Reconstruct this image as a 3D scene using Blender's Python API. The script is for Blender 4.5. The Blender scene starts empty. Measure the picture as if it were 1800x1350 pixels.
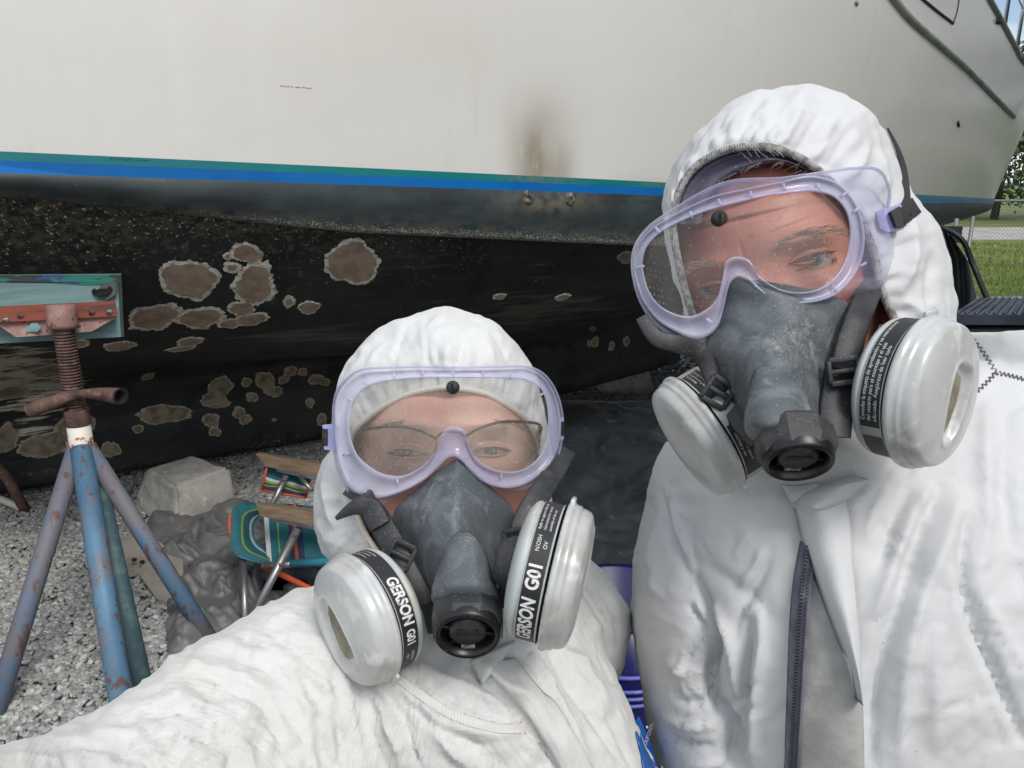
import bpy, bmesh, math, random
import numpy as np
from mathutils import Vector, Matrix, noise
from mathutils.bvhtree import BVHTree
random.seed(7); rng = np.random.default_rng(7)
S = bpy.context.scene
COL = S.collection
# ------------------------------------------------------------------ camera, world, sun, exposure
CAMZ, PITCH, F = 1.6, math.radians(15.0), 1334.0
cam_d = bpy.data.cameras.new('camera'); cam = bpy.data.objects.new('camera', cam_d); COL.objects.link(cam)
cam.location = (0, 0, CAMZ); cam.rotation_euler = (math.pi/2-PITCH, 0, 0)
cam_d.sensor_width = 36; cam_d.lens = 36*F/1800; cam_d.clip_start = .02; cam_d.clip_end = 2000
S.camera = cam
SUN_EL, SUN_AZ = math.radians(50), math.radians(150)   # azimuth clockwise from +Y: behind the camera, to the right
world = bpy.data.worlds.new('World'); S.world = world; world.use_nodes = True
wn = world.node_tree; wn.nodes.clear()
def _n(t, k, **kw):
    n = t.nodes.new(k)
    for a, b in kw.items(): setattr(n, a, b)
    return n
w_out = _n(wn, 'ShaderNodeOutputWorld'); w_bg = _n(wn, 'ShaderNodeBackground')
w_sky = _n(wn, 'ShaderNodeTexSky', sky_type='NISHITA', sun_disc=False, sun_elevation=SUN_EL, sun_rotation=SUN_AZ, dust_density=2.0, air_density=1.0)
w_tc = _n(wn, 'ShaderNodeTexCoord'); w_map = _n(wn, 'ShaderNodeMapping'); w_map.inputs['Scale'].default_value = (1, 1, 2.2)
w_noise = _n(wn, 'ShaderNodeTexNoise'); w_noise.inputs['Scale'].default_value = 2.6; w_noise.inputs['Detail'].default_value = 7; w_noise.inputs['Roughness'].default_value = .55
w_ramp = _n(wn, 'ShaderNodeValToRGB'); w_ramp.color_ramp.elements[0].position = .40; w_ramp.color_ramp.elements[1].position = .58
w_mix = _n(wn, 'ShaderNodeMixRGB'); w_mix.inputs[2].default_value = (6.9, 7.15, 7.5, 1)
L = wn.links.new
L(w_tc.outputs['Generated'], w_map.inputs[0]); L(w_map.outputs[0], w_noise.inputs['Vector']); L(w_noise.outputs[0], w_ramp.inputs[0])
L(w_ramp.outputs[0], w_mix.inputs[0]); L(w_sky.outputs[0], w_mix.inputs[1]); L(w_mix.outputs[0], w_bg.inputs[0]); L(w_bg.outputs[0], w_out.inputs[0])
w_bg.inputs[1].default_value = 0.11
sd = bpy.data.lights.new('sun', 'SUN'); sd.energy = 1.3; sd.angle = math.radians(20); sd.color = (1, .975, .94)
sun = bpy.data.objects.new('sun', sd); COL.objects.link(sun)
sdir = Vector((math.sin(SUN_AZ)*math.cos(SUN_EL), math.cos(SUN_AZ)*math.cos(SUN_EL), math.sin(SUN_EL)))
sun.rotation_euler = sdir.to_track_quat('Z', 'Y').to_euler(); sun.location = (0, 0, 30)
S.view_settings.view_transform = 'Standard'; S.view_settings.look = 'None'
S.view_settings.exposure = 0.6; S.view_settings.gamma = 1; S.view_settings.use_curve_mapping = False
S.render.engine = 'CYCLES'
S.cycles.max_bounces = 8; S.cycles.transparent_max_bounces = 24; S.cycles.caustics_reflective = False; S.cycles.caustics_refractive = False
S.cycles.use_denoising = True
# ------------------------------------------------------------------ helpers
RT = np.array([1., 0, 0]); FW = np.array([0, math.cos(PITCH), -math.sin(PITCH)]); UP = np.array([0, math.sin(PITCH), math.cos(PITCH)])
C0 = np.array([0, 0, CAMZ])
def W(u, v, d):                       # photograph pixel + depth along the view axis -> place in the world
    u, v, d = np.broadcast_arrays(np.asarray(u, float), np.asarray(v, float), np.asarray(d, float))
    return C0 + ((u-900)/F*d)[..., None]*RT + ((675-v)/F*d)[..., None]*UP + d[..., None]*FW
def proj(P):
    q = np.asarray(P, float)-C0; d = q@FW
    return 900+F*(q@RT)/d, 675-F*(q@UP)/d, d
def G(u, v, z=0.0):                   # pixel on the horizontal plane z
    r = (u-900)/F*RT+(675-v)/F*UP+FW
    return C0+r*((z-CAMZ)/r[2])
def GY(u, v, Y):                      # pixel at world distance Y
    r = (u-900)/F*RT+(675-v)/F*UP+FW
    return C0+r*(Y/r[1])
def cdir(x, y, z):                    # camera-space direction (right, up, towards camera) -> world
    d = x*RT+y*UP-z*FW
    return d/np.linalg.norm(d)
def mesh_data(name, V, Fc, mats, mi=None, smooth=True):
    me = bpy.data.meshes.new(name); me.from_pydata([tuple(map(float, p)) for p in V], [], [tuple(int(i) for i in f) for f in Fc])
    for m in (mats if isinstance(mats, (list, tuple)) else [mats]): me.materials.append(m)
    if mi is not None: me.polygons.foreach_set('material_index', np.asarray(mi, np.int32))
    me.polygons.foreach_set('use_smooth', np.full(len(me.polygons), bool(smooth)))
    me.update(); return me
def link(name, me, parent=None, kind=None, label=None):
    o = bpy.data.objects.new(name, me); COL.objects.link(o)
    if parent is not None: o.parent = parent
    if kind: o['kind'] = kind
    if label: o['label'] = label
    return o
def wloc(o):
    p = Vector((0, 0, 0))
    while o is not None: p = p+Vector(o.location); o = o.parent
    return np.array(p)
def part(name, V, Fc, mats, parent=None, mi=None, smooth=True, kind=None, label=None, fix=True):
    V = np.asarray(V, float)
    if parent is not None: V = V-wloc(parent)
    me = mesh_data(name, V, Fc, mats, mi, smooth)
    if fix:
        bm = bmesh.new(); bm.from_mesh(me); bmesh.ops.recalc_face_normals(bm, faces=bm.faces); bm.to_mesh(me); bm.free()
    return link(name, me, parent, kind, label)
def thing(name, label, cat, loc=(0, 0, 0), group=None):
    o = bpy.data.objects.new(name, None); COL.objects.link(o); o.location = tuple(map(float, loc)); o.empty_display_size = .1
    o['label'] = label; o['category'] = cat
    if group: o['group'] = group
    return o
def attr(o, name, vals):
    a = o.data.attributes.new(name, 'FLOAT', 'POINT'); a.data.foreach_set('value', np.asarray(vals, np.float32))
def gridf(n, m, cu=False, cv=False, off=0):
    """faces of an n x m grid of vertices; cu closes along n, cv along m"""
    f = []
    for i in range(n if cu else n-1):
        for j in range(m if cv else m-1):
            f.append((off+i*m+j, off+((i+1) % n)*m+j, off+((i+1) % n)*m+(j+1) % m, off+i*m+(j+1) % m))
    return f
def crv(pts, n, closed=False):
    """Catmull-Rom through pts (any dimension), n points evenly by arc length"""
    P = np.asarray(pts, float); k = len(P); out = []
    segs = k if closed else k-1
    for i in range(segs):
        if closed: a, b, c, d = P[(i-1) % k], P[i], P[(i+1) % k], P[(i+2) % k]
        else: a, b, c, d = P[max(i-1, 0)], P[i], P[i+1], P[min(i+2, k-1)]
        t = np.linspace(0, 1, 13)[:-1][:, None]
        out.append(.5*((2*b)+(-a+c)*t+(2*a-5*b+4*c-d)*t**2+(-a+3*b-3*c+d)*t**3))
    Q = np.vstack(out+[P[:1] if closed else P[-1:]])
    L_ = np.r_[0, np.cumsum(np.linalg.norm(np.diff(Q, axis=0), axis=1))]
    s = np.linspace(0, L_[-1], n+1)[:-1] if closed else np.linspace(0, L_[-1], n)
    return np.stack([np.interp(s, L_, Q[:, j]) for j in range(Q.shape[1])], 1)
class MB:
    def __init__(s): s.V = []; s.F = []; s.mi = []
    def add(s, V, Fc, mi=0):
        o = len(s.V); s.V += [tuple(p) for p in V]; s.F += [tuple(i+o for i in f) for f in Fc]; s.mi += [mi]*len(Fc)
    def box(s, c, size, R=None, mi=0, bev=0.0):
        c = np.asarray(c, float); h = np.asarray(size, float)/2; R = np.eye(3) if R is None else np.asarray(R)   # rows of R = local axes
        if bev <= 0:
            vs = [c+(np.array([x, y, z])*h)@R for x in (-1, 1) for y in (-1, 1) for z in (-1, 1)]
            s.add(vs, [(0, 1, 3, 2), (4, 6, 7, 5), (0, 4, 5, 1), (2, 3, 7, 6), (0, 2, 6, 4), (1, 5, 7, 3)], mi); return
        bm = bmesh.new(); bmesh.ops.create_cube(bm, size=1.0)
        for v in bm.verts: v.co = Vector(np.array(v.co)*h*2)
        bmesh.ops.bevel(bm, geom=list(bm.edges), offset=bev, segments=2, affect='EDGES', profile=.5)
        bm.verts.ensure_lookup_table()
        s.add([c+np.array(v.co)@R for v in bm.verts], [tuple(v.index for v in f.verts) for f in bm.faces], mi); bm.free()
    def tube(s, P, r, seg=12, caps=True, mi=0):
        P = np.asarray(P, float); n = len(P); r = np.broadcast_to(np.asarray(r, float), (n,))
        T = np.gradient(P, axis=0); T /= np.linalg.norm(T, axis=1)[:, None]+1e-12
        a = np.array([0, 0, 1.]) if abs(T[0][2]) < .9 else np.array([1., 0, 0]); V = []
        u = np.cross(T[0], a); u /= np.linalg.norm(u)
        for i in range(n):
            u = u-T[i]*(u@T[i]); u /= np.linalg.norm(u); w = np.cross(T[i], u)
            for k in range(seg):
                t = 2*math.pi*k/seg; V.append(P[i]+r[i]*(math.cos(t)*u+math.sin(t)*w))
        Fc = gridf(n, seg, False, True)
        if caps: Fc += [tuple(range(seg))[::-1], tuple((n-1)*seg+k for k in range(seg))]
        s.add(V, Fc, mi)
    def lathe(s, prof, c, axis, seg=40, ref=None, mi=0):
        axis = np.asarray(axis, float); axis /= np.linalg.norm(axis); a = (np.array([0, 0, 1.]) if abs(axis[2]) < .9 else np.array([1., 0, 0])) if ref is None else np.asarray(ref, float)
        u = a-axis*(a@axis); u /= np.linalg.norm(u); w = np.cross(axis, u)
        V = [np.asarray(c)+axis*h+r*(math.cos(2*math.pi*k/seg)*u+math.sin(2*math.pi*k/seg)*w) for r, h in prof for k in range(seg)]
        s.add(V, gridf(len(prof), seg, False, True), mi)
    def ribbon(s, path, wpx, th=.002, mi=0, n=30, lift=0.0):
        """strap facing the camera: path of (u, v, depth); wpx widths in photo pixels; th thickness in metres"""
        P = crv(path, n); wd = np.interp(np.linspace(0, 1, n), np.linspace(0, 1, len(np.atleast_1d(wpx))) if np.ndim(wpx) else [0, 1], wpx if np.ndim(wpx) else [wpx, wpx])
        T = np.gradient(P[:, :2], axis=0); T /= np.linalg.norm(T, axis=1)[:, None]+1e-9; N = np.stack([-T[:, 1], T[:, 0]], 1)
        V = []
        for sg, dd in ((-1, 0), (-.8, -th/2), (.8, -th/2), (1, 0), (.8, th/2), (-.8, th/2)):
            V.append(W(P[:, 0]+N[:, 0]*wd/2*sg, P[:, 1]+N[:, 1]*wd/2*sg, P[:, 2]+dd-lift))
        V = np.stack(V, 1).reshape(-1, 3)
        Fc = gridf(n, 6, False, True)+[(0, 1, 2, 3, 4, 5), tuple((n-1)*6+k for k in range(6))]
        s.add(V, Fc, mi)
    def obj(s, name, mats, parent=None, smooth=True, kind=None, label=None, fix=True):
        return part(name, s.V, s.F, mats, parent, s.mi if isinstance(mats, (list, tuple)) else None, smooth, kind, label, fix)
def rot_z(a):
    c, s_ = math.cos(a), math.sin(a); return np.array([[c, s_, 0], [-s_, c, 0], [0, 0, 1]])
def sharp(o, ang=35):
    me = o.data; bm = bmesh.new(); bm.from_mesh(me)
    for e in bm.edges:
        if len(e.link_faces) == 2 and e.calc_face_angle(0) > math.radians(ang): e.smooth = False
    bm.to_mesh(me); bm.free(); return o
def fbm(P, scale, oct=4, seed=0.0, ax=(1, 1, 1)):
    out = np.empty(len(P)); o = Vector((seed*13.7, seed*5.1, seed*9.3)); ax = np.asarray(ax)*scale
    for i, p in enumerate(np.asarray(P)*ax): out[i] = noise.fractal(Vector(p)+o, 1.0, 2.0, oct)
    return out
# value noise in numpy for large vertex sets
def vnoise(P, scale, seed=0):
    P = np.asarray(P, float)*scale+1000.5+seed*17.31; I = np.floor(P).astype(np.int64); f = P-I; f = f*f*(3-2*f)
    def h(i, j, k):
        n = (i*374761393+j*668265263+k*2147483647+seed*1274126177) & 0xffffffff
        n = ((n ^ (n >> 13))*1274126177) & 0xffffffff; return ((n ^ (n >> 16)) & 0xffff)/32767.5-1
    r = 0
    for a in (0, 1):
        for b in (0, 1):
            for c in (0, 1):
                w = (f[:, 0] if a else 1-f[:, 0])*(f[:, 1] if b else 1-f[:, 1])*(f[:, 2] if c else 1-f[:, 2])
                r = r+w*h(I[:, 0]+a, I[:, 1]+b, I[:, 2]+c)
    return r
def vf(P, scale, oct=3, seed=0): return sum(vnoise(P, scale*2**i, seed+i)*.5**i for i in range(oct))
# ------------------------------------------------------------------ materials
def rgb(r, g, b): 
    f = lambda c: ((c/255+.055)/1.055)**2.4 if c > 10 else c/255/12.92
    return (f(r), f(g), f(b), 1)
def mat(name, col, rough=.6, metal=0.0, layers=(), bumps=(), spec=.5, alpha=None, sss=0, trans=0.0, coat=0.0, coat_rough=.05, sheen=0, rough_noise=None):
    m = bpy.data.materials.new(name); m.use_nodes = True; t = m.node_tree; t.nodes.clear(); Lk = t.links.new
    out = _n(t, 'ShaderNodeOutputMaterial'); b = _n(t, 'ShaderNodeBsdfPrincipled'); Lk(b.outputs[0], out.inputs[0])
    tc = _n(t, 'ShaderNodeTexCoord')
    col = tuple(col)+(1,) if len(col) == 3 else col
    b.inputs['Roughness'].default_value = rough; b.inputs['Metallic'].default_value = metal
    b.inputs['Specular IOR Level'].default_value = spec; b.inputs['Coat Weight'].default_value = coat; b.inputs['Coat Roughness'].default_value = coat_rough
    b.inputs['Transmission Weight'].default_value = trans
    if sss: b.inputs['Subsurface Weight'].default_value = sss; b.inputs['Subsurface Radius'].default_value = (1, .35, .2); b.inputs['Subsurface Scale'].default_value = .006
    if sheen: b.inputs['Sheen Weight'].default_value = sheen
    def mask(L_):
        sc = L_.get('scale', 5); mp = _n(t, 'ShaderNodeMapping')
        if L_.get('flow'): qa = _n(t, 'ShaderNodeAttribute'); qa.attribute_name = 'flow'; Lk(qa.outputs['Vector'], mp.inputs[0])
        else: Lk(tc.outputs['Object'], mp.inputs[0])
        if 'rot' in L_: mp.inputs['Rotation'].default_value = L_['rot']
        mp.inputs['Scale'].default_value = sc if isinstance(sc, (tuple, list)) else (sc, sc, sc)
        mp.inputs['Location'].default_value = (L_.get('seed', 0)*3.1, L_.get('seed', 0)*1.7, 0)
        k = L_.get('kind', 'noise')
        if k == 'noise':
            q = _n(t, 'ShaderNodeTexNoise'); q.noise_type = 'RIDGED_MULTIFRACTAL' if L_.get('ridged') else 'FBM'; q.inputs['Scale'].default_value = 1; q.inputs['Detail'].default_value = L_.get('detail', 4); q.inputs['Roughness'].default_value = L_.get('nr', .55); q.inputs['Distortion'].default_value = L_.get('dist', 0)
            Lk(mp.outputs[0], q.inputs['Vector']); o = q.outputs[0]
        elif k == 'voronoi':
            q = _n(t, 'ShaderNodeTexVoronoi'); q.inputs['Scale'].default_value = 1; q.feature = L_.get('feature', 'F1'); Lk(mp.outputs[0], q.inputs['Vector']); o = q.outputs['Distance']
        elif k == 'wave':
            q = _n(t, 'ShaderNodeTexWave'); q.inputs['Scale'].default_value = 1; q.inputs['Distortion'].default_value = L_.get('dist', 0); q.bands_direction = L_.get('dir', 'X'); Lk(mp.outputs[0], q.inputs['Vector']); o = q.outputs['Fac']
        elif k == 'const':
            q = _n(t, 'ShaderNodeValue'); q.outputs[0].default_value = 1; o = q.outputs[0]
        elif k == 'attr':
            q = _n(t, 'ShaderNodeAttribute'); q.attribute_name = L_['attr']; o = q.outputs['Fac']
        if 'attr' in L_ and k != 'attr' and L_.get('bias') is not None:      # noise + attribute*bias, then threshold
            qa = _n(t, 'ShaderNodeAttribute'); qa.attribute_name = L_['attr']; ma = _n(t, 'ShaderNodeMath', operation='MULTIPLY_ADD')
            Lk(qa.outputs['Fac'], ma.inputs[0]); ma.inputs[1].default_value = L_['bias']; Lk(o, ma.inputs[2]); o = ma.outputs[0]
        if 'lo' in L_:
            mr = _n(t, 'ShaderNodeMapRange', interpolation_type='SMOOTHSTEP'); mr.inputs[1].default_value = L_['lo']; mr.inputs[2].default_value = L_['hi']; Lk(o, mr.inputs[0]); o = mr.outputs[0]
        if L_.get('amt', 1) != 1:
            ma = _n(t, 'ShaderNodeMath', operation='MULTIPLY'); Lk(o, ma.inputs[0]); ma.inputs[1].default_value = L_['amt']; o = ma.outputs[0]
        if 'attr' in L_ and k != 'attr' and L_.get('bias') is None:
            qa = _n(t, 'ShaderNodeAttribute'); qa.attribute_name = L_['attr']; ma = _n(t, 'ShaderNodeMath', operation='MULTIPLY')
            Lk(qa.outputs['Fac'], ma.inputs[0]); Lk(o, ma.inputs[1]); o = ma.outputs[0]
        return o
    cur = None
    for L_ in layers:
        mx = _n(t, 'ShaderNodeMixRGB'); Lk(mask(L_), mx.inputs[0])
        if cur is None: mx.inputs[1].default_value = col
        else: Lk(cur, mx.inputs[1])
        c = L_['col']; mx.inputs[2].default_value = tuple(c)+(1,) if len(c) == 3 else c
        mx.blend_type = L_.get('mode', 'MIX'); cur = mx.outputs[0]
    if cur is None: b.inputs['Base Color'].default_value = col
    else: Lk(cur, b.inputs['Base Color'])
    if rough_noise:
        mr = _n(t, 'ShaderNodeMapRange'); Lk(mask(rough_noise), mr.inputs[0]); mr.inputs[3].default_value = rough_noise['r0']; mr.inputs[4].default_value = rough_noise['r1']; Lk(mr.outputs[0], b.inputs['Roughness'])
    prev = None
    for B in bumps:
        bp = _n(t, 'ShaderNodeBump'); bp.inputs['Strength'].default_value = B.get('strength', .3); bp.inputs['Distance'].default_value = B.get('distance', .002)
        Lk(mask(B), bp.inputs['Height'])
        if prev is not None: Lk(prev, bp.inputs['Normal'])
        prev = bp.outputs[0]
    if prev is not None: Lk(prev, b.inputs['Normal'])
    if alpha is not None:                # see-through plastic: part of the light passes straight
        tr = _n(t, 'ShaderNodeBsdfTransparent'); tr.inputs[0].default_value = alpha[1]
        mx = _n(t, 'ShaderNodeMixShader'); lw = _n(t, 'ShaderNodeLayerWeight'); lw.inputs[0].default_value = .35
        mr = _n(t, 'ShaderNodeMapRange'); Lk(lw.outputs['Facing'], mr.inputs[0]); mr.inputs[3].default_value = alpha[0]; mr.inputs[4].default_value = min(1, alpha[0]+alpha[2])
        o = mr.outputs[0]
        if len(alpha) > 3:
            mm = _n(t, 'ShaderNodeMath', operation='ADD'); Lk(o, mm.inputs[0]); Lk(mask(alpha[3]), mm.inputs[1]); mm.use_clamp = True; o = mm.outputs[0]
        Lk(o, mx.inputs[0]); Lk(tr.outputs[0], mx.inputs[1]); Lk(b.outputs[0], mx.inputs[2]); Lk(mx.outputs[0], out.inputs[0])
    return m
# ================================================================== SETTING: ground, road, grass, fence, trees
def sheet(name, x0, x1, y0, y1, z, m, nx=2, ny=2):
    X, Y = np.meshgrid(np.linspace(x0, x1, nx), np.linspace(y0, y1, ny), indexing='ij')
    V = np.stack([X.ravel(), Y.ravel(), np.full(X.size, z)], 1)
    o = part(name, V, gridf(nx, ny), m, None, smooth=False, kind='structure', fix=False); return o
m_ground = mat('gravel_bed', rgb(104, 102, 96), .95, layers=[dict(col=rgb(60, 58, 54), kind='noise', scale=60, lo=.4, hi=.6), dict(col=rgb(140, 136, 126), kind='noise', scale=1.2, lo=.5, hi=.8, amt=.4)], bumps=[dict(kind='voronoi', scale=60, strength=.8, distance=.01)])
m_lawn = mat('lawn_soil', rgb(88, 102, 46), .95, layers=[dict(col=rgb(112, 120, 62), scale=.6, lo=.4, hi=.7), dict(col=rgb(70, 88, 34), scale=3, lo=.5, hi=.7)])
m_road = mat('pale_road', rgb(170, 168, 162), .9, layers=[dict(col=rgb(140, 138, 132), scale=2, lo=.4, hi=.7)])
sheet('gravel_ground', -400, 400, -400, 600, 0.0, m_ground)
sheet('lawn', 5.0, 300, 10.6, 21.5, .012, m_lawn)
sheet('far_lawn', 5.0, 300, 27.5, 200, .012, m_lawn)
sheet('road', 5.0, 300, 21.5, 27.5, .006, m_road)
# gravel stones, instanced on a point mesh
stone_m = bpy.data.materials.new('limestone_gravel'); stone_m.use_nodes = True
t = stone_m.node_tree; b = t.nodes['Principled BSDF']; oi = _n(t, 'ShaderNodeObjectInfo'); cr = _n(t, 'ShaderNodeValToRGB'); cr.color_ramp.interpolation = 'LINEAR'
el = cr.color_ramp.elements; el[0].position = 0; el[0].color = rgb(134, 136, 135); el[1].position = 1; el[1].color = rgb(212, 213, 209)
for p_, c_ in ((.25, rgb(168, 170, 168)), (.5, rgb(148, 149, 146)), (.7, rgb(190, 191, 188)), (.85, rgb(174, 170, 160))):
    e_ = el.new(p_); e_.color = c_
nz = _n(t, 'ShaderNodeTexNoise'); nz.inputs['Scale'].default_value = 90; nz.inputs['Detail'].default_value = 5; tc = _n(t, 'ShaderNodeTexCoord')
mx = _n(t, 'ShaderNodeMixRGB', blend_type='MULTIPLY'); mr = _n(t, 'ShaderNodeMapRange'); mr.inputs[1].default_value = .3; mr.inputs[2].default_value = .75; mr.inputs[3].default_value = .62; mr.inputs[4].default_value = 1.1
t.links.new(tc.outputs['Generated'], nz.inputs['Vector']); t.links.new(nz.outputs[0], mr.inputs[0]); t.links.new(oi.outputs['Random'], cr.inputs[0])
mx.inputs[0].default_value = 1; t.links.new(cr.outputs[0], mx.inputs[1]); t.links.new(mr.outputs[0], mx.inputs[2]); t.links.new(mx.outputs[0], b.inputs['Base Color']); b.inputs['Roughness'].default_value = .85
stone_d = stone_m.copy(); stone_d.name = 'shade_dust_gravel'
for e_ in stone_d.node_tree.nodes['Color Ramp'].color_ramp.elements: e_.color = (e_.color[0]*.13, e_.color[1]*.13, e_.color[2]*.135, 1)  # stone colours cut right down for under-hull shade and sanding dust
def stones():
    P = []; S_ = []
    for (x0, x1, y0, y1, dens, r0, r1) in ((-3.3, 3.0, 1.3, 3.2, 7200, .0072, .0125), (-4.2, 4.2, 3.2, 5.0, 5600, .0080, .0138), (-5.5, 7, 5.0, 7.5, 2200, .014, .021), (-6, 10, 7.5, 10.6, 1100, .02, .03)):
        n = int(dens*(x1-x0)*(y1-y0))
        q = np.stack([rng.uniform(x0, x1, n), rng.uniform(y0, y1, n), rng.uniform(.002, .016, n)], 1)
        u, v, d = proj(q); k = (d > .3) & (u > -90) & (u < 1890) & (v < 1430); q = q[k]
        r = rng.uniform(r0, r1, len(q))*np.where(rng.random(len(q)) < .12, 1.35, 1.0)
        q[:, 2] += .012*np.maximum(0, vnoise(q*[1, 1, 0], 3.0)); P.append(q); S_.append(r)
    P = np.vstack(P); r = np.concatenate(S_)
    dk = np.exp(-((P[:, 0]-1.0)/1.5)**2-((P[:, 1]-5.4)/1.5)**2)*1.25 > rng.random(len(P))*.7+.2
    scatter('loose_gravel', P[~dk], r[~dk], stone_m, 'pale grey limestone gravel stones lying loose around the boat'); scatter('shade_dusty_gravel', P[dk], r[dk], stone_d, 'gravel coloured dark for the shade and sanding dust under the boat')
def scatter(name, P, r, smat, lab):
    n = len(P)
    me = bpy.data.meshes.new(name); me.vertices.add(n); me.vertices.foreach_set('co', P.ravel().astype(np.float32))
    a = me.attributes.new('rot', 'FLOAT_VECTOR', 'POINT'); R = np.stack([rng.normal(0, .35, n), rng.normal(0, .35, n), rng.uniform(0, 6.283, n)], 1); a.data.foreach_set('vector', R.ravel().astype(np.float32))
    a = me.attributes.new('scl', 'FLOAT_VECTOR', 'POINT'); Sc = np.stack([r*rng.uniform(.95, 1.35, n), r*rng.uniform(.75, 1.05, n), r*rng.uniform(.5, .8, n)], 1); a.data.foreach_set('vector', Sc.ravel().astype(np.float32))
    o = link(name, me); o['kind'] = 'stuff'; o['label'] = lab; o['category'] = 'gravel'
    ng = bpy.data.node_groups.new('gravel_nodes', 'GeometryNodeTree')
    ng.interface.new_socket('Geometry', in_out='INPUT', socket_type='NodeSocketGeometry'); ng.interface.new_socket('Geometry', in_out='OUTPUT', socket_type='NodeSocketGeometry')
    N = ng.nodes.new; gi = N('NodeGroupInput'); go = N('NodeGroupOutput'); K = ng.links.new
    ico = N('GeometryNodeMeshIcoSphere'); ico.inputs['Radius'].default_value = 1; ico.inputs['Subdivisions'].default_value = 3
    sp = N('GeometryNodeSetPosition'); tx = N('ShaderNodeTexNoise'); tx.inputs['Scale'].default_value = 1.1; tx.inputs['Detail'].default_value = 2
    vm = N('ShaderNodeVectorMath'); vm.operation = 'SUBTRACT'; vm.inputs[1].default_value = (.5, .5, .5); vs = N('ShaderNodeVectorMath'); vs.operation = 'SCALE'; vs.inputs['Scale'].default_value = .95
    K(tx.outputs['Color'], vm.inputs[0]); K(vm.outputs[0], vs.inputs[0]); K(vs.outputs[0], sp.inputs['Offset']); K(ico.outputs['Mesh'], sp.inputs['Geometry'])
    sm = N('GeometryNodeSetShadeSmooth'); K(sp.outputs[0], sm.inputs['Geometry'])
    smt = N('GeometryNodeSetMaterial'); smt.inputs['Material'].default_value = smat; K(sm.outputs[0], smt.inputs['Geometry'])
    iop = N('GeometryNodeInstanceOnPoints'); K(gi.outputs[0], iop.inputs['Points']); K(smt.outputs[0], iop.inputs['Instance'])
    for nm, sk in (('rot', 'Rotation'), ('scl', 'Scale')):
        na = N('GeometryNodeInputNamedAttribute'); na.data_type = 'FLOAT_VECTOR'; na.inputs['Name'].default_value = nm; K(na.outputs['Attribute'], iop.inputs[sk])
    K(iop.outputs[0], go.inputs[0])
    md = o.modifiers.new('gravel', 'NODES'); md.node_group = ng
stones()
# grass blades on the bit of lawn in view
def blades():
    n = 26000; q = np.stack([rng.uniform(5.8, 17, n), rng.uniform(10.5, 20, n), np.full(n, .01)], 1)
    u, v, d = proj(q); q = q[(u > 1640) & (u < 1840)]; n = len(q)
    h = rng.uniform(.03, .10, n)*(1+.5*vnoise(q, 1.3)); a = rng.uniform(0, 6.28, n); w = rng.uniform(.006, .014, n)
    dx = np.stack([np.cos(a), np.sin(a), 0*a], 1); ln = np.stack([rng.normal(0, .35, n), rng.normal(0, .35, n), np.ones(n)], 1)*h[:, None]
    V = np.stack([q-dx*w[:, None], q+dx*w[:, None], q+ln], 1).reshape(-1, 3)
    m = mat('grass_blade', rgb(124, 148, 50), .7, layers=[dict(col=rgb(166, 174, 84), scale=1.5, lo=.4, hi=.65), dict(col=rgb(76, 96, 34), scale=9, lo=.5, hi=.7)])
    o = part('grass', V, [(3*i, 3*i+1, 3*i+2) for i in range(n)], m, None, smooth=False, kind='stuff', fix=False)
    o['label'] = 'short sunlit lawn grass between the gravel yard and the fence'; o['category'] = 'grass'
blades()
# chain link fence
m_galv = mat('galvanised_steel', rgb(150, 152, 150), .45, .7)
m_wire = mat('fence_wire', rgb(120, 124, 122), .5, .6)
def fence():
    y = 14.5; x0, x1 = 8.0, 14.0; f = thing('chain_link_fence', 'grey chain link fence running along the lawn in front of the road', 'fence', ((x0+x1)/2, y, 0))
    for x in np.arange(x0, x1+.1, 2.0):
        mb = MB(); mb.tube([(x, y, 0), (x, y, 1.27)], .03, 10); po = mb.obj('post', m_galv, f); mb = MB(); mb.lathe([(0.001, .05), (.02, .04), (.034, .02), (.034, 0)], (x, y, 1.27), (0, 0, 1), 10); mb.obj('post_cap', m_galv, po)
    mb = MB(); mb.tube([(x0, y, 1.24), (x1, y, 1.24)], .021, 8); mb.obj('top_rail', m_galv, f)
    mb = MB(); mb.tube([(x0, y-.035, .05), (x1, y-.035, .05)], .003, 4); mb.obj('tension_wire', m_wire, f)
    mb = MB(); p = .075
    H = 1.19
    for i in range(int((x1-x0+H)/p)):
        for sg in (1, -1):
            xa = x0+i*p-(H if sg > 0 else 0); xb = xa+sg*H if sg > 0 else xa-H; za, zb = .04, .04+H
            if sg < 0: xa, xb = x0+i*p, x0+i*p-H
            # clip to the panel
            def cl(xa, za, xb, zb):
                if xa == xb: return None
                o = []
                for (xx, zz, X2, Z2) in ((xa, za, xb, zb), (xb, zb, xa, za)):
                    if xx < x0: k = (x0-xx)/(X2-xx); 
                    elif xx > x1: k = (x1-xx)/(X2-xx)
                    else: k = 0
                    if k < 0 or k > 1: return None
                    o.append((xx+(X2-xx)*k, zz+(Z2-zz)*k))
                return o
            c = cl(xa, za, xb, zb)
            if c: mb.tube([(c[0][0], y-.04+.004*sg, c[0][1]), (c[1][0], y-.04+.004*sg, c[1][1])], .0023, 3, caps=False)
    mb.obj('wire_mesh', m_wire, f, kind='stuff')
fence()
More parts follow.
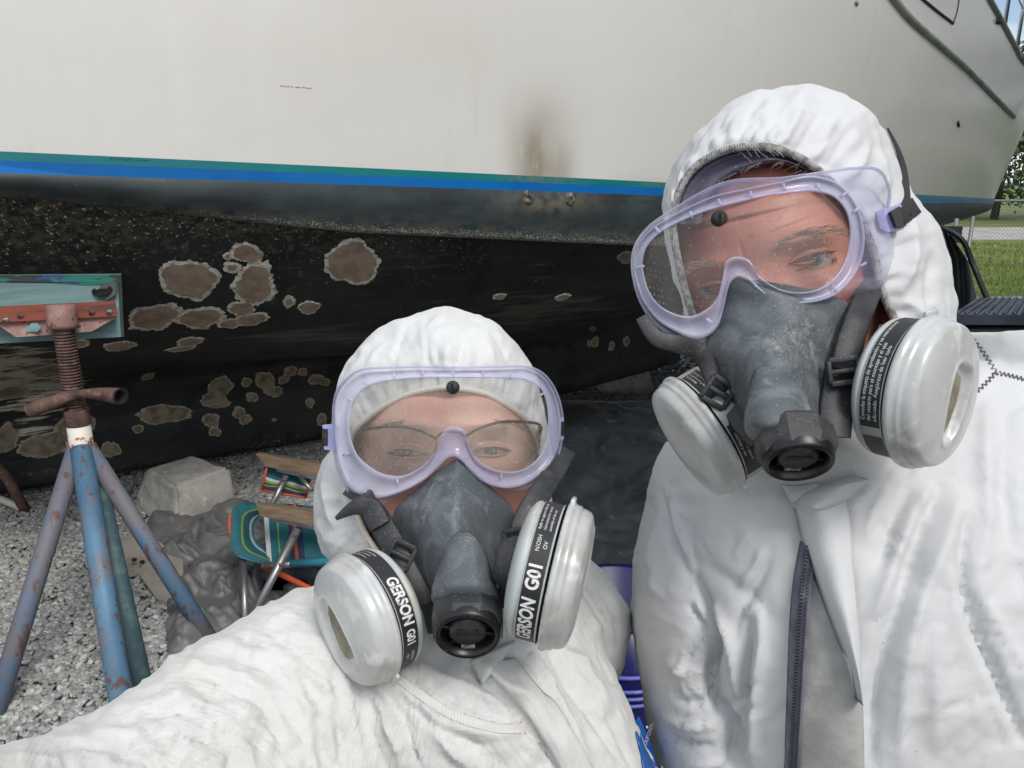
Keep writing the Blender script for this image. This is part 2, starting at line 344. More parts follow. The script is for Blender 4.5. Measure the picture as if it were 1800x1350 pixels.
# trees beyond the road
m_bark = mat('tree_bark', rgb(84, 72, 58), .9, layers=[dict(col=rgb(50, 42, 34), scale=(6, 6, 1), lo=.4, hi=.6)])
m_leafs = [mat('tree_foliage_%s' % c[0], c[1], .6, layers=[dict(col=c[2], scale=.9, lo=.4, hi=.65), dict(col=c[3], scale=5, lo=.5, hi=.7)]) for c in (('dark', rgb(44, 66, 34), rgb(66, 92, 44), rgb(30, 48, 26)), ('mid', rgb(58, 82, 38), rgb(86, 110, 52), rgb(38, 58, 30)))]
def tree(x, y, h, w, k, lab):
    tr = thing('pine_tree' if k == 0 else 'broadleaf_tree', lab, 'tree', (x, y, 0), 'trees beyond the road')
    r = random.Random(int(x*100)); mb = MB()
    mb.tube([(x, y, 0), (x+.1, y, h*.4), (x, y, h*.85)], [.17, .12, .04], 8)
    for i in range(9):
        z = h*r.uniform(.25, .8); a = r.uniform(0, 6.28); l = w*r.uniform(.3, .45)
        mb.tube([(x, y, z), (x+math.cos(a)*l*.6, y+math.sin(a)*l*.6, z+l*.3), (x+math.cos(a)*l, y+math.sin(a)*l, z+l*.5)], [.05, .03, .015], 5)
    mb.obj('trunk', m_bark, tr)
    g = np.random.default_rng(int(x*77)); n = 150 if h > 12 or (x < 22 and y > 30) else 70; V = []; 
    cz = g.uniform(.08, 1, n)**.9; prof = np.sqrt(np.clip(1-((cz-.42)/.6)**2, .02, 1)); aa = g.uniform(0, 6.28, n); rr = prof*w/2*np.sqrt(g.uniform(.1, 1, n))
    C = np.stack([x+rr*np.cos(aa), y+rr*np.sin(aa), cz*h], 1); cs = g.uniform(.35, .75, n)*w/4.5
    m = 70; P = (C[:, None]+g.normal(0, 1, (n, m, 3))*cs[:, None, None]*.55*[1, 1, .75]).reshape(-1, 3)
    a = g.normal(0, 1, (len(P), 3)); a /= np.linalg.norm(a, axis=1)[:, None]; bb = np.cross(a, g.normal(0, 1, (len(P), 3))); bb /= np.linalg.norm(bb, axis=1)[:, None]
    s_ = g.uniform(.06, .13, len(P))[:, None]*(w/4.5)**.5; V = np.stack([P-a*s_, P+bb*s_*.6, P+a*s_, P-bb*s_*.6], 1).reshape(-1, 3); V[:, 2] = np.maximum(V[:, 2], .05)
    part('crown', V, [(4*i, 4*i+1, 4*i+2, 4*i+3) for i in range(len(P))], m_leafs[k], tr, smooth=False, fix=False)
tl = [(16.5, 34, 5.6, 4.6, 0), (20.5, 33, 6.4, 5.0, 1), (24.5, 34, 6.0, 4.8, 0), (29, 33, 7.4, 5.6, 1), (34, 31, 6.8, 5.2, 0), (38.5, 28.5, 7.6, 5.6, 1), (42, 24, 7.0, 5.4, 0), (45, 18.5, 7.6, 5.8, 1), (46.5, 12, 7.0, 5.4, 0), (21, 12.5, 9.5, 6.0, 1), (19.5, 7.5, 10.5, 6.2, 0), (20.5, 2.0, 9.8, 6.4, 1), (19, -3.5, 10.5, 6.2, 0), (17, -8.5, 9.8, 6.0, 1), (12.5, 7.2, 9.0, 4.8, 0), (8.9, 2.6, 13.0, 6.2, 1), (8.7, -2.4, 13.5, 6.4, 0), (7.9, .3, 12.0, 4.4, 1)]  # last entries: unseen close trees added to shade the bow
for i, a in enumerate(tl):
    tree(*a, ['dark tree at the frame edge behind the boat bow', 'bushy green tree just beyond the pale road', 'dark green tree in the row past the road, third along', 'tall leafy tree reflected in the bow', 'dark tree near the bend of the tree row', 'large leafy tree past the bend of the row', 'dark evergreen further round the lawn', 'broad leafy tree far round the lawn', 'last dark tree at the end of the row', 'tall broad tree nearest the bow beside the yard', 'second tall dark tree beside the yard', 'third tall leafy tree beside the yard', 'fourth tall dark tree beside the yard', 'tall leafy tree beside the yard, furthest from the bow', 'unseen dark tree added close off the bow to shade it', 'unseen leafy tree added close beside the bow to shade it', 'unseen dark tree added beside the taller person to shade the bow', 'slim unseen leafy tree added between the two close trees for more bow shade'][i])

# ================================================================== THE BOAT
O2 = np.array([-1.5, 4.4]); E2 = np.array([.86, .51]); E2 /= np.linalg.norm(E2); N2 = np.array([E2[1], -E2[0]])
def HP(s, b, z):
    s, b, z = np.broadcast_arrays(np.asarray(s, float), np.asarray(b, float), np.asarray(z, float))
    return np.stack([O2[0]+E2[0]*s+N2[0]*b, O2[1]+E2[1]*s+N2[1]*b, z], -1)
_bs = crv([(-7, 1.25), (-5, 1.55), (-3, 1.75), (-1, 1.84), (.4, 1.84), (1.65, 1.73), (3.5, 1.36), (5.5, .80), (7, .32), (7.6, 0.07), (7.68, 0.0)], 200)
Bw = lambda s: np.interp(s, _bs[:, 0], _bs[:, 1])
Zw = lambda s: np.interp(s, [-8, 2, 8], [1.645+.0345*8, 1.576, 1.402])
S0, S1 = -6.5, 7.68
boat = thing('sailboat', 'large cream hulled boat on stands with a teal and blue waterline stripe and black underbody', 'boat', (O2[0], O2[1], 0))
m_top = mat('cream_gelcoat', rgb(232, 230, 224), .32, layers=[
    dict(col=rgb(222, 217, 206), scale=(.8, .8, 1.6), lo=.4, hi=.75, amt=.5),
    dict(col=rgb(243, 241, 234), scale=(6, 6, .5), lo=.55, hi=.8, amt=.35),
    dict(col=rgb(206, 198, 182), scale=(9, 9, .7), lo=.58, hi=.8, amt=.25),
    dict(col=rgb(140, 126, 96), kind='noise', scale=(7, 7, 3), lo=-.1, hi=.72, amt=.85, attr='stain'),
    dict(col=rgb(228, 224, 210), kind='noise', scale=(60, 60, 5), lo=.56, hi=.70, attr='drip', amt=.4),
    dict(col=rgb(120, 114, 100), scale=70, lo=.72, hi=.78, amt=.5)],
    coat=.6, coat_rough=.16, rough_noise=dict(scale=3, r0=.22, r1=.42), bumps=[dict(scale=(1.2, 1.2, 2.5), strength=.35, distance=.012), dict(scale=90, strength=.04, distance=.001)])
m_teal = mat('teal_stripe', rgb(10, 122, 122), .38, layers=[dict(col=rgb(16, 108, 122), scale=4, lo=.4, hi=.7, amt=.7), dict(col=rgb(96, 120, 108), kind='noise', scale=40, lo=.3, hi=.6, attr='stain'), dict(col=rgb(9, 96, 130), scale=(3, 3, 80), lo=.5, hi=.7, amt=.5), dict(col=rgb(190, 190, 180), scale=130, lo=.73, hi=.76)])
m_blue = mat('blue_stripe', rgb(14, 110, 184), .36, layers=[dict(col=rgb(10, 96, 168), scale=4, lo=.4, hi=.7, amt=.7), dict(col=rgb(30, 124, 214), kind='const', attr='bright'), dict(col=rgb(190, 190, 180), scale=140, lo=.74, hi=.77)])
m_band = mat('slate_band', rgb(44, 54, 56), .55, layers=[
    dict(col=rgb(66, 76, 76), scale=(3, 3, 6), lo=.4, hi=.7, amt=.8), dict(col=rgb(30, 36, 37), scale=(2, 2, 9), lo=.5, hi=.7),
    dict(col=rgb(96, 98, 90), kind='noise', scale=(14, 14, 40), lo=.35, hi=.62, attr='edge'),
    dict(col=rgb(176, 172, 158), kind='noise', scale=(150, 150, 170), detail=6, attr='edge', bias=.30, lo=.76, hi=.84),
    dict(col=rgb(104, 100, 86), kind='noise', scale=20, lo=.3, hi=.6, attr='fitting'), dict(col=rgb(150, 150, 142), scale=100, lo=.70, hi=.76, amt=.6)],
    bumps=[dict(scale=60, strength=.3, distance=.002)])
m_bottom = mat('black_antifouling', rgb(27, 29, 28), .72, layers=[
    dict(col=rgb(46, 47, 45), scale=(2, 2, 5), lo=.4, hi=.7), dict(col=rgb(12, 16, 16), scale=(5, 5, 5), lo=.5, hi=.65),
    dict(col=rgb(84, 80, 68), kind='noise', scale=(30, 30, 30), detail=8, nr=.75, attr='speck', bias=.22, lo=.66, hi=.76, amt=.9),
    dict(col=rgb(196, 190, 174), kind='noise', scale=(75, 75, 75), detail=5, nr=.6, attr='speck', bias=.12, lo=.73, hi=.76),
    dict(col=rgb(60, 42, 34), scale=14, lo=.68, hi=.74),
    dict(col=rgb(196, 188, 168), kind='noise', scale=(5, 5, 46), detail=7, nr=.7, attr='scrape', bias=.36, lo=.78, hi=.88, amt=.85),
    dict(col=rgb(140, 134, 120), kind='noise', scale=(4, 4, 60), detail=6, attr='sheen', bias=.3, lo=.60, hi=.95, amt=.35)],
    bumps=[dict(scale=45, strength=.5, distance=.002), dict(scale=(4, 4, 4), strength=.4, distance=.012)])
m_keel = m_bottom
# --- topsides
ns, nh = 460, 56
tt = np.r_[np.linspace(0, .30, 30)[:-1], np.linspace(.30, 1, ns-29)]
hh = np.linspace(0, 1, nh)
Hs = lambda t_: np.interp(t_, [0, .53, .67, .789, .873, 1.0], [2.3, 2.2, 1.75, 1.36, 1.12, .98])
Tg, Hg = np.meshgrid(tt, hh, indexing='ij'); Hm = Hg*Hs(Tg)
Sg = S0+Tg*(S1+.36*Hm-S0); sp_ = S0+Tg*(S1-S0)
fl = (.02+.09*np.clip((sp_-2.5)/4, 0, 1)**1.5)*np.clip((8-sp_)/.9, 0, 1)**.6
Bg = Bw(sp_)+fl*Hm+.04*np.sin(np.clip(Hm/1.6, 0, 1)*math.pi)*np.clip((8-sp_)/2, 0, 1)
Zg = Zw(sp_)+Hm
near = HP(Sg, Bg, Zg).reshape(-1, 3); far = HP(Sg, -Bg, Zg).reshape(-1, 3)
V = np.vstack([near, far]); ftop = gridf(ns, nh)+[f[::-1] for f in gridf(ns, nh, off=ns*nh)]
deck = []
nn = ns*nh
for i in range(ns-1): deck.append((i*nh+nh-1, (i+1)*nh+nh-1, nn+(i+1)*nh+nh-1, nn+i*nh+nh-1))
for j in range(nh-1): deck.append((j, j+1, nn+j+1, nn+j))
top = part('topsides', V, ftop+deck, m_top, boat)
u_, v_, d_ = proj(V); g = lambda cu, cv, su, sv: np.exp(-((u_-cu)/su)**2-((v_-cv)/sv)**2)
st = np.clip(1.0*g(940, 300, 36, 75)+.6*g(985, 300, 26, 45)+.35*g(950, 210, 60, 60)+.3*g(1130, 330, 40, 22), 0, 1)*(u_ > 0); st[nn:] = 0
attr(top, 'stain', st); attr(top, 'drip', np.clip(g(930, 290, 34, 40)+g(975, 290, 12, 45), 0, 1))
# --- stripes and underbody
def strip(name, m, rows, ns_=460, attrs=None):
    """rows: list of functions s -> (b, z); mirrored to the far side"""
    s = S0+np.r_[np.linspace(0, .25, 24)[:-1], np.linspace(.25, 1, ns_-23)]*(S1-S0); ns_ = len(s)
    R = [HP(s, *r(s)) for r in rows]; R2 = []
    for r in rows: b_, z_ = r(s); R2.append(HP(s, -b_, z_))
    V = np.vstack([np.stack(R, 1).reshape(-1, 3), np.stack(R2, 1).reshape(-1, 3)]); k = len(rows)
    o = part(name, V, gridf(ns_, k)+[f[::-1] for f in gridf(ns_, k, off=ns_*k)], m, boat)
    return o, V
ws = lambda s: .030*np.clip((8.25-s)/3, .8, 1)
lin = lambda a, b_, k: [(lambda s, f=f: (a(s)[0]*(1-f)+b_(s)[0]*f, a(s)[1]*(1-f)+b_(s)[1]*f)) for f in np.linspace(0, 1, k)]
rA = lambda s: (Bw(s)+.002*(s < 7.9), Zw(s)); rB = lambda s: (Bw(s)+.002*(s < 7.9), Zw(s)-.86*ws(s)); rC = lambda s: (Bw(s)-.001, Zw(s)-2*ws(s))
o_teal, Vt = strip('teal_stripe', m_teal, lin(rA, rB, 4)); u_, v_, d_ = proj(Vt); attr(o_teal, 'stain', np.clip(g(950, 315, 60, 20)+.6*g(1160, 325, 40, 12), 0, 1))
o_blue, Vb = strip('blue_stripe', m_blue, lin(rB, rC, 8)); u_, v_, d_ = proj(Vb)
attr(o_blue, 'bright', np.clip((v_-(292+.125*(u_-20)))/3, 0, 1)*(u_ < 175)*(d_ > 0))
cd = lambda s: np.interp(s, [-4, -2, -1, 0, 1.6, 4, 6, 7.5, 8], [.05, .05, .068, .165, .238, .25, .17, .06, .01])
def band_row(f):
    def r(s):
        zt = Zw(s)-2*ws(s); c = cd(s); b0 = Bw(s)-.001
        return b0-.035*f**1.5*np.clip((8-s)/1.5, 0, 1)+.012*np.sin(f*math.pi)*np.clip((8-s)/1.5, 0, 1), zt-c*f
    return r
rows = [band_row(f) for f in np.linspace(0, 1, 18)]
def lip(s):
    b0, z0 = band_row(1.0)(s); return b0-.05*np.clip((8-s)/1.5, 0, 1), z0-.006
o_band, Vn = strip('waterline_band', m_band, rows+[lip]); u_, v_, d_ = proj(Vn); fr = np.tile(np.r_[np.linspace(0, 1, 18), 1], len(Vn)//19)
attr(o_band, 'edge', np.clip((fr-.45)/.55, 0, 1)**1.6*np.clip(.35+.65*np.interp(u_, [-200, 330, 520, 1100, 1500], [.1, .5, 1, 1, .5]), 0, 1)); attr(o_band, 'fitting', np.clip(g(965, 352, 75, 22), 0, 1))
kz = lambda s: np.interp(s, [-7, -3, 2.2, 3.5, 5, 6.5, 8], [1.0, .62, .62, .80, 1.07, 1.26, 1.375])
WM = crv(np.eye(10), 64)
fzf = lambda s: (lambda q: q*q*(3-2*q))(np.clip((2.25-np.asarray(s, float))/.75, 0, 1))
KB = [1, .955, .885, .80, .66, .50, .33, .2, .1, .02]; KD = [0, .11, .28, .44, .60, .72, .84, .92, .97, 1]
def bot_row(i):
    def r(s):
        b0, z0 = lip(s); k = np.minimum(kz(s), z0-.002); Bb = WM[i]@np.array(KB)*b0; Zb = z0-(z0-k)*(WM[i]@np.array(KD))
        one = np.ones_like(b0); Ab = [b0, .955*b0, .885*b0, .81*b0, .68*b0, .50*b0, .34*one, .25*one, .215*one, .20*one]; Az = [z0, z0-.09, z0-.225, z0-.345, z0-.50, z0-.65, .64*one, .53*one, .46*one, .40*one]
        A_b = sum(w*a for w, a in zip(WM[i], Ab)); A_z = sum(w*a for w, a in zip(WM[i], Az)); f = fzf(s); return Bb*(1-f)+A_b*f, Zb*(1-f)+A_z*f
    return r
o_bot, Vo = strip('underbody', m_bottom, [bot_row(i) for i in range(64)])
def wear_and_sheen(o, V):
    global u_, v_
    u_, v_, d_ = proj(V); n1 = vf(V, 1.5, 3, 3)
    sp = np.clip(np.interp(v_, [380, 400, 470, 560], [1, 1, .6, .15])*np.interp(u_, [-50, 500, 900, 1300], [1, .9, .5, .3])+.25*n1, 0, 1)
    sp = np.maximum(sp, .9*np.clip(g(520, 790, 130, 30)+g(200, 830, 240, 14), 0, 1))
    attr(o, 'speck', sp)
    sc = np.clip(1.1*g(40, 640, 120, 45)+1.0*g(60, 700, 130, 45)+.8*g(60, 770, 100, 30)+.5*g(10, 820, 60, 20), 0, 1)
    attr(o, 'scrape', sc)
    attr(o, 'sheen', np.clip(g(560, 590, 170, 18)+g(1000, 540, 160, 28)+.8*g(900, 570, 60, 30)+.3*g(700, 480, 200, 60), 0, 1))  # painted sheen: pale streaks where the hull bottom catches light
wear_and_sheen(o_bot, Vo)
# --- keel fin
def keel():
    s = np.linspace(-5.2, 3.35, 260); kzz = np.linspace(0, 1, 44)**1.3
    th = np.interp(s, [-5.2, -4.6, 1.45, 1.9, 3.0, 3.35], [.02, .19, .20, .09, .07, .01]); Sg, Kg = np.meshgrid(s, kzz, indexing='ij')
    fz = fzf(Sg); zt = (kz(Sg)+.03)*(1-fz)+.415*fz; zb = .065+.10*np.clip((Sg-2.2)/1.2, 0, 1)
    Z = zt+(zb-zt)*Kg; bulge = th[:, None]*(1+.9*(1-fz)*np.clip(1-Kg*4, 0, 1)**2+.10*np.sin(Kg*math.pi)-.25*np.clip((Kg-.9)/.1, 0, 1))
    P = HP(Sg, bulge, Z).reshape(-1, 3); Q = HP(Sg, -bulge, Z).reshape(-1, 3); n, m = Sg.shape
    f = gridf(n, m)+[q[::-1] for q in gridf(n, m, off=n*m)]
    f += [(i*m+m-1, (i+1)*m+m-1, n*m+(i+1)*m+m-1, n*m+i*m+m-1) for i in range(n-1)]
    V = np.vstack([P, Q]); o = part('keel', V, f, m_keel, boat); wear_and_sheen(o, V); return o, V, f
o_keel, Vk, fk = keel()
def bvh_of(objs):
    V = []; Fc = []
    for o in objs:
        k = len(V); off = wloc(o); V += [tuple(np.array(v.co)+off) for v in o.data.vertices]; Fc += [tuple(i+k for i in p.vertices) for p in o.data.polygons]
    return BVHTree.FromPolygons(V, Fc)
def hit(bv, u, v):
    r = (u-900)/F*RT+(675-v)/F*UP+FW; p, n, i, dd = bv.ray_cast(Vector(C0), Vector(r))
    if p is None: return None, None
    n = np.array(n); n = n if n@r < 0 else -n
    return np.array(p), n
hull_bv = bvh_of([top, o_teal, o_blue, o_band, o_bot, o_keel])
# --- sanded patches on the underbody: a pale feathered ring round a brown-grey core
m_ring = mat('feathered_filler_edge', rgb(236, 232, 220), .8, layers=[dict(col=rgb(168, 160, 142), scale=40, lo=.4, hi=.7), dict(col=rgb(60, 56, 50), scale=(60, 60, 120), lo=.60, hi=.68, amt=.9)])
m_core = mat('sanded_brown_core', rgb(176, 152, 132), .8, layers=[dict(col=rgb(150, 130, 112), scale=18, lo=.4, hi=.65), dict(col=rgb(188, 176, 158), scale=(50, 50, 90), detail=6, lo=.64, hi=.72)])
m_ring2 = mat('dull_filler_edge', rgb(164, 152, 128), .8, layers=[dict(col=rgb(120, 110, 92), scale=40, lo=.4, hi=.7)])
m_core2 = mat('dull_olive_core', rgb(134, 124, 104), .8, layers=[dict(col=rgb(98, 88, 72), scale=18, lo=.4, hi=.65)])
patches = [(332, 491, 50, 36, 5, .16), (447, 500, 38, 38, 60, .26), (433, 445, 31, 16, 12, .3), (619, 461, 49, 37, -8, .13), (272, 557, 45, 23, -12, .22), (352, 558, 44, 17, -3, .25), (425, 542, 24, 13, -8, .25), (442, 561, 29, 11, -8, .2), (404, 568, 20, 9, -6, .3),
 (508, 530, 9, 11, 20, .9), (400, 450, 8, 6, 0, .9), (408, 470, 16, 9, 0, .9), (543, 540, 19, 11, -12, .2), (210, 608, 29, 8, -8, .2), (334, 600, 26, 7, -8, .2), (320, 612, 25, 5, -10, .3), (260, 662, 13, 5, -18, .3), (140, 603, 17, 8, -5, .5),
 (288, 728, 46, 17, -6, .14), (243, 754, 10, 7, 0, .3), (386, 682, 26, 16, -30, .14), (378, 704, 26, 13, 0, .14), (371, 739, 14, 13, 0, .3), (378, 759, 11, 8, 0, .3), (420, 725, 11, 10, 0, .3), (431, 737, 11, 9, 0, .3),
 (466, 670, 18, 16, 15, .14), (481, 688, 15, 10, 0, .2), (433, 672, 9, 8, 0, .3), (443, 698, 11, 8, 0, .3), (500, 666, 12, 7, -30, .3), (511, 652, 12, 8, 0, .2), (532, 654, 9, 7, 0, .2), (556, 667, 14, 9, 0, .2), (571, 671, 9, 7, 0, .2), (545, 708, 7, 9, 0, .3), (566, 738, 9, 11, 0, .3), (482, 738, 4, 3, 0, .6),
 (18, 690, 34, 12, -10, .3), (85, 650, 34, 9, -6, .35), (12, 770, 19, 24, 0, .2), (80, 782, 46, 22, -14, .16), (125, 745, 30, 20, -30, .3), (195, 790, 16, 14, 0, .2), (157, 742, 11, 13, 0, .4),
 (878, 521, 12, 5, -12, .3), (989, 522, 14, 5, -12, .4), (1101, 452, 16, 10, -12, .2), (1020, 588, 5, 8, 20, .4), (1046, 601, 7, 9, 10, .5), (1036, 604, 4, 6, 10, .5), (1075, 608, 5, 8, 10, .5), (1101, 600, 6, 8, 0, .5), (1042, 578, 5, 4, 0, .5)]
pr = random.Random(3)
for k, (cu, cv, rx, ry, ang, ring) in enumerate(patches):
    na, nr = 84, 7; a0 = math.radians(ang); ph = [pr.uniform(0, 6.28) for _ in range(6)]; V = []; ok = True; mi = []
    ro = [0, .45, .8, .93, 1.0, 1.0+.55*ring, 1.0+1.1*ring]; ro = [x/(1+.9*ring)for x in ro]
    for j in range(nr):
        for i in range(na):
            a = 2*math.pi*i/na; w = 1+.07*math.sin(2*a+ph[0])+.06*math.sin(3*a+ph[1])+.045*math.sin(5*a+ph[2])+.03*math.sin(9*a+ph[3])
            if j >= 5: w += (.055 if j == 6 else .02)*(math.sin(4*a+ph[4])+.6*math.sin(11*a+ph[5])+.5*math.sin(23*a+ph[0])+1.1*pr.uniform(-1, 1))*min(1, ring*4)
            if j == 4 or j == 3: w += .02*math.sin(17*a+ph[2])+.02*pr.uniform(-1, 1)
            if j == nr-1: pass
            x, y = rx*ro[j]*w*math.cos(a), ry*ro[j]*w*math.sin(a)
            p, nrm = hit(hull_bv, cu+x*math.cos(a0)-y*math.sin(a0), cv+x*math.sin(a0)+y*math.cos(a0))
            if p is None: ok = False; break
            V.append(p+nrm*(.0030-.0024*(j == nr-1)))
        if not ok: break
    if not ok or max(np.linalg.norm(np.diff(np.array(V), axis=0), axis=1)) > .6: continue
    Fc = gridf(nr, na, False, True); mi = [0 if q < 4*na else 1 for q in range(len(Fc))]
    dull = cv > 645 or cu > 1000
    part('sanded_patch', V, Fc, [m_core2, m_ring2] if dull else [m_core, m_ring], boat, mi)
# --- two through-hull openings with feathered flanges
m_fit = mat('bare_fitting', rgb(112, 104, 90), .75, layers=[dict(col=rgb(52, 50, 46), scale=60, lo=.45, hi=.6), dict(col=rgb(190, 184, 170), scale=110, lo=.62, hi=.68)], bumps=[dict(scale=120, strength=.6, distance=.002)])
m_hole = mat('dark_bore', rgb(20, 17, 15), .9)
for cu, cv, rr in ((928, 347, .030), (1002, 350, .028)):
    p, nrm = hit(hull_bv, cu, cv); mb = MB(); mb.lathe([(rr*1.0, -.004), (rr*.98, .003), (rr*.7, .006), (rr*.40, .007), (rr*.30, .006)], p, nrm, 28); q = MB(); q.lathe([(rr*.32, .0062), (rr*.28, -.01), (0.0001, -.012)], p, nrm, 18)
    o = mb.obj('through_hull_fitting', m_fit, boat); q.obj('bore', m_hole, o)
# pencil scratch on the topsides
m_scr = mat('scratch_mark', rgb(110, 100, 90), .8)
mb = MB()
for i in range(9):
    a = 492+i*6.5+pr.uniform(-1, 1); P = [hit(hull_bv, a+k*4.5, 151+(a+k*4.5-492)*.08+pr.uniform(-.6, .6)) for k in range(2)]
    mb.tube([p+n*.0006 for p, n in P], .0009, 4)
mb.obj('scratch', m_scr, boat)
mb = MB()
for i in range(13):
    a = 194+i*5.4+pr.uniform(-1, 1); P = [hit(hull_bv, a+k*pr.uniform(2, 4), 279.5+(a-194)*.04+pr.uniform(-1.6, 1.6)) for k in range(2)]
    mb.tube([p+n*.0006 for p, n in P], .0013, 4)
mb.obj('pen_marks', mat('pen_ink', rgb(20, 60, 66), .7), boat)
# --- mouldings near the bow
m_rail = mat('grey_rub_rail', rgb(150, 154, 146), .5, layers=[dict(col=rgb(120, 124, 116), scale=6, lo=.4, hi=.7)])
def hull_tube(name, px, r, m, n=40, lift=0, seg=10):
    P = []
    for u, v in crv(px, n):
        p, nr_ = hit(hull_bv, u, v)
        if p is not None: P.append(p+nr_*lift)
    if len(P) > 2:
        mb = MB(); mb.tube(P, r, seg); mb.obj(name, m, boat)
hull_tube('rub_rail', [(1560, -14), (1600, 34), (1650, 78), (1700, 122), (1745, 168), (1782, 205)], np.linspace(.026, .022, 40), m_rail)
m_seam = mat('dark_seam', rgb(40, 44, 46), .6)
hull_tube('hatch_seam', [(1616, -6), (1645, 18), (1675, 41)], .010, m_seam, 16); hull_tube('hatch_seam', [(1675, 41), (1682, 20), (1686, -6)], .006, m_seam, 12)
hull_tube('drain_hole', [(1751, 37), (1758, 38)], .022, m_seam, 5); hull_tube('chip', [(1683, 214), (1685, 222)], .012, m_seam, 4); hull_tube('chip', [(1503, 2), (1506, 8)], .012, m_rail, 4)
# toe rail, stanchions and pulpit along the sheer
sh = [HP(S0+t_*(S1+.36*Hs(t_)-S0), 0, 0) for t_ in (0,)]
ti = np.arange(0, ns, 6); ti = np.r_[ti, ns-1]
for sgn, arr in ((1, near), (-1, far)):
    P = arr.reshape(ns, nh, 3)[ti, -1]; mb = MB(); mb.tube(P+[0, 0, .012], .022, 8); mb.obj('toe_rail', m_rail, boat)
m_ss = mat('stainless_rail', rgb(170, 174, 178), .25, .9)
mb = MB(); P = near.reshape(ns, nh, 3); top_pts = []
for i in np.linspace(ns*.72, ns-2, 7).astype(int):
    p = P[i, -1]; mb.tube([p, p+[0, 0, .62]], .014, 6); top_pts.append(p+[0, 0, .62])
mb.tube(top_pts, .013, 6); mb.tube([q-[0, 0, .3] for q in top_pts], .006, 5); mb.obj('pulpit', m_ss, boat)
# ================================================================== YARD OBJECTS
def slab(pts, dep, th, bev=0):
    """prism: photo outline at real depth(s), given thickness away from the camera"""
    pts = np.asarray(pts, float); dep = np.broadcast_to(np.asarray(dep, float), (len(pts),))
    A = W(pts[:, 0], pts[:, 1], dep); n = len(A); nv = np.cross(A[1]-A[0], A[2]-A[0]); nv /= np.linalg.norm(nv)
    if nv@FW < 0: nv = -nv
    return np.vstack([A, A+nv*th]), [tuple(range(n)), tuple(range(2*n-1, n-1, -1))]+[(i, (i+1) % n, n+(i+1) % n, n+i) for i in range(n)]
m_rust = mat('rusted_steel', rgb(104, 78, 70), .8, layers=[dict(col=rgb(74, 56, 50), scale=18, lo=.4, hi=.65), dict(col=rgb(132, 108, 100), scale=40, lo=.55, hi=.7)], bumps=[dict(scale=80, strength=.4, distance=.002)])
m_jblue = mat('worn_blue_paint', rgb(74, 112, 142), .55, layers=[
    dict(col=rgb(98, 136, 162), scale=(5, 5, 2.5), lo=.4, hi=.7), dict(col=rgb(112, 112, 116), scale=(14, 14, 3), seed=3, detail=8, nr=.7, lo=.50, hi=.62, amt=.8),
    dict(col=rgb(104, 80, 70), scale=(26, 26, 9), seed=7, detail=9, nr=.75, lo=.55, hi=.60), dict(col=rgb(58, 60, 66), scale=(30, 30, 8), detail=8, nr=.7, lo=.60, hi=.72, amt=.8), dict(col=rgb(40, 36, 36), scale=60, lo=.68, hi=.72), dict(col=rgb(214, 216, 212), scale=30, seed=4, lo=.76, hi=.79)],
    bumps=[dict(scale=50, strength=.35, distance=.002)])
m_jgrey = mat('weathered_leg_paint', rgb(112, 108, 114), .65, layers=[dict(col=rgb(84, 114, 142), scale=(9, 9, 2.5), detail=8, nr=.65, lo=.44, hi=.60), dict(col=rgb(98, 74, 68), scale=(22, 22, 9), seed=2, detail=9, nr=.75, lo=.54, hi=.60), dict(col=rgb(40, 36, 36), scale=60, lo=.70, hi=.74)], bumps=[dict(scale=50, strength=.35, distance=.002)])
m_jgreen = mat('dull_teal_leg_paint', rgb(60, 84, 92), .65, layers=[dict(col=rgb(82, 108, 112), scale=20, lo=.5, hi=.7), dict(col=rgb(70, 58, 50), scale=(12, 12, 6), seed=2, lo=.6, hi=.66)], bumps=[dict(scale=50, strength=.35, distance=.002)])
m_white_chip = mat('chipped_white_paint', rgb(226, 222, 208), .6, layers=[dict(col=rgb(176, 104, 76), scale=(30, 30, 30), lo=.54, hi=.6), dict(col=rgb(36, 30, 28), scale=75, lo=.66, hi=.7)])
m_pinkish = mat('faded_red_paint', rgb(150, 116, 108), .7, layers=[dict(col=rgb(176, 146, 138), scale=25, lo=.45, hi=.7), dict(col=rgb(104, 60, 50), scale=50, lo=.58, hi=.66)], bumps=[dict(scale=80, strength=.3, distance=.002)])
m_redwood = mat('red_stained_timber', rgb(132, 62, 40), .65, layers=[dict(col=rgb(92, 44, 30), scale=(3, 3, 50), detail=6, lo=.4, hi=.62), dict(col=rgb(170, 96, 66), scale=(6, 6, 90), lo=.6, hi=.7), dict(col=rgb(60, 30, 24), scale=30, lo=.64, hi=.7)], bumps=[dict(scale=(6, 6, 90), strength=.4, distance=.002)])
m_padteal = mat('pale_teal_painted_board', rgb(126, 158, 158), .6, layers=[dict(col=rgb(106, 140, 142), scale=(4, 4, 40), lo=.4, hi=.65), dict(col=rgb(150, 176, 172), scale=8, lo=.55, hi=.75), dict(col=rgb(84, 90, 86), scale=40, lo=.68, hi=.72)])
m_padedge = mat('board_top_smears', rgb(52, 60, 62), .6, layers=[dict(col=rgb(36, 134, 116), scale=(7, 7, 30), seed=1, lo=.50, hi=.54), dict(col=rgb(44, 92, 150), scale=(6, 6, 20), seed=5, lo=.55, hi=.58)])
m_darkgap = mat('dark_cavity', rgb(24, 22, 22), .9)
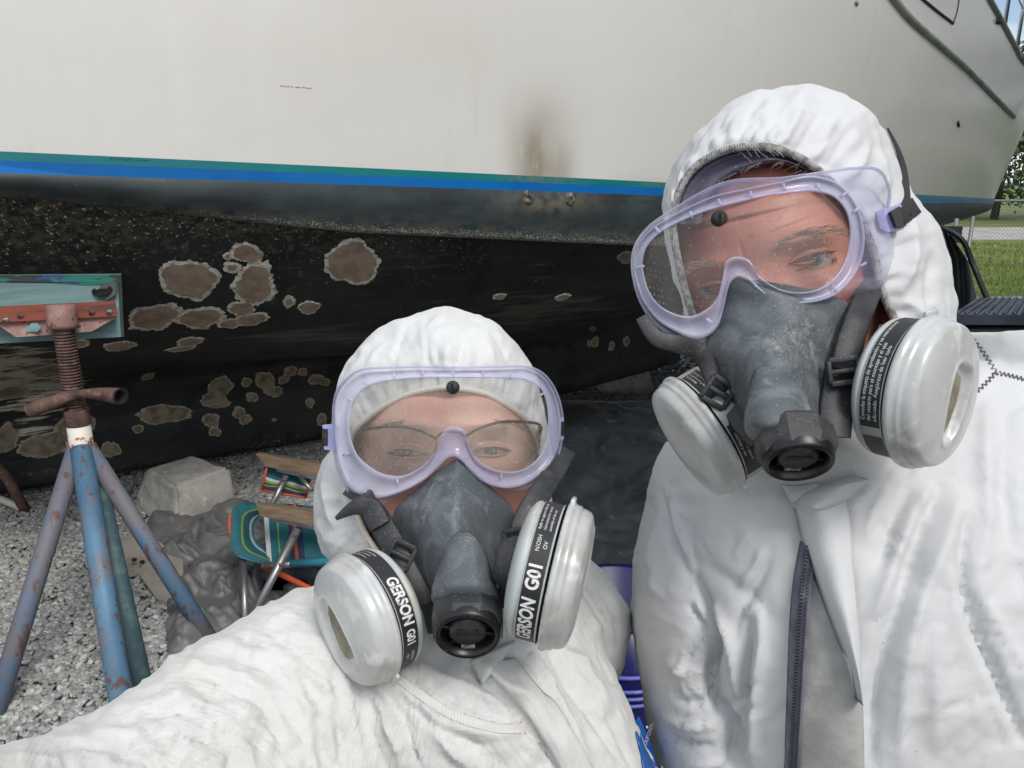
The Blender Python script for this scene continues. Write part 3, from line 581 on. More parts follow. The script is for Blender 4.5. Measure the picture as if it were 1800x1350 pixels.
# ---- jack stand holding the hull
_dh = lambda u, v: (hit(hull_bv, u, v)[0]-C0)@FW
_d0, _d1 = _dh(0, 484), _dh(213, 484); padd = lambda u: _d0+(_d1-_d0)*u/213-.030
JY = W(102, 560, padd(105)-.085)[1]
jp = GY(140, 760, JY); jx, jy = jp[0], jp[1]
zat = lambda v: GY(140, v, JY)[2]
jack = thing('jack_stand', 'rusty blue tripod jack stand with a threaded screw pressing a board against the black hull', 'boat stand', (jx, jy, 0))
z_ap = zat(782); z_col = zat(745); z_hd = zat(697); z_top = zat(560)
mb = MB(); mb.tube([(jx, jy, z_ap-.10), (jx, jy, z_col)], .037, 24); mb.obj('socket_tube', m_white_chip, jack)
mb = MB(); mb.lathe([(.0371, -.004), (.040, 0), (.0405, .03), (.039, .05), (.028, .055)], (jx, jy, z_col), (0, 0, 1), 28); mb.obj('collar', m_rust, jack)
mb = MB(); L0, L1 = z_col+.05, z_top; turns = 30; prf = []
for i in range(turns):
    a = L0+(L1-L0)*i/turns; st_ = (L1-L0)/turns; prf += [(.0255, a), (.0255, a+.3*st_), (.0325, a+.42*st_), (.0325, a+.82*st_), (.0255, a+.95*st_)]
mb.lathe(prf, (jx, jy, 0), (0, 0, 1), 24); mb.obj('threaded_screw', m_rust, jack)
h0, h1, h2, h3, h4 = GY(50, 722, JY-.08), GY(95, 706, JY-.06), GY(130, 694, JY-.04), GY(165, 692, JY-.06), GY(212, 697, JY-.12)
hp = crv([h0, h1, h2, h3, h4], 30); mb = MB(); mb.tube(hp, np.interp(np.linspace(0, 1, 30), [0, .12, .35, .5, .65, .85, 1], [.024, .025, .019, .014, .019, .025, .027]), 16, caps=False)
ho = mb.obj('turning_handle', m_rust, jack)
q = MB(); ax = hp[-1]-hp[-2]; q.lathe([(.0272, 0), (.0275, .002), (.021, .0025), (.020, -.03), (.0001, -.032)], hp[-1], ax, 16); q.obj('pipe_end', m_darkgap, ho)
q = MB(); q.lathe([(.0242, 0), (.018, .004), (.0001, .006)], hp[0], hp[0]-hp[1], 16); q.obj('pipe_end', m_rust, ho)
mb = MB(); mb.lathe([(.028, -.035), (.044, -.03), (.047, -.02), (.044, .03), (.040, .045), (.0001, .047)], (jx, jy, z_top), (0, .1, 1), 28); mb.obj('screw_cup', m_pinkish, jack)
for (u, v, m, r, du) in ((-14, 1268, m_jgrey, .030, -.016), (224, 1300, m_jblue, .034, .008), (376, 1136, m_jgrey, .029, .018), (256, 1225, m_jgreen, .029, .015)):
    ft = G(u, v, 0.0); a = np.array([jx+du, jy+(0.03 if m is m_jgreen else -.02 if m is m_jblue else 0), z_ap-.005 if m is not m_jgreen else z_ap-.08]); mb = MB(); dr = ft-a
    mb.tube([a, a+dr*.5, ft], r, 18); lg = mb.obj('leg', m, jack); q = MB(); q.lathe([(.0001, .012), (.05, .012), (.055, 0)], ft, (0, 0, 1), 14); q.obj('foot_plate', m_rust, lg)
for sg in (-1, 1):
    mb = MB(); c = np.array([jx+.036*sg, jy-.012, z_ap-.012]); mb.tube([c+[0, 0, .03], c+[.004*sg, 0, -.10]], [.008, .012], 8); mb.obj('weld_bead', m_rust, jack)
# board between the stand and the hull
dpt = padd(100); dpb = padd(100)+.012
V, Fc = slab([(-60, 483), (213, 481), (218, 592), (-60, 607)], [padd(-60), padd(213), padd(218)+.02, padd(-60)+.02], .022)
pad = thing('support_board', 'pale teal painted plywood board squeezed between the red timber of the stand and the hull', 'board', W(100, 540, dpt))
part('plywood_sheet', V, Fc, m_padteal, pad, smooth=False)
V, Fc = slab([(-60, 484), (211, 483), (212, 497), (150, 501), (80, 497), (40, 497), (-60, 494)], [padd(x)-.003 for x in (-60, 211, 212, 150, 80, 40, -60)], .004); part('smeared_top_edge', V, Fc, m_padedge, pad, smooth=False)
V, Fc = slab([(206, 484), (213.5, 483), (217.5, 592), (213, 592)], [padd(206)-.003, padd(213)-.003, padd(217)+.016, padd(213)+.016], .004); part('bare_side_edge', V, Fc, mat('green_black_edge', rgb(50, 66, 62), .7), pad, smooth=False)
hc = W(180, 508, padd(180)-.001); nb = -FW
V, Fc = slab([(157, 500), (165, 496), (205, 496), (203, 518), (188, 528), (166, 524), (156, 512)], padd(180)-.001, .004); part('grey_smear', V, Fc, mat('grey_primer', rgb(88, 94, 92), .7), pad, smooth=False)
mb = MB(); mb.lathe([(.036, -.001), (.030, .006), (.022, .006), (.020, .001), (.0001, .001)], hc+RT*.0, -FW+UP*.9, 22); mb.obj('dark_hole', m_darkgap, pad)
# timber bar and steel bracket (on the jack)
V, Fc = slab([(-60, 541), (203, 529), (206, 556), (-60, 570)], [padd(x)-.058 for x in (-60, 203, 206, -60)], .05); bar = part('timber_bar', V, Fc, m_redwood, jack, smooth=False)
V, Fc = slab([(-20, 566), (206, 557), (161, 583), (28, 593), (-20, 560)], [padd(x)-.045 for x in (-20, 206, 161, 28, -20)], .006); br = part('steel_bracket', V, Fc, m_pinkish, jack, smooth=False)
V, Fc = slab([(36, 583), (50, 575), (55, 568), (66, 568), (72, 576), (66, 583), (54, 583), (40, 586)], padd(50)-.050, .002); part('slot', V, Fc, m_padteal, br, smooth=False)
for u, v in ((11, 562), (37, 555), (162, 549), (193, 548)):
    mb = MB(); c = W(u, v, padd(u)-.060); mb.lathe([(.010, -.002), (.010, .004), (.006, .005), (.005, .014), (.0001, .015)], c, -FW, 8); mb.obj('bolt', m_galv if u > 190 or u < 20 else m_rust, bar)
# a second stand whose foot shows at the frame's left edge
ft = G(47, 902, 0); j2 = thing('jack_stand', 'dark rusty stand leg with pale pipe and chain at the far left', 'boat stand', ft)
mb = MB(); mb.tube([ft, ft+(W(14, 842, proj(ft[None])[2][0]-.08)-ft)*1.0, ft+(W(14, 842, proj(ft[None])[2][0]-.08)-ft)*5+[-.2, 0, 0]], .024, 12); mb.obj('leg', m_rust, j2)
a = G(38, 893, .03); mb = MB(); mb.tube([a, G(-70, 848, .12)], .018, 12); mb.obj('pale_pipe', mat('pale_pipe_paint', rgb(190, 186, 178), .6), j2)
mb = MB(); c0, c1 = G(52, 868, .05), G(150, 920, .03)
for i in range(34):
    p = c0+(c1-c0)*i/33; d_ = (c1-c0)/np.linalg.norm(c1-c0); s_ = np.cross(d_, [0, 0, 1]) if i % 2 else np.array([0, 0, 1.])
    mb.tube([p-d_*.010-s_*.004, p-d_*.010+s_*.004, p+d_*.010+s_*.004, p+d_*.010-s_*.004, p-d_*.010-s_*.004], .002, 5)
mb.obj('chain', m_galv, j2, kind='stuff')
# ---- concrete block
m_conc = mat('weathered_concrete', rgb(182, 180, 172), .9, layers=[dict(col=rgb(156, 154, 146), scale=9, lo=.4, hi=.65), dict(col=rgb(204, 202, 194), scale=25, lo=.55, hi=.75), dict(col=rgb(60, 58, 54), scale=50, lo=.68, hi=.73)], bumps=[dict(scale=40, strength=.5, distance=.006), dict(scale=140, strength=.3, distance=.002)])
bb = G(330, 898, 0); blk = thing('concrete_block', 'chamfered grey concrete pier block on the gravel under the keel', 'concrete block', bb)
def block():
    bm = bmesh.new(); R = rot_z(math.radians(-38))
    z1 = .22; K_ = .88; pts = [(-.30, -.17, 0), (.20, -.17, 0), (.20, .20, 0), (-.30, .20, 0), (-.18, -.13, z1), (.19, -.15, z1), (.18, .18, z1), (-.18, .16, z1)]
    vs = [bm.verts.new(Vector(np.array(p)*[K_, K_, 1]@R)) for p in pts]
    for f in ((3, 2, 1, 0), (4, 5, 6, 7), (0, 1, 5, 4), (1, 2, 6, 5), (2, 3, 7, 6), (3, 0, 4, 7)): bm.faces.new([vs[i] for i in f])
    bmesh.ops.bevel(bm, geom=list(bm.edges), offset=.016, segments=2, affect='EDGES'); bmesh.ops.triangulate(bm, faces=bm.faces); bmesh.ops.subdivide_edges(bm, edges=bm.edges, cuts=5, use_grid_fill=True)
    V = np.array([v.co for v in bm.verts]); n = vf(V, 14, 3, 2)*.004; 
    for v, k in zip(bm.verts, n): v.co += Vector((k, k*.7, k))
    me = bpy.data.meshes.new('pier'); bm.to_mesh(me); bm.free(); me.materials.append(m_conc); o = link('pier', me, blk)
    g_ = MB(); R2 = R
    for a_, b_ in (((-.12, -.155, .225), (-.285, -.175, .02)),): g_.tube([bb+np.array(a_)@R2, bb+np.array(b_)@R2], .008, 6)
    g_.obj('casting_seam', mat('dark_casting_seam', rgb(84, 80, 74), .9), blk)  # groove drawn as a dark line on the block
block()
# ---- crumpled plastic sheets
def facet(P, sc, seed, rot=0.5):
    """piecewise flat noise: folded sheet facets with straight creases"""
    c, s_ = math.cos(rot), math.sin(rot); x = (P[:, 0]*c+P[:, 1]*s_)*sc+500.3+seed; y = (-P[:, 0]*s_+P[:, 1]*c)*sc*1.15+500.7
    i, j = np.floor(x).astype(int), np.floor(y).astype(int); fx, fy = x-i, y-j
    h = lambda a, b_: np.modf(np.abs(np.sin((i+a)*12.9898+(j+b_)*78.233+seed*3.7)*43758.5453))[0]*2-1
    up = fx > fy       # split every cell along a diagonal, planes on both halves
    return np.where(up, h(0, 0)+(h(1, 0)-h(0, 0))*fx+(h(1, 1)-h(1, 0))*fy, h(0, 0)+(h(1, 1)-h(0, 1))*fx+(h(0, 1)-h(0, 0))*fy)
def ridged(P, sc, seed):
    w = np.stack([vf(P, 3, 2, seed+3), vf(P, 3, 2, seed+4), 0*P[:, 0]], 1)*.05
    return 1.3*facet(P+w, sc, seed, .5)+.75*facet(P+w, sc*2.1, seed+3, 1.3)+.35*facet(P+w, sc*4.3, seed+7, 2.2)
m_tarp = mat('grey_plastic_sheet', rgb(100, 100, 100), .52, layers=[dict(col=rgb(90, 90, 90), scale=4, lo=.4, hi=.7), dict(col=rgb(140, 138, 134), scale=14, lo=.55, hi=.75, amt=.7), dict(col=rgb(92, 78, 66), scale=7, seed=3, lo=.62, hi=.72, amt=.6)], bumps=[dict(scale=(7, 7, 7), ridged=1, detail=3, nr=.5, strength=.3, distance=.012, dist=.8), dict(scale=(24, 24, 24), ridged=1, detail=3, strength=.35, distance=.006)])
def tarp(name, lab, left, right, vtop, vbot, nu, nv, hf, m, crump=.035, sc=5, seed=0):
    a = np.linspace(0, 1, nu); bq = np.linspace(0, 1, nv); vv = vtop+(vbot-vtop)*bq; P = []
    for i in range(nv):
        ul = np.interp(vv[i], [q[1] for q in left], [q[0] for q in left]); ur = np.interp(vv[i], [q[1] for q in right], [q[0] for q in right])
        P.append([G(ul+(ur-ul)*x, vv[i]) for x in a])
    P = np.array(P); Q = P.reshape(-1, 3); A, B_ = np.meshgrid(a, bq); ed = np.minimum(np.minimum(A, 1-A), np.minimum(B_, 1-B_)).ravel(); ef = np.clip(ed/.06, 0, 1)
    U, Vv, _d = proj(Q); w = vf(Q, 2.5, 2, seed+5)*.12; R_ = ridged(Q+w[:, None], sc, seed)
    h = hf(U, Vv)*np.clip(ed/.10, 0, 1)+crump*(R_-.3)*(.35+.65*ef)+.036
    Q = Q+np.stack([0*U, 0*U, np.maximum(h, .03*np.clip(ed/.03, 0, 1)+.012)], 1)
    V = np.vstack([Q, Q-[0, 0, .0025]]); n = len(Q); f = gridf(nv, nu)+[q[::-1] for q in gridf(nv, nu, off=n)]
    bd = [i for i in range(nu)]+[i*nu+nu-1 for i in range(1, nv)]+[(nv-1)*nu+i for i in range(nu-2, -1, -1)]+[i*nu for i in range(nv-2, 0, -1)]
    f += [(bd[i], bd[(i+1) % len(bd)], n+bd[(i+1) % len(bd)], n+bd[i]) for i in range(len(bd))]
    o = part(name, V, f, m, None); o['label'] = lab; o['category'] = 'tarp'; return o
gg = lambda U, V, cu, cv, su, sv: np.exp(-((U-cu)/su)**2-((V-cv)/sv)**2)
tarp('plastic_sheet', 'crumpled grey plastic sheet heaped on gravel beside the concrete block', [(330, 905), (262, 935), (255, 965), (285, 1000), (300, 1040), (310, 1060)], [(470, 905), (560, 960), (600, 1060)], 905, 1060, 170, 140,
     lambda U, V: .07*gg(U, V, 370, 975, 80, 46)+.08*gg(U, V, 440, 960, 60, 50), m_tarp, .05, 5.5, 1)
tarp('plastic_sheet', 'lower crumpled grey plastic sheet around the right leg of the blue stand', [(330, 1000), (322, 1040), (296, 1075), (293, 1110), (300, 1180), (330, 1230)], [(500, 1000), (620, 1100), (640, 1230)], 1000, 1230, 130, 120,
     lambda U, V: .10*gg(U, V, 380, 1040, 60, 40)+.03*gg(U, V, 330, 1120, 30, 60), m_tarp, .050, 9, 7)
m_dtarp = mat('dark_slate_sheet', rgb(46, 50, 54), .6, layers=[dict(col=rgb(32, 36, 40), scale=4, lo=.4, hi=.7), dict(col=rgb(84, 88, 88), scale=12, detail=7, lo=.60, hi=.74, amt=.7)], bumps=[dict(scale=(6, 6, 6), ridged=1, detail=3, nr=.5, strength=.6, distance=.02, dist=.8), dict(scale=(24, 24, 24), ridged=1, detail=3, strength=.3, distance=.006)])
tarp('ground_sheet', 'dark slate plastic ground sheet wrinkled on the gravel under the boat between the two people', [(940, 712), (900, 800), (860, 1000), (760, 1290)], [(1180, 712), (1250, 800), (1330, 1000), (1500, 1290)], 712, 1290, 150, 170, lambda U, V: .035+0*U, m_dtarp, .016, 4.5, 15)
m_card = mat('pale_grey_panel', rgb(156, 152, 142), .75, layers=[dict(col=rgb(134, 130, 120), scale=6, lo=.4, hi=.7), dict(col=rgb(90, 84, 76), scale=50, lo=.68, hi=.72)])
pn = thing('scrap_panel', 'pale grey scrap panel with two bolt holes lying against the plastic sheet', 'panel', G(240, 985, 0))
for q, zz in ((((192, 948), (246, 938), (262, 990), (244, 1008), (222, 1013), (198, 980)), .05), (((262, 962), (272, 946), (322, 985), (322, 1010), (298, 1062), (274, 1050), (244, 1008)), .07)):
    A = np.array([G(u, v, zz+.03*((v-940)/-100)) for u, v in q]); n = len(A); V = np.vstack([A, A-[0, 0, .006]])
    part('board', V, [tuple(range(n)), tuple(range(2*n-1, n-1, -1))]+[(i, (i+1) % n, n+(i+1) % n, n+i) for i in range(n)], m_card, pn, smooth=False)
for u, v in ((236, 984), (250, 988)):
    mb = MB(); mb.lathe([(.010, -.004), (.010, .004), (.0001, .0045)], G(u, v, .062), (0, 0, 1), 14); mb.obj('hole', m_darkgap, pn)
# stick on the dark sheet
stk = crv([G(1066, 1034, .05), G(1095, 1022, .055), G(1120, 1012, .05), G(1150, 1000, .05)], 16); mb = MB(); mb.tube(stk, np.linspace(.010, .006, 16), 8)
o = mb.obj('stick', mat('dry_twig', rgb(84, 70, 52), .9)); o['label'] = 'short brown stick lying on the dark ground sheet'; o['category'] = 'stick'
# flat offcut board on the gravel in the boat's shade
A = np.array([G(u, v, .03) for u, v in ((1038, 668), (1140, 648), (1150, 690), (1060, 690))]); V = np.vstack([A, A-[0, 0, .02]])
o = part('plank', V, [(0, 1, 2, 3), (7, 6, 5, 4)]+[(i, (i+1) % 4, 4+(i+1) % 4, 4+i) for i in range(4)], mat('brown_plank', rgb(84, 72, 62), .85, layers=[dict(col=rgb(60, 52, 46), scale=(20, 3, 3), lo=.4, hi=.6)]), None, smooth=False); o['label'] = 'brown plank lying on shaded gravel behind the keel end'; o['category'] = 'plank'  # brown timber with darker grain
# ---- folding beach chair
m_alu = mat('dull_aluminium', rgb(150, 150, 150), .4, .8); m_wood = mat('weathered_wood_arm', rgb(124, 108, 88), .75, layers=[dict(col=rgb(108, 88, 66), scale=(3, 60, 60), detail=6, lo=.4, hi=.65), dict(col=rgb(158, 120, 70), scale=(4, 20, 90), seed=2, lo=.56, hi=.7)])
m_orange = mat('orange_trim', rgb(190, 78, 48), .7); fabc = [mat('chair_cloth_'+n, c, .75, layers=[dict(col=tuple(x*.72 for x in c[:3]), scale=30, lo=.4, hi=.7)], bumps=[dict(scale=400, strength=.2, distance=.001)]) for n, c in (('teal', rgb(22, 86, 94)), ('lime', rgb(112, 134, 56)), ('white', rgb(170, 178, 178)), ('navy', rgb(22, 36, 62)), ('orange', rgb(150, 62, 44)), ('aqua', rgb(40, 118, 136)))]
T_, LI, WH, NV, OR, AQ = range(6)
ch = thing('beach_chair', 'folding beach chair with teal striped cloth and weathered wooden arms behind the crouching person', 'chair', G(500, 1090, 0))
def cloth(name, quad, dep, cols, nx=40, ny=10, sag=.03, along=0, th=.004):
    """quad: TL, TR, BR, BL photo corners with depths; cols: (upto fraction, colour)"""
    q = W(np.array([p[0] for p in quad]), np.array([p[1] for p in quad]), np.array(dep)); V = []; n2 = (nx+1)*(ny+1)
    for i in range(nx+1):
        for j in range(ny+1):
            a, b_ = i/nx, j/ny; p = (q[0]*(1-a)+q[1]*a)*(1-b_)+(q[3]*(1-a)+q[2]*a)*b_; V.append(p-FW*sag*math.sin(math.pi*a)*math.sin(math.pi*b_)+np.array([0, 0, .004*math.sin(a*9+b_*5)]))
    V = np.array(V); fc = gridf(nx+1, ny+1); mi = []
    for f in fc:
        i, j = divmod(f[0], ny+1); t_ = (i/nx if along == 0 else j/ny)+.0; mi.append(next(c for lim, c in cols if t_ < lim))
    bk = [tuple(k+n2 for k in f[::-1]) for f in fc]
    return part(name, np.vstack([V, V+FW*th]), fc+bk, fabc, ch, mi+mi)
def front_roll():
    pts = [(474, 892, 3.0), (446, 884, 2.98), (424, 884, 2.94), (408, 896, 2.9), (405, 925, 2.86), (406, 960, 2.83), (418, 978, 2.82), (450, 988, 2.84), (474, 993, 2.86)]
    P = crv(pts, 60); inner = crv([(470, 900, 3.04), (462, 905, 3.02), (450, 915, 3.0), (446, 925, 2.98), (446, 935, 2.96), (448, 945, 2.95), (456, 958, 2.94), (466, 968, 2.93), (474, 975, 2.93)], 60)
    V = []; ny = 12; nx = 60
    for i in range(nx):
        for j in range(ny):
            b_ = j/(ny-1); s_ = P[i]*(1-b_)+inner[i]*b_; V.append(W(s_[0], s_[1], s_[2]-.03*math.sin(b_*math.pi)))
    fc = gridf(nx, ny); mi = []
    for f in fc: j = f[0] % ny; i = f[0]//ny; mi.append([AQ if i > 42 else T_, T_, T_, T_, T_, LI, T_, T_, T_, WH, AQ][min(j, 10)])
    V = np.array(V); n = len(V); part('seat_front', np.vstack([V, V+FW*.004]), fc+[tuple(k+n for k in f[::-1]) for f in fc], fabc, ch, mi+mi)
front_roll()
cloth('seat_cloth', [(462, 886), (640, 890), (640, 992), (470, 992)], [3.05, 3.0, 2.84, 2.86], [(.05, WH), (.12, T_), (.14, LI), (.24, T_), (.30, NV), (.325, OR), (.40, NV), (1.1, T_)], 60, 16, .02)
cloth('far_side_flap', [(470, 818), (546, 838), (538, 874), (460, 861)], [3.42, 3.42, 3.38, 3.38], [(.45, T_), (.55, WH), (.65, LI), (.72, NV), (.80, LI), (1.1, NV)], 12, 30, .006, 1)
for q in (((470, 818), (460, 861)), ((460, 862), (538, 875)), ((538, 875), (547, 838))):
    mb = MB(); mb.tube([W(q[0][0], q[0][1], 3.37), W(q[1][0], q[1][1], 3.37)], .005, 6); mb.obj('orange_piping', m_orange, ch)
mb = MB(); mb.tube([W(404, 905, 2.87), W(403, 925, 2.86), W(405, 945, 2.85)], .006, 6); mb.obj('orange_piping', m_orange, ch)
def arm(pts, d0, d1, zt):
    pts = np.array(pts, float); V, Fc = slab(pts, [d0, d1, d1, d0], .05); o = part('wooden_arm', V, Fc, m_wood, ch, smooth=False)
    V, Fc = slab([(pts[3][0]+14, pts[3][1]-2), (pts[2][0], pts[2][1]-2), (pts[2][0], pts[2][1]+9), (pts[3][0]+22, pts[3][1]+9)], [d0+.006, d1+.006, d1+.006, d0+.006], .03); part('arm_underside', V, Fc, m_alu, ch, smooth=False)
arm([(450, 886), (640, 912), (640, 938), (458, 908)], 2.80, 2.72, 0); arm([(449, 797), (600, 822), (600, 846), (466, 820)], 3.36, 3.3, 0)
for a, b_, r in (((503, 836, 3.36), (470, 905, 3.3), .014), ((527, 838, 3.34), (548, 862, 3.3), .009), ((523, 930, 2.76), (436, 1100, 2.62), .015), ((427, 985, 2.85), (432, 1105, 2.7), .013), ((466, 994, 2.82), (524, 991, 2.80), .014)):
    mb = MB(); mb.tube([W(*a), W(*b_)], r, 12); mb.obj('frame_tube', m_alu, ch)
mb = MB(); mb.tube([W(462, 994, 2.86), W(545, 1035, 2.76), W(600, 1062, 2.7)], .011, 10); mb.obj('orange_strap', m_orange, ch)
mb = MB(); mb.tube([W(512, 991, 2.80), W(640, 984, 2.75)], .0155, 12); mb.obj('blue_sleeve', fabc[AQ], ch)
for u, v, d_ in ((519, 941, 2.735), (493, 992, 2.69), (499, 843, 3.335)):
    mb = MB(); mb.lathe([(.006, 0), (.005, .004), (.0001, .005)], W(u, v, d_), -FW, 10); mb.obj('rivet', m_rust, ch)
# ---- blue bucket between the two people
m_bk = mat('deep_blue_plastic', rgb(8, 12, 76), .35, layers=[dict(col=rgb(12, 20, 92), scale=3, lo=.4, hi=.7)], coat=.2)
bq = GY(1110, 1105, 1.78); zt = bq[2]; bx, by = bq[0], bq[1]+.17
bk = thing('bucket', 'tall blue plastic bucket with ribbed bands standing between the two people', 'bucket', (bx, by, 0))
zr = GY(1110, 1205, 1.74)[2]
mb = MB(); mb.lathe([(.0001, .004), (.155, 0), (.16, .01), (.178, zr-.09), (.178, zt), (.172, zt), (.150, .03), (.0001, .02)], (bx, by, 0), (0, 0, 1), 64); mb.obj('shell', m_bk, bk)
m_rib = mat('rubbed_blue_rib', rgb(58, 68, 150), .45, layers=[dict(col=rgb(96, 104, 170), scale=20, lo=.5, hi=.7)])
for k, dz in enumerate((0, -.045, -.068, -.09)):
    mb = MB(); z_ = zr+dz; mb.lathe([(.170, z_+.006), (.188-.002*(k > 0), z_+.003), (.188-.002*(k > 0), z_-.003), (.170, z_-.006)], (bx, by, 0), (0, 0, 1), 64); mb.obj('rib', m_rib, bk)
mb = MB(); mb.lathe([(.170, zt), (.181, zt+.002), (.183, zt-.006), (.176, zt-.012)], (bx, by, 0), (0, 0, 1), 64); mb.obj('rim', m_bk, bk)
V, Fc = slab([(1136, 1276), (1144, 1277), (1144, 1281), (1136, 1280)], proj(np.array([[bx, by-.19, .2]]))[2][0]-.03, .002)
part('white_print', V, Fc, mat('white_print', rgb(200, 204, 214), .6), bk, smooth=False)
# ---- dark ribbed cart behind the taller person's shoulder
m_cart = mat('blue_black_plastic', rgb(34, 38, 50), .42, layers=[dict(col=rgb(50, 56, 70), scale=8, lo=.4, hi=.7)]); m_cart2 = mat('black_plastic_body', rgb(14, 17, 26), .4)
crt = thing('ribbed_cart', 'blue black plastic cart with a ribbed lid behind the taller person on the right', 'cart', W(1850, 900, 2.4)*[1, 1, 0])
zc = W(1690, 556, 2.2)[2]; F0 = G(1676, 553, zc); B0 = G(1716, 524, zc); x1 = F0[0]+.95
mb = MB(); mb.add([F0, (x1, F0[1]-.02, zc), (x1+.1, B0[1], zc), B0, F0-[0, 0, .03], (x1, F0[1]-.02, zc-.03), (x1+.1, B0[1], zc-.03), B0-[0, 0, .03]], [(0, 1, 2, 3), (7, 6, 5, 4), (0, 4, 5, 1), (1, 5, 6, 2), (2, 6, 7, 3), (3, 7, 4, 0)]); lid = mb.obj('lid', m_cart, crt, smooth=False)
for i in range(34):
    a = (i+.5)/34; p0 = F0+(np.array([x1, F0[1]-.02, zc])-F0)*a; p1 = B0+(np.array([x1+.1, B0[1], zc])-B0)*a; mb = MB(); mb.tube([p0+[0, .01, .001], p1+[0, -.01, .001]], .006, 6); mb.obj('rib', m_cart, crt)
mb = MB(); cy = (F0[1]+B0[1])/2; hy = (B0[1]-F0[1])/2-.03
mb.box((F0[0]+.50, cy+.02, zc-.03-.24), (.86, 2*hy, .48), None, 0, .03); mb.obj('body', m_cart2, crt)
for sx in (.12, .86):
    mb = MB(); mb.tube([(F0[0]+sx, cy, zc-.5), (F0[0]+sx, cy, .02)], .03, 10); mb.obj('support_leg', m_cart2, crt)
# ---- dark cloth hung on a pole frame under the bow
m_cloth = mat('charcoal_cloth', rgb(58, 62, 62), .85, layers=[dict(col=rgb(42, 46, 47), scale=4, lo=.4, hi=.7)], bumps=[dict(scale=200, strength=.3, distance=.002)])
hs = thing('hanging_cloth', 'charcoal cloth hung over a thin pole frame under the bow beside the lawn', 'cloth', W(1690, 600, 4.2)*[1, 1, 0])
V = []; nx, ny = 40, 40
for i in range(nx):
    for j in range(ny):
        a, b_ = i/(nx-1), j/(ny-1); ul = 1640-6*b_; ur = np.interp(b_, [0, .25, .6, 1], [1672, 1702, 1716, 1728]); u = ul+(ur-ul)*a; v = 392+(200)*b_+(22 if b_ < .3 else 22)*a*(1-b_)
        V.append(W(u, v, 4.2+.05*math.sin(a*11+b_*2)*(.3+b_)+.03*math.sin(a*23+b_*5)))
V = np.array(V); n = len(V); fc = gridf(nx, ny); part('cloth_panel', np.vstack([V, V+FW*.006]), fc+[tuple(k+n for k in f[::-1]) for f in fc], m_cloth, hs)
for a, b_, r in (((1682, 384, 4.3), (1690, 640, 4.3), .012), ((1640, 386, 4.3), (1648, 640, 4.3), .012), ((1711, 380, 4.6), (1700, 640, 4.6), .011)):
    P0, P1 = W(*a), W(*b_); P1 = P0+(P1-P0)*(P0[2]/(P0[2]-P1[2])); P1[0] = P0[0]; P1[1] = P0[1]; mb = MB(); mb.tube([P0, P1], r, 10); mb.obj('pole', m_galv, hs)
mb = MB(); mb.tube(crv([W(1650, 398, 4.15), W(1690, 420, 4.1), W(1712, 470, 4.1), W(1735, 525, 4.0)], 20), .014, 8); mb.obj('black_hose', m_cart2, hs)
mb = MB(); mb.box(W(1668, 412, 4.25), (.11, .06, .09)); mb.obj('bracket', mat('dark_bracket', rgb(46, 48, 46), .7), hs, smooth=False)
# ================================================================== PEOPLE
m_suitW = mat('creased_white_coverall', rgb(208, 209, 206), .8, spec=.2, layers=[
    dict(col=rgb(172, 169, 159), flow=1, scale=(3, 1.2, 1), detail=7, nr=.75, dist=.8, lo=.50, hi=.80, amt=.5), dict(col=rgb(160, 156, 146), ridged=1, scale=(24, 24, 24), detail=2, dist=.8, lo=.85, hi=1.25, amt=.35), 
    dict(col=rgb(202, 199, 190), scale=(7, 7, 7), lo=.40, hi=.75, amt=.75), dict(col=rgb(194, 191, 184), kind='noise', scale=(60, 14, 30), detail=7, nr=.7, lo=.48, hi=.70, amt=.6),
    dict(col=rgb(150, 138, 118), scale=240, lo=.72, hi=.77, amt=.6)],
    bumps=[dict(kind='wave', flow=1, scale=(2.6, .6, 1), dist=9, strength=.10, distance=.0018), dict(kind='voronoi', scale=(70, 70, 70), strength=.2, distance=.003), dict(flow=1, ridged=1, scale=(2.6, .8, 1), detail=1, nr=.5, lo=.75, hi=1.15, dist=.7, strength=.7, distance=.006, seed=3), dict(ridged=1, scale=(20, 20, 20), detail=1, lo=.75, hi=1.15, dist=.9, strength=.6, distance=.0045, seed=5), dict(flow=1, ridged=1, scale=(3, 1.1, 1), detail=2, nr=.5, strength=.35, distance=.004, dist=.5), dict(flow=1, ridged=1, scale=(9, 3, 1), detail=3, nr=.5, strength=.2, distance=.0016, dist=.6), dict(scale=(150, 150, 150), ridged=1, detail=3, strength=.12, distance=.0012), dict(scale=520, detail=3, strength=.35, distance=.0005)], sheen=.1)
m_hoodW = mat('speckled_white_hood', rgb(210, 211, 209), .8, spec=.2, layers=[
    dict(col=rgb(164, 160, 150), ridged=1, scale=(22, 22, 22), detail=2, dist=.8, lo=.85, hi=1.25, amt=.35), 
    dict(col=rgb(200, 197, 188), scale=(9, 9, 9), lo=.40, hi=.75, amt=.7), dict(col=rgb(176, 166, 146), scale=230, detail=5, lo=.64, hi=.72, amt=.55)],
    bumps=[dict(kind='voronoi', scale=(80, 80, 60), strength=.2, distance=.003), dict(ridged=1, scale=(20, 20, 20), detail=1, lo=.75, hi=1.15, dist=.8, strength=.6, distance=.004, seed=5), dict(scale=(22, 22, 22), ridged=1, detail=3, nr=.5, strength=.25, distance=.004), dict(scale=(120, 120, 120), ridged=1, detail=3, strength=.35, distance=.0014), dict(scale=420, detail=3, strength=.4, distance=.0006)])
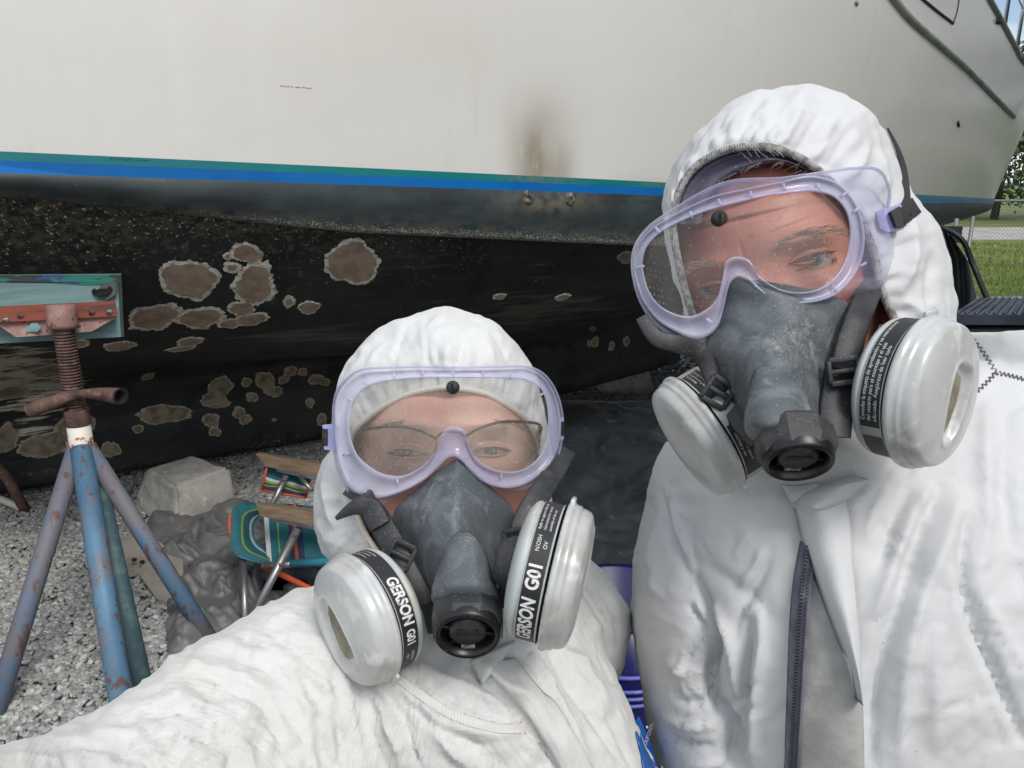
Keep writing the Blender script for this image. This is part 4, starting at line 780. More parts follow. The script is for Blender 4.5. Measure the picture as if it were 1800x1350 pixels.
m_suitM = mat('smooth_white_coverall', rgb(206, 207, 207), .7, spec=.3, layers=[
    dict(col=rgb(198, 198, 195), scale=(5, 5, 5), lo=.45, hi=.75, amt=.6), dict(col=rgb(128, 124, 118), kind='noise', scale=150, detail=6, nr=.65, attr='grime', bias=.16, lo=.66, hi=.80, amt=.45),
    dict(col=rgb(168, 164, 156), kind='noise', scale=(14, 14, 7), detail=6, attr='grime', lo=.35, hi=.75, amt=.8), dict(col=rgb(70, 68, 66), scale=95, lo=.775, hi=.80, amt=.8)],
    bumps=[ dict(ridged=1, scale=(13, 13, 7), detail=1, lo=.75, hi=1.15, dist=.8, strength=.5, distance=.005, seed=5), dict(scale=(9, 9, 6), ridged=1, detail=3, nr=.5, strength=.25, distance=.008, dist=.9), dict(scale=(26, 26, 18), ridged=1, detail=4, nr=.5, strength=.22, distance=.003, dist=.6), dict(scale=330, detail=5, strength=.3, distance=.0006)])
m_hem = mat('elastic_hem', rgb(172, 172, 168), .8, layers=[dict(col=rgb(120, 120, 116), scale=240, lo=.45, hi=.6)], bumps=[dict(kind='wave', scale=(220, 220, 220), strength=.5, distance=.001, dist=2)])
m_seam = mat('coverall_seam_line', rgb(150, 148, 142), .8)
def remesh(tubes, vox, smooth=8):
    V = []; Fc = []
    for v, f in tubes: k = len(V); V += [tuple(p) for p in v]; Fc += [tuple(i+k for i in q) for q in f]
    me = mesh_data('tmp', V, Fc, [], None); bm = bmesh.new(); bm.from_mesh(me); bmesh.ops.recalc_face_normals(bm, faces=bm.faces); bm.to_mesh(me); bm.free()
    o = bpy.data.objects.new('tmp', me); COL.objects.link(o)
    r = o.modifiers.new('r', 'REMESH'); r.mode = 'VOXEL'; r.voxel_size = vox; r.use_smooth_shade = True
    s = o.modifiers.new('s', 'SMOOTH'); s.iterations = smooth; s.factor = .5
    dg = bpy.context.evaluated_depsgraph_get(); ev = o.evaluated_get(dg); m2 = bpy.data.meshes.new_from_object(ev)
    n = len(m2.vertices); V = np.empty(n*3); m2.vertices.foreach_get('co', V); V = V.reshape(-1, 3); Fc = [tuple(p.vertices) for p in m2.polygons]
    Nn = np.empty(n*3); m2.vertices.foreach_get('normal', Nn); Nn = Nn.reshape(-1, 3)
    bpy.data.objects.remove(o); bpy.data.meshes.remove(me); bpy.data.meshes.remove(m2); return V, Fc, Nn
def sect(rows, seg=40, n=60, expo=2.3):
    """closed tube from rows (uL, vL, uR, vR, depth, half thickness): silhouette pixel pairs at real depth"""
    R = crv(rows, n); V = []
    for r in R:
        A, B_ = W(r[0], r[1], r[4]), W(r[2], r[3], r[4]); c = (A+B_)/2; h = (B_-A)/2
        cd_ = c-C0; cd_ /= np.linalg.norm(cd_); ex = h/np.linalg.norm(h); dn = cd_-ex*(cd_@ex); dn /= np.linalg.norm(dn)
        for k in range(seg):
            a = 2*math.pi*k/seg; ca, sa = math.cos(a), math.sin(a); x = abs(ca)**(2/expo)*np.sign(ca); y = abs(sa)**(2/expo)*np.sign(sa)
            V.append(c+h*x+dn*r[5]*y)
    m = len(R); return V, gridf(m, seg, False, True)+[tuple(range(seg))[::-1], tuple((m-1)*seg+k for k in range(seg))]
def wtube(P, r, seg=28, flat=1.0):
    mb = MB(); P = crv(np.c_[np.asarray(P, float), r], max(12, len(P)*6)); mb.tube(P[:, :3], P[:, 3], seg); return mb.V, mb.F
def strokes(V, N, S_, gate=True):
    """raise (+) or sink (-) folds drawn as lines in the photo; S_: (polyline, half width px, metres[, sharp])"""
    u, v, d = proj(V); q = np.stack([u, v], 1); out = np.zeros(len(V)); view = (C0-V); view /= np.linalg.norm(view, axis=1)[:, None]; fr = np.clip((N*view).sum(1)*2.0, 0, 1)
    idx = np.where(fr > 0)[0]; qq = q[idx]
    for st_ in S_:
        pl, w, amp = st_[:3]; P = crv(pl, 14); lo = P.min(0)-w*3; hi = P.max(0)+w*3; k = np.where(np.all((qq > lo) & (qq < hi), axis=1))[0]
        if not len(k): continue
        x = qq[k]; best = np.full(len(k), 1e9); tb = np.zeros(len(k))
        for i in range(len(P)-1):
            a, b_ = P[i], P[i+1]; ab = b_-a; t_ = np.clip(((x-a)@ab)/(ab@ab), 0, 1); dd = np.linalg.norm(x-a-t_[:, None]*ab, axis=1); bt = dd < best; best[bt] = dd[bt]; tb[bt] = (i+t_[bt])/(len(P)-1)
        tap = np.sin(np.clip(tb, .0, 1)*math.pi)**.45 if len(st_) < 4 else 1.0
        out[idx[k]] += amp*(.55*np.exp(-(best/w)**2)+.75*np.exp(-best/(w*.62)))*np.where(np.isfinite(tap), tap, 0)
    return V+N*(out*fr)[:, None]
def facets(V, N, u, v, a1, a2, lim=2300):
    P = np.stack([u/100, v/100, 0*u], 1); P = P+np.stack([vf(P, .9, 2, 61), vf(P, .9, 2, 62), 0*u], 1)*.35
    h = a1*facet(P, 1.15, 5, .6)+a2*facet(P, 2.6, 9, 1.5)+a2*.45*facet(P, 5.0, 13, 2.4)
    return V+N*(h*np.clip((lim-v)/400, 0, 1))[:, None]
def vnormals(V, Fc):
    me = mesh_data('tmp', V, Fc, [], None); n = len(V); N = np.empty(n*3); me.vertices.foreach_get('normal', N); bpy.data.meshes.remove(me); return N.reshape(-1, 3)
def hood(name, rim, sil, ctr, drim, dsil, dback, mat_, parent, N=260, K=54, Kb=22, gather=.004, folds=(), seedn=0, power=1.0):
    R = crv(rim, N, True); Sx = crv(sil, N, True); V = []
    for k in range(K):
        t_ = k/(K-1); a = t_*math.pi/2; P = R+(Sx-R)*math.sin(a)**power; dr = drim(R[:, 0], R[:, 1]); ds = dsil(Sx[:, 0], Sx[:, 1]); V.append(W(P[:, 0], P[:, 1], dr+(ds-dr)*(1-math.cos(a))))
    for k in range(1, Kb):
        a = k/(Kb-1)*math.pi/2; P = Sx+(np.array(ctr)-Sx)*(1-math.cos(a)); ds = dsil(Sx[:, 0], Sx[:, 1]); V.append(W(P[:, 0], P[:, 1], ds+(dback-ds)*math.sin(a)))
    V = np.array(V); n = len(V); V = V.reshape(-1, 3); Fc = gridf(n, N, False, True)
    Nn = vnormals(V, Fc)
    if np.mean((Nn*(V-W(ctr[0], ctr[1], (dback+dsil(np.array([ctr[0]]), np.array([ctr[1]]))[0])/2))).sum(1)) < 0: Nn = -Nn
    th = np.tile(np.linspace(0, 1, N, endpoint=False), n); kk = np.repeat(np.arange(n), N)/(K-1)
    ang = np.stack([np.cos(th*2*math.pi)*3.2, np.sin(th*2*math.pi)*3.2, kk*.9], 1)
    g_ = (1-np.abs(vnoise(ang, 3.4, seedn)))*vnoise(ang, 1.1, seedn+3)+.6*vnoise(ang, 7.5, seedn+1)
    fall = np.exp(-kk*2.6)*np.clip(kk*14, .2, 1); amp = gather*g_*fall*1.6+.0025*vf(V, 16, 3, seedn+5)+.0016*(1-2*np.abs(vf(V, 30, 2, seedn+8)))*np.clip(kk*4, 0, 1)
    V = V+Nn*amp[:, None]
    V = strokes(V, Nn, folds); uu, vv_, _d = proj(V); V = facets(V, Nn, uu, vv_, .0016, .0013)
    return part(name, V, Fc, mat_, parent), R
def head(parent, uc, vc, rx, ry, roll, dfront, depth, feats, mat_, yaw=0.0, neck=None, name='body', shoulders=None):
    """face as a sculpted surface: (uc, vc) centre, radii in px, features in roll-aligned px; neck and trunk in the same mesh"""
    na, nr = 220, 150; ca, sa = math.cos(roll), math.sin(roll); V = []; X = []; Y = []
    rr = np.linspace(0, 1, nr)**.9; aa = np.linspace(0, 2*math.pi, na, endpoint=False)
    R_, A = np.meshgrid(rr, aa, indexing='ij'); x = rx*np.sin(R_*math.pi/2)*np.cos(A); y = ry*np.sin(R_*math.pi/2)*np.sin(A)
    d = dfront+depth*(1-np.cos(R_*math.pi/2))+yaw*x
    for f in feats: d = d+f(x, y)
    u = uc+x*ca-y*sa; v = vc+x*sa+y*ca; V = [W(u, v, d).reshape(-1, 3)]; Fc = gridf(nr, na, False, True)
    # back of the skull
    nb = 24; last = V[0][-na:]; ctr = W(uc, vc, dfront+depth*2.0+0*uc)
    for k in range(1, nb):
        a = k/(nb-1)*math.pi/2; V.append(last+(ctr-last)*(1-math.cos(a))+FW*depth*.9*math.sin(a)*0)
    base = len(V[0]); Fc += gridf(nb, na, False, True, off=base-na)
    V = np.vstack(V)
    if neck is not None:
        nv, nf = neck; k = len(V); V = np.vstack([V, np.array(nv)]); Fc += [tuple(i+k for i in q) for q in nf]
    o = part(name, V, Fc, mat_, parent); return o
G2 = lambda cx, cy, sx, sy, amp, rot=0.0: (lambda x, y: amp*np.exp(-(((x-cx)*math.cos(rot)+(y-cy)*math.sin(rot))/sx)**2-((-(x-cx)*math.sin(rot)+(y-cy)*math.cos(rot))/sy)**2))
def almond(cx, cy, hw, hu, hl, amp, ridge, rot=0.0):
    """eye opening: sinks inside the almond, lid rims raised round it"""
    def f(x, y):
        X = (x-cx)*math.cos(rot)+(y-cy)*math.sin(rot); Y = -(x-cx)*math.sin(rot)+(y-cy)*math.cos(rot)
        k = np.clip(1-(X/hw)**2, 0, 1); top = -hu*k**.8; bot = hl*k**.9; 
        ins = np.minimum(Y-top, bot-Y); inside = 1/(1+np.exp(-np.clip((ins-.5)/.7, -30, 30)))*(np.abs(X) < hw)
        dl = np.abs(Y-top); rd = np.exp(-(dl/4.5)**2)*(np.abs(X) < hw*1.12)*(Y < top+2)*np.clip(1.2-(X/hw)**2, 0, 1)+.7*np.exp(-(np.abs(Y-bot)/4)**2)*(np.abs(X) < hw)*(Y > bot-2)*np.clip(1-(X/hw)**2, 0, 1)
        cr_ = np.exp(-((Y-(top-8))/1.8)**2)*(np.abs(X) < hw*1.1)*np.clip(1.15-(X/hw)**2, 0, 1)
        return amp*inside-ridge*rd+ridge*.8*cr_
    return f
def eyeball(u, v, d, r, gaze, parent, iris):
    m_w = mat('eye_white', rgb(176, 158, 148), .2, coat=.5); m_i = mat('iris', iris, .12, coat=1.0, layers=[dict(col=tuple(c*.55 for c in iris[:3]), scale=900, lo=.4, hi=.6)]); m_p = mat('pupil', rgb(8, 8, 10), .1, coat=1.0)
    c = W(u, v, d); ax = np.asarray(gaze); mb = MB(); pf = [(r*math.sin(a), r*math.cos(a)) for a in np.linspace(.0001, math.pi-.0001, 30)]; mi_s = len(mb.F)
    mb.lathe(pf, c, ax, 32); mi = [2 if q//32 < 3 else 1 if q//32 < 5 else 0 for q in range(len(mb.F))]; mb.mi = mi
    return mb.obj('eye', [m_w, m_i, m_p], parent)
def hairs(name, roots, mat_, parent, r=.00022):
    mb = MB()
    for P in roots: mb.tube(P, np.linspace(r, r*.3, len(P)), 3, caps=False)
    return mb.obj(name, mat_, parent, kind='stuff')
m_skinW = mat('fair_skin', rgb(226, 178, 160), .5, sss=.1, layers=[dict(col=rgb(214, 152, 134), scale=14, lo=.4, hi=.7, amt=.7), dict(col=rgb(170, 104, 84), scale=160, lo=.62, hi=.72, amt=.5), dict(col=rgb(190, 118, 102), kind='const', attr='red')], bumps=[dict(scale=420, detail=4, strength=.5, distance=.0006), dict(scale=90, detail=5, strength=.35, distance=.0015)])
m_skinM = mat('ruddy_skin', rgb(198, 134, 116), .5, sss=.06, layers=[dict(col=rgb(182, 112, 98), scale=14, lo=.4, hi=.7, amt=.8), dict(col=rgb(142, 84, 68), scale=150, lo=.60, hi=.72, amt=.55), dict(col=rgb(178, 114, 96), kind='const', attr='red')], bumps=[dict(scale=360, detail=5, strength=.6, distance=.0007), dict(scale=80, detail=5, strength=.45, distance=.0016)])
m_browW = mat('brow_hair_brown', rgb(96, 78, 62), .7); m_greyhair = mat('grey_hair', rgb(156, 148, 140), .6)
# ---------------------------------------------------------------- the crouching person taking the picture
P1 = thing('person', 'shorter person in dusty white hooded coverall reaching one arm out towards the viewer', 'person', (-.12, .72, 0), 'people in white coveralls')
feat = [G2(0, 66, 26, 46, -.016), G2(-72, -6, 42, 26, .011), G2(74, -8, 42, 26, .011), G2(-72, -48, 50, 13, -.005), G2(74, -48, 50, 13, -.005), G2(-95, 70, 45, 34, -.008), G2(95, 70, 45, 34, -.008),
        almond(-74, 2, 33, 10, 8, .006, .0022, .03), almond(74, -2, 33, 10, 8, .006, .0022, -.03), G2(-70, 26, 34, 4, .0015), G2(74, 24, 34, 4, .0015), G2(-20, -100, 90, 3, .0020, .04), G2(20, -116, 90, 3, .0018, -.03)]
neckW = sect([(700, 930, 900, 930, .66, .05), (690, 1040, 910, 1040, .68, .05), (640, 1150, 990, 1150, .69, .05), (600, 1350, 1040, 1350, .68, .07), (600, 1700, 1040, 1700, .66, .07)], 28, 24)
hd1 = head(P1, 789, 795, 170, 229, 0.0, .570, .085, feat, m_skinW, 0, neckW)
def bvh_of(objs):
    V = []; Fc = []
    for o in objs:
        k = len(V); off = wloc(o); V += [tuple(np.array(v.co)+off) for v in o.data.vertices]; Fc += [tuple(i+k for i in p.vertices) for p in o.data.polygons]
    return BVHTree.FromPolygons(V, Fc)
def redness(o, S_, base=0):
    n = len(o.data.vertices); V = np.empty(n*3); o.data.vertices.foreach_get('co', V); V = V.reshape(-1, 3)+wloc(o); u, v, d = proj(V); r = np.full(n, float(base))
    for cu, cv, su, sv, a in S_: r += a*np.exp(-((u-cu)/su)**2-((v-cv)/sv)**2)
    attr(o, 'red', np.clip(r+.15*vf(V, 40, 2, 4), 0, 1))
redness(hd1, [(680, 880, 60, 40, .8), (900, 860, 50, 40, .8), (780, 860, 40, 30, .5), (740, 720, 60, 20, .3)])
hb1 = bvh_of([hd1])
for u, d in ((715, 0), (863, 0)): eyeball(u, 796, (hit(hb1, u, 796)[0]-C0)@FW-.0038+.0122, .0122, cdir(-.1 if u > 800 else .1, -.02, 1), P1, rgb(96, 104, 86))

def lids(P, bv, cu, cv, hw, hu, hl, rot, skin, seed=1):
    """upper and lower eyelid rims with a dark lash line"""
    ca, sa = math.cos(rot), math.sin(rot); de = min((hit(bv, cu+dx, cv+14)[0]-C0)@FW for dx in (-20, 0, 20))
    for sg, h, r in ((-1, hu, .0017), (1, hl, .0011)):
        Q = []
        for i in range(25):
            x = -hw*1.08+2.16*hw*i/24; k = max(0, 1-(x/(hw*1.08))**2); y = sg*h*k**.8; u, v = cu+x*ca-y*sa, cv+x*sa+y*ca; pp = hit(bv, u, v+sg*5)[0]; dd = (pp-C0)@FW; Q.append([*W(u, v, dd-.0004-.0012*k), r*(.35+.65*k**.5)])
        Q = np.array(Q); mb = MB(); mb.tube(Q[:, :3], Q[:, 3], 10); o = mb.obj('eyelid', skin, P); attr(o, 'red', np.full(len(o.data.vertices), .35))
        mb = MB(); mb.tube(Q[:, :3]+(-UP*sg*-1)*(Q[:, 3:4]*.75)*1.0-FW*.0006, .00035 if sg < 0 else .0002, 5); mb.obj('lash_line', m_lash, P)
m_lash = mat('dark_lash', rgb(46, 36, 30), .7)
def brow(pts, d, n, ln, m, parent, jit=4, up=-.5, seed=1, w=5):
    r_ = random.Random(seed); P = crv(pts, n); out = []
    for i in range(n):
        u, v = P[i, 0]+r_.uniform(-2, 2), P[i, 1]+r_.uniform(-w, w); dx = (P[min(i+1, n-1), 0]-P[max(i-1, 0), 0]); sg = 1 if dx > 0 else -1
        a = sg*ln*r_.uniform(.6, 1.2); b_ = up*ln*r_.uniform(-.2, 1); out.append([W(u, v, d), W(u+a*.5, v+b_*.5+r_.uniform(-1, 1), d-.0018), W(u+a, v+b_*.7+r_.uniform(-jit, jit)*.5, d-.0012)])
    return out
hairs('eyebrow', brow([(758, 748), (730, 744), (690, 747), (662, 756)], (hit(hb1, 700, 748)[0]-C0)@FW-.001, 90, 13, m_browW, P1, seed=2, w=3), m_browW, P1)
hairs('eyebrow', brow([(822, 746), (850, 742), (890, 744), (918, 754)], (hit(hb1, 880, 745)[0]-C0)@FW-.001, 90, 13, m_browW, P1, seed=3, w=3), m_browW, P1)
for sgn, ue in ((1, 715), (-1, 863)):
    L_ = [];
    for i in range(22):
        x = -30+60*i/21; y = 796-8*(1-(x/33)**2)**.8; dl = (hit(hb1, ue, 780)[0]-C0)@FW; L_.append([W(ue+x, y, dl), W(ue+x*1.06, y+2.5, dl-.0035)])
    hairs('eyelashes', L_, mat('dark_lash', rgb(50, 40, 34), .7), P1, .00025)
lids(P1, hb1, 715, 797, 33, 10.5, 8, .03, m_skinW); lids(P1, hb1, 863, 793, 33, 10.5, 8, -.03, m_skinW)
# hood
silW = [(780, 543), (850, 555), (893, 583), (920, 618), (938, 658), (958, 720), (966, 790), (962, 860), (962, 930), (940, 1010), (860, 1060), (700, 1050), (625, 1015), (578, 975), (556, 930), (546, 880), (558, 828), (588, 782), (590, 720), (600, 662), (625, 620), (660, 585), (712, 556)]
rimW = [(790, 682), (847, 690), (887, 710), (922, 735), (946, 775), (950, 830), (940, 890), (920, 960), (870, 1015), (780, 1025), (700, 1005), (650, 950), (624, 890), (613, 830), (619, 765), (653, 730), (687, 707), (722, 692), (760, 684)]
fh = [([(737, 560), (742, 600), (750, 650)], 3, .0012), ([(745, 560), (748, 600), (755, 650)], 3, -.0012), ([(780, 650), (790, 610), (800, 590)], 6, .0022), ([(800, 650), (812, 615), (816, 590)], 5, -.002), ([(690, 650), (700, 600), (715, 570)], 6, -.0016), ([(870, 660), (862, 620), (845, 590)], 6, .002), ([(900, 660), (880, 610), (860, 580)], 5, -.0018), ([(640, 660), (655, 625), (680, 600)], 6, .0018), ([(585, 800), (570, 860), (590, 930)], 9, .004), ([(600, 850), (598, 900), (612, 960)], 8, -.004), ([(620, 940), (600, 960), (585, 975)], 6, .003), ([(655, 940), (640, 975), (610, 990)], 6, -.003)]
hW, RW = hood('hood', rimW, silW, (765, 760), lambda u, v: .572+.00022*np.abs(u-790)+.00006*np.clip(v-760, 0, 300), lambda u, v: .665+.0*u, .80, m_hoodW, P1, gather=.0030, folds=fh, seedn=1)
hm = RW; dr = .572+.00022*np.abs(hm[:, 0]-790)+.00006*np.clip(hm[:, 1]-760, 0, 300); pts = W(hm[:, 0], hm[:, 1], dr-.001)
def loop_tube(P, r, seg=8, bump=0, seedn=0):
    n = len(P); T = np.roll(P, -1, 0)-np.roll(P, 1, 0); T /= np.linalg.norm(T, axis=1)[:, None]; u = FW[None]-T*(T@FW)[:, None]; u /= np.linalg.norm(u, axis=1)[:, None]; w = np.cross(T, u); V = []
    rr = r*(1+bump*np.sin(np.arange(n)*2.4)) if np.ndim(r) == 0 else r
    for k in range(seg): a = 2*math.pi*k/seg; V.append(P+(math.cos(a)*u+math.sin(a)*w)*np.asarray(rr).reshape(-1, 1))
    return np.stack(V, 1).reshape(-1, 3), gridf(n, seg, True, True)
V, Fc = loop_tube(pts, .0022, 8, .12); part('hood_hem', V, Fc, mat('cream_hem', rgb(220, 214, 196), .8, bumps=[dict(scale=500, strength=.4, distance=.0008)]), P1)
# coverall: trunk, both sleeves, legs in one cloth surface
zb = .95
def leg(xh, yh, xf, yf, zh, bend=0.12): return wtube([(xh, yh, zh), (xh+(xf-xh)*.4, yh-bend*.6+(yf-yh)*.4, zh*.62), (xf, yf-bend*.2, .30), (xf, yf, .08)], [.125, .105, .085, .08])
trW = sect([(725, 1015, 935, 1015, .66, .07), (640, 1040, 1010, 1040, .665, .10), (585, 1090, 1050, 1090, .66, .12), (560, 1150, 1066, 1150, .65, .13), (545, 1200, 1085, 1200, .64, .14), (540, 1240, 1106, 1240, .635, .145), (545, 1300, 1126, 1300, .63, .15), (550, 1360, 1146, 1360, .63, .15), (560, 1480, 1165, 1480, .64, .16), (570, 1640, 1175, 1640, .66, .16), (600, 1850, 1170, 1850, .70, .15)], 48, 80)
laW = sect([(950, 985, 1030, 985, .70, .06), (955, 1000, 1062, 1020, .71, .07), (960, 1040, 1096, 1060, .71, .075), (960, 1090, 1104, 1110, .71, .075), (960, 1140, 1088, 1165, .71, .07), (950, 1200, 1060, 1230, .72, .065), (930, 1300, 1030, 1320, .74, .06), (900, 1450, 1010, 1470, .78, .06)], 36, 50)
raW = sect([(760, 1060, 800, 1330, .63, .085), (640, 1024, 760, 1500, .615, .10), (545, 1037, 700, 1560, .59, .10), (450, 1083, 600, 1640, .56, .095), (340, 1142, 500, 1720, .52, .09), (200, 1240, 380, 1800, .47, .085), (100, 1290, 280, 1850, .43, .08), (0, 1314, 200, 1850, .395, .075), (-140, 1340, 60, 1850, .355, .068), (-320, 1400, -160, 1800, .32, .055), (-470, 1450, -360, 1700, .30, .038)], 48, 90)
hipw = W(870, 1850, .70); V, Fc, Nn = remesh([trW, laW, raW, leg(hipw[0]-.10, hipw[1]+.0, hipw[0]-.14, hipw[1]+.05, hipw[2]+.05), leg(hipw[0]+.10, hipw[1], hipw[0]+.12, hipw[1]+.1, hipw[2]+.05)], .0029, 6)
SW = [ # arm creases
 ([(347, 1128), (420, 1136), (500, 1170), (560, 1215)], 9, 0.0019), ([(360, 1150), (430, 1158), (500, 1200), (545, 1260)], 7, -0.0022), ([(300, 1180), (380, 1175), (450, 1200), (490, 1250), (510, 1345)], 8, 0.0021), ([(290, 1200), (370, 1192), (440, 1220), (478, 1270), (492, 1345)], 6, -0.0023),
 ([(500, 1165), (525, 1210), (540, 1260), (550, 1350)], 7, 0.0025), ([(520, 1165), (545, 1215), (560, 1270), (566, 1350)], 6, -0.0026), ([(560, 1160), (575, 1210), (582, 1280), (585, 1350)], 7, 0.0025), ([(580, 1180), (594, 1240), (600, 1350)], 5, -0.0023), ([(600, 1160), (612, 1220), (625, 1290), (640, 1350)], 8, 0.0028), ([(455, 1110), (500, 1130), (560, 1190)], 6, -0.0017),
 ([(180, 1260), (260, 1232), (340, 1230), (400, 1260), (450, 1340)], 10, 0.0022), ([(190, 1285), (270, 1255), (340, 1262), (390, 1300), (410, 1345)], 8, -0.0025), ([(90, 1300), (170, 1285), (250, 1300), (300, 1345)], 9, 0.0019), ([(60, 1330), (140, 1310), (220, 1330), (250, 1360)], 7, -0.0019), ([(220, 1225), (300, 1195), (380, 1150)], 7, 0.0011), ([(-20, 1335), (50, 1325), (110, 1345)], 7, 0.0017), ([(540, 1060), (480, 1090), (400, 1130)], 7, 0.0012), ([(545, 1080), (490, 1105), (430, 1125)], 5, -0.0012),
 # chest
 ([(640, 1210), (680, 1250), (716, 1350)], 9, .006), ([(655, 1210), (698, 1250), (740, 1350)], 7, -.0055), ([(690, 1200), (740, 1240), (800, 1275), (870, 1288), (925, 1286)], 7, .0045), ([(700, 1222), (745, 1262), (805, 1300), (870, 1312)], 7, -.004), ([(715, 1180), (770, 1215), (840, 1250), (920, 1270)], 6, -.003), ([(735, 1165), (790, 1195), (850, 1222), (905, 1255)], 8, .004),
 ([(826, 1160), (850, 1200), (885, 1225), (935, 1290), (975, 1350)], 6, -.008), ([(845, 1165), (880, 1205), (940, 1225)], 8, .006), ([(750, 1260), (780, 1300), (830, 1350)], 12, .005), ([(800, 1290), (850, 1320), (890, 1350)], 10, -.004),
 ([(930, 1150), (960, 1190), (985, 1235), (1040, 1350)], 8, .006), ([(960, 1140), (1000, 1200), (1050, 1270), (1090, 1350)], 10, -.005), ([(1000, 1140), (1040, 1200), (1085, 1250)], 10, .005), ([(1010, 1060), (1040, 1100), (1056, 1150), (1080, 1205)], 7, -.009), ([(1020, 1020), (1055, 1060), (1075, 1120)], 7, .004), ([(1050, 1040), (1082, 1090), (1086, 1140)], 5, -.003), ([(1030, 1090), (1048, 1150), (1062, 1180)], 6, .004), ([(975, 1130), (1010, 1165), (1060, 1180)], 9, .004), ([(1060, 1260), (1090, 1300), (1110, 1350)], 8, -.004), ([(880, 1150), (920, 1160), (960, 1200)], 6, -.003)]
ra_ = random.Random(21)
for i in range(95):
    r = ra_.uniform(120, 430); a0 = ra_.uniform(-2.6, -.35); da = ra_.uniform(.12, .42); cx_, cy_ = 300+ra_.uniform(-30, 30), 1420+ra_.uniform(-20, 20); rr_ = [r+ra_.uniform(-6, 6) for _ in range(4)]
    SW.append(([(cx_+rr_[k]*math.cos(a0+da*k/3), cy_+rr_[k]/1.15*math.sin(a0+da*k/3)) for k in range(4)], ra_.uniform(3.5, 6.5), ra_.choice((1, -1, -1))*ra_.uniform(.0014, .0036)))
for i in range(46):
    u0, v0 = ra_.uniform(640, 1080), ra_.uniform(1150, 1330); l_ = ra_.uniform(40, 120); t0 = ra_.uniform(.75, 1.15); SW.append(([(u0, v0), (u0+l_*.5*math.cos(t0)+ra_.uniform(-4, 4), v0+l_*.5*math.sin(t0)), (u0+l_*math.cos(t0), v0+l_*math.sin(t0))], ra_.uniform(3.5, 6), ra_.choice((1, -1))*ra_.uniform(.001, .0022)))
V = strokes(V, Nn, SW)
u_, v_, d_ = proj(V); T1 = np.stack([(u_-v_*.35)*.02, (v_+u_*.3)*.006, d_*4], 1); wr = (1-2*np.abs(vnoise(T1, 1.0, 3)))*.0014+(1-2*np.abs(vnoise(T1, 2.3, 5)))*.0008
r_, th_ = np.hypot(u_-300, (v_-1420)*1.15), np.arctan2(v_-1420, u_-300); kA = np.clip((660-u_)/60, 0, 1)*np.clip((2200-v_)/300, 0, 1)
aw = (1-np.abs(vnoise(np.stack([r_/30+vnoise(np.stack([th_*5, r_/120, 0*r_], 1), 1, 44)*1.0, th_*1.9, 0*r_], 1), 1.0, 41)))**3
wr = wr*(1-kA)+kA*(aw-.25)*.0022
V = V+Nn*((wr+.002*vf(V, 9, 3, 2)+.0008*(1-2*np.abs(vf(V, 26, 3, 12))))*(v_ < 2500))[:, None]
V = facets(V, Nn, u_, v_, .0020, .0014)
suitW = part('coverall', V, Fc, m_suitW, P1, fix=False)
def flow(o, fn):
    n = len(o.data.vertices); V = np.empty(n*3); o.data.vertices.foreach_get('co', V); V = V.reshape(-1, 3)+wloc(o); u, v, d = proj(V); a = o.data.attributes.new('flow', 'FLOAT_VECTOR', 'POINT'); x, y = fn(u, v, V); a.data.foreach_set('vector', np.stack([x, y, 0*x], 1).ravel().astype(np.float32))
def flW(u, v, V):
    r = np.hypot((u-300)*1.0, (v-1420)*1.15); th = np.arctan2(v-1420, u-300); k = 1/(1+np.exp(-np.clip((u-680)/45, -30, 30)))
    x2, y2 = (u*.86-v*.50), (u*.50+v*.86); return (r*(1-k)+x2*k)/100, (th*300*(1-k)+y2*k)/100
flow(suitW, flW)
bvW = bvh_of([suitW, hW])
def drape(bv, u, v, off, dflt=.6):
    p, n = hit(bv, u, v)
    if p is None: return W(u, v, dflt), -FW
    r = p-C0; return p-r/np.linalg.norm(r)*off, n
def patch_on(bv, name, L_, R_, off, m, parent, n=40, k=8, th=.0012, bulge=0.0, dflt=.6, label=None):
    """cloth strip lying on the garment: left and right edge lines in photo pixels"""
    A, B_ = crv(L_, n), crv(R_, n); V = []; D = np.zeros((n, k))
    for i in range(n):
        for j in range(k):
            t_ = j/(k-1); u, v = A[i]*(1-t_)+B_[i]*t_; p, _q = hit(bv, u, v); D[i, j] = dflt if p is None else (p-C0)@FW
    for _ in range(3): D[1:-1] = (D[:-2]+2*D[1:-1]+D[2:])/4
    D = np.minimum(D, np.array([[0 if hit(bv, *(A[i]*(1-j/(k-1))+B_[i]*j/(k-1)))[0] is None else 9 for j in range(k)] for i in range(n)])+D)
    V = [W(*(A[i]*(1-j/(k-1))+B_[i]*j/(k-1)), D[i, j]-off-bulge*math.sin(math.pi*j/(k-1))) for i in range(n) for j in range(k)]
    V = np.array(V); q = len(V); f = gridf(n, k)+[x[::-1] for x in gridf(n, k, off=q)]
    bd = [j for j in range(k)]+[i*k+k-1 for i in range(1, n)]+[(n-1)*k+j for j in range(k-2, -1, -1)]+[i*k for i in range(n-2, 0, -1)]
    f += [(bd[i], bd[(i+1) % len(bd)], q+bd[(i+1) % len(bd)], q+bd[i]) for i in range(len(bd))]
    return part(name, np.vstack([V, V+FW*(th+off*.9)]), f, m, parent, label=label)
patch_on(bvW, 'storm_flap', [(846, 1168), (880, 1205), (935, 1270), (990, 1365)], [(905, 1160), (950, 1215), (985, 1250), (1050, 1365)], .004, m_suitW, P1, bulge=.004)
patch_on(bvW, 'collar_fold', [(828, 1163), (836, 1180), (846, 1200)], [(905, 1130), (880, 1165), (850, 1202)], .006, m_suitW, P1, 20, 8, bulge=.003)
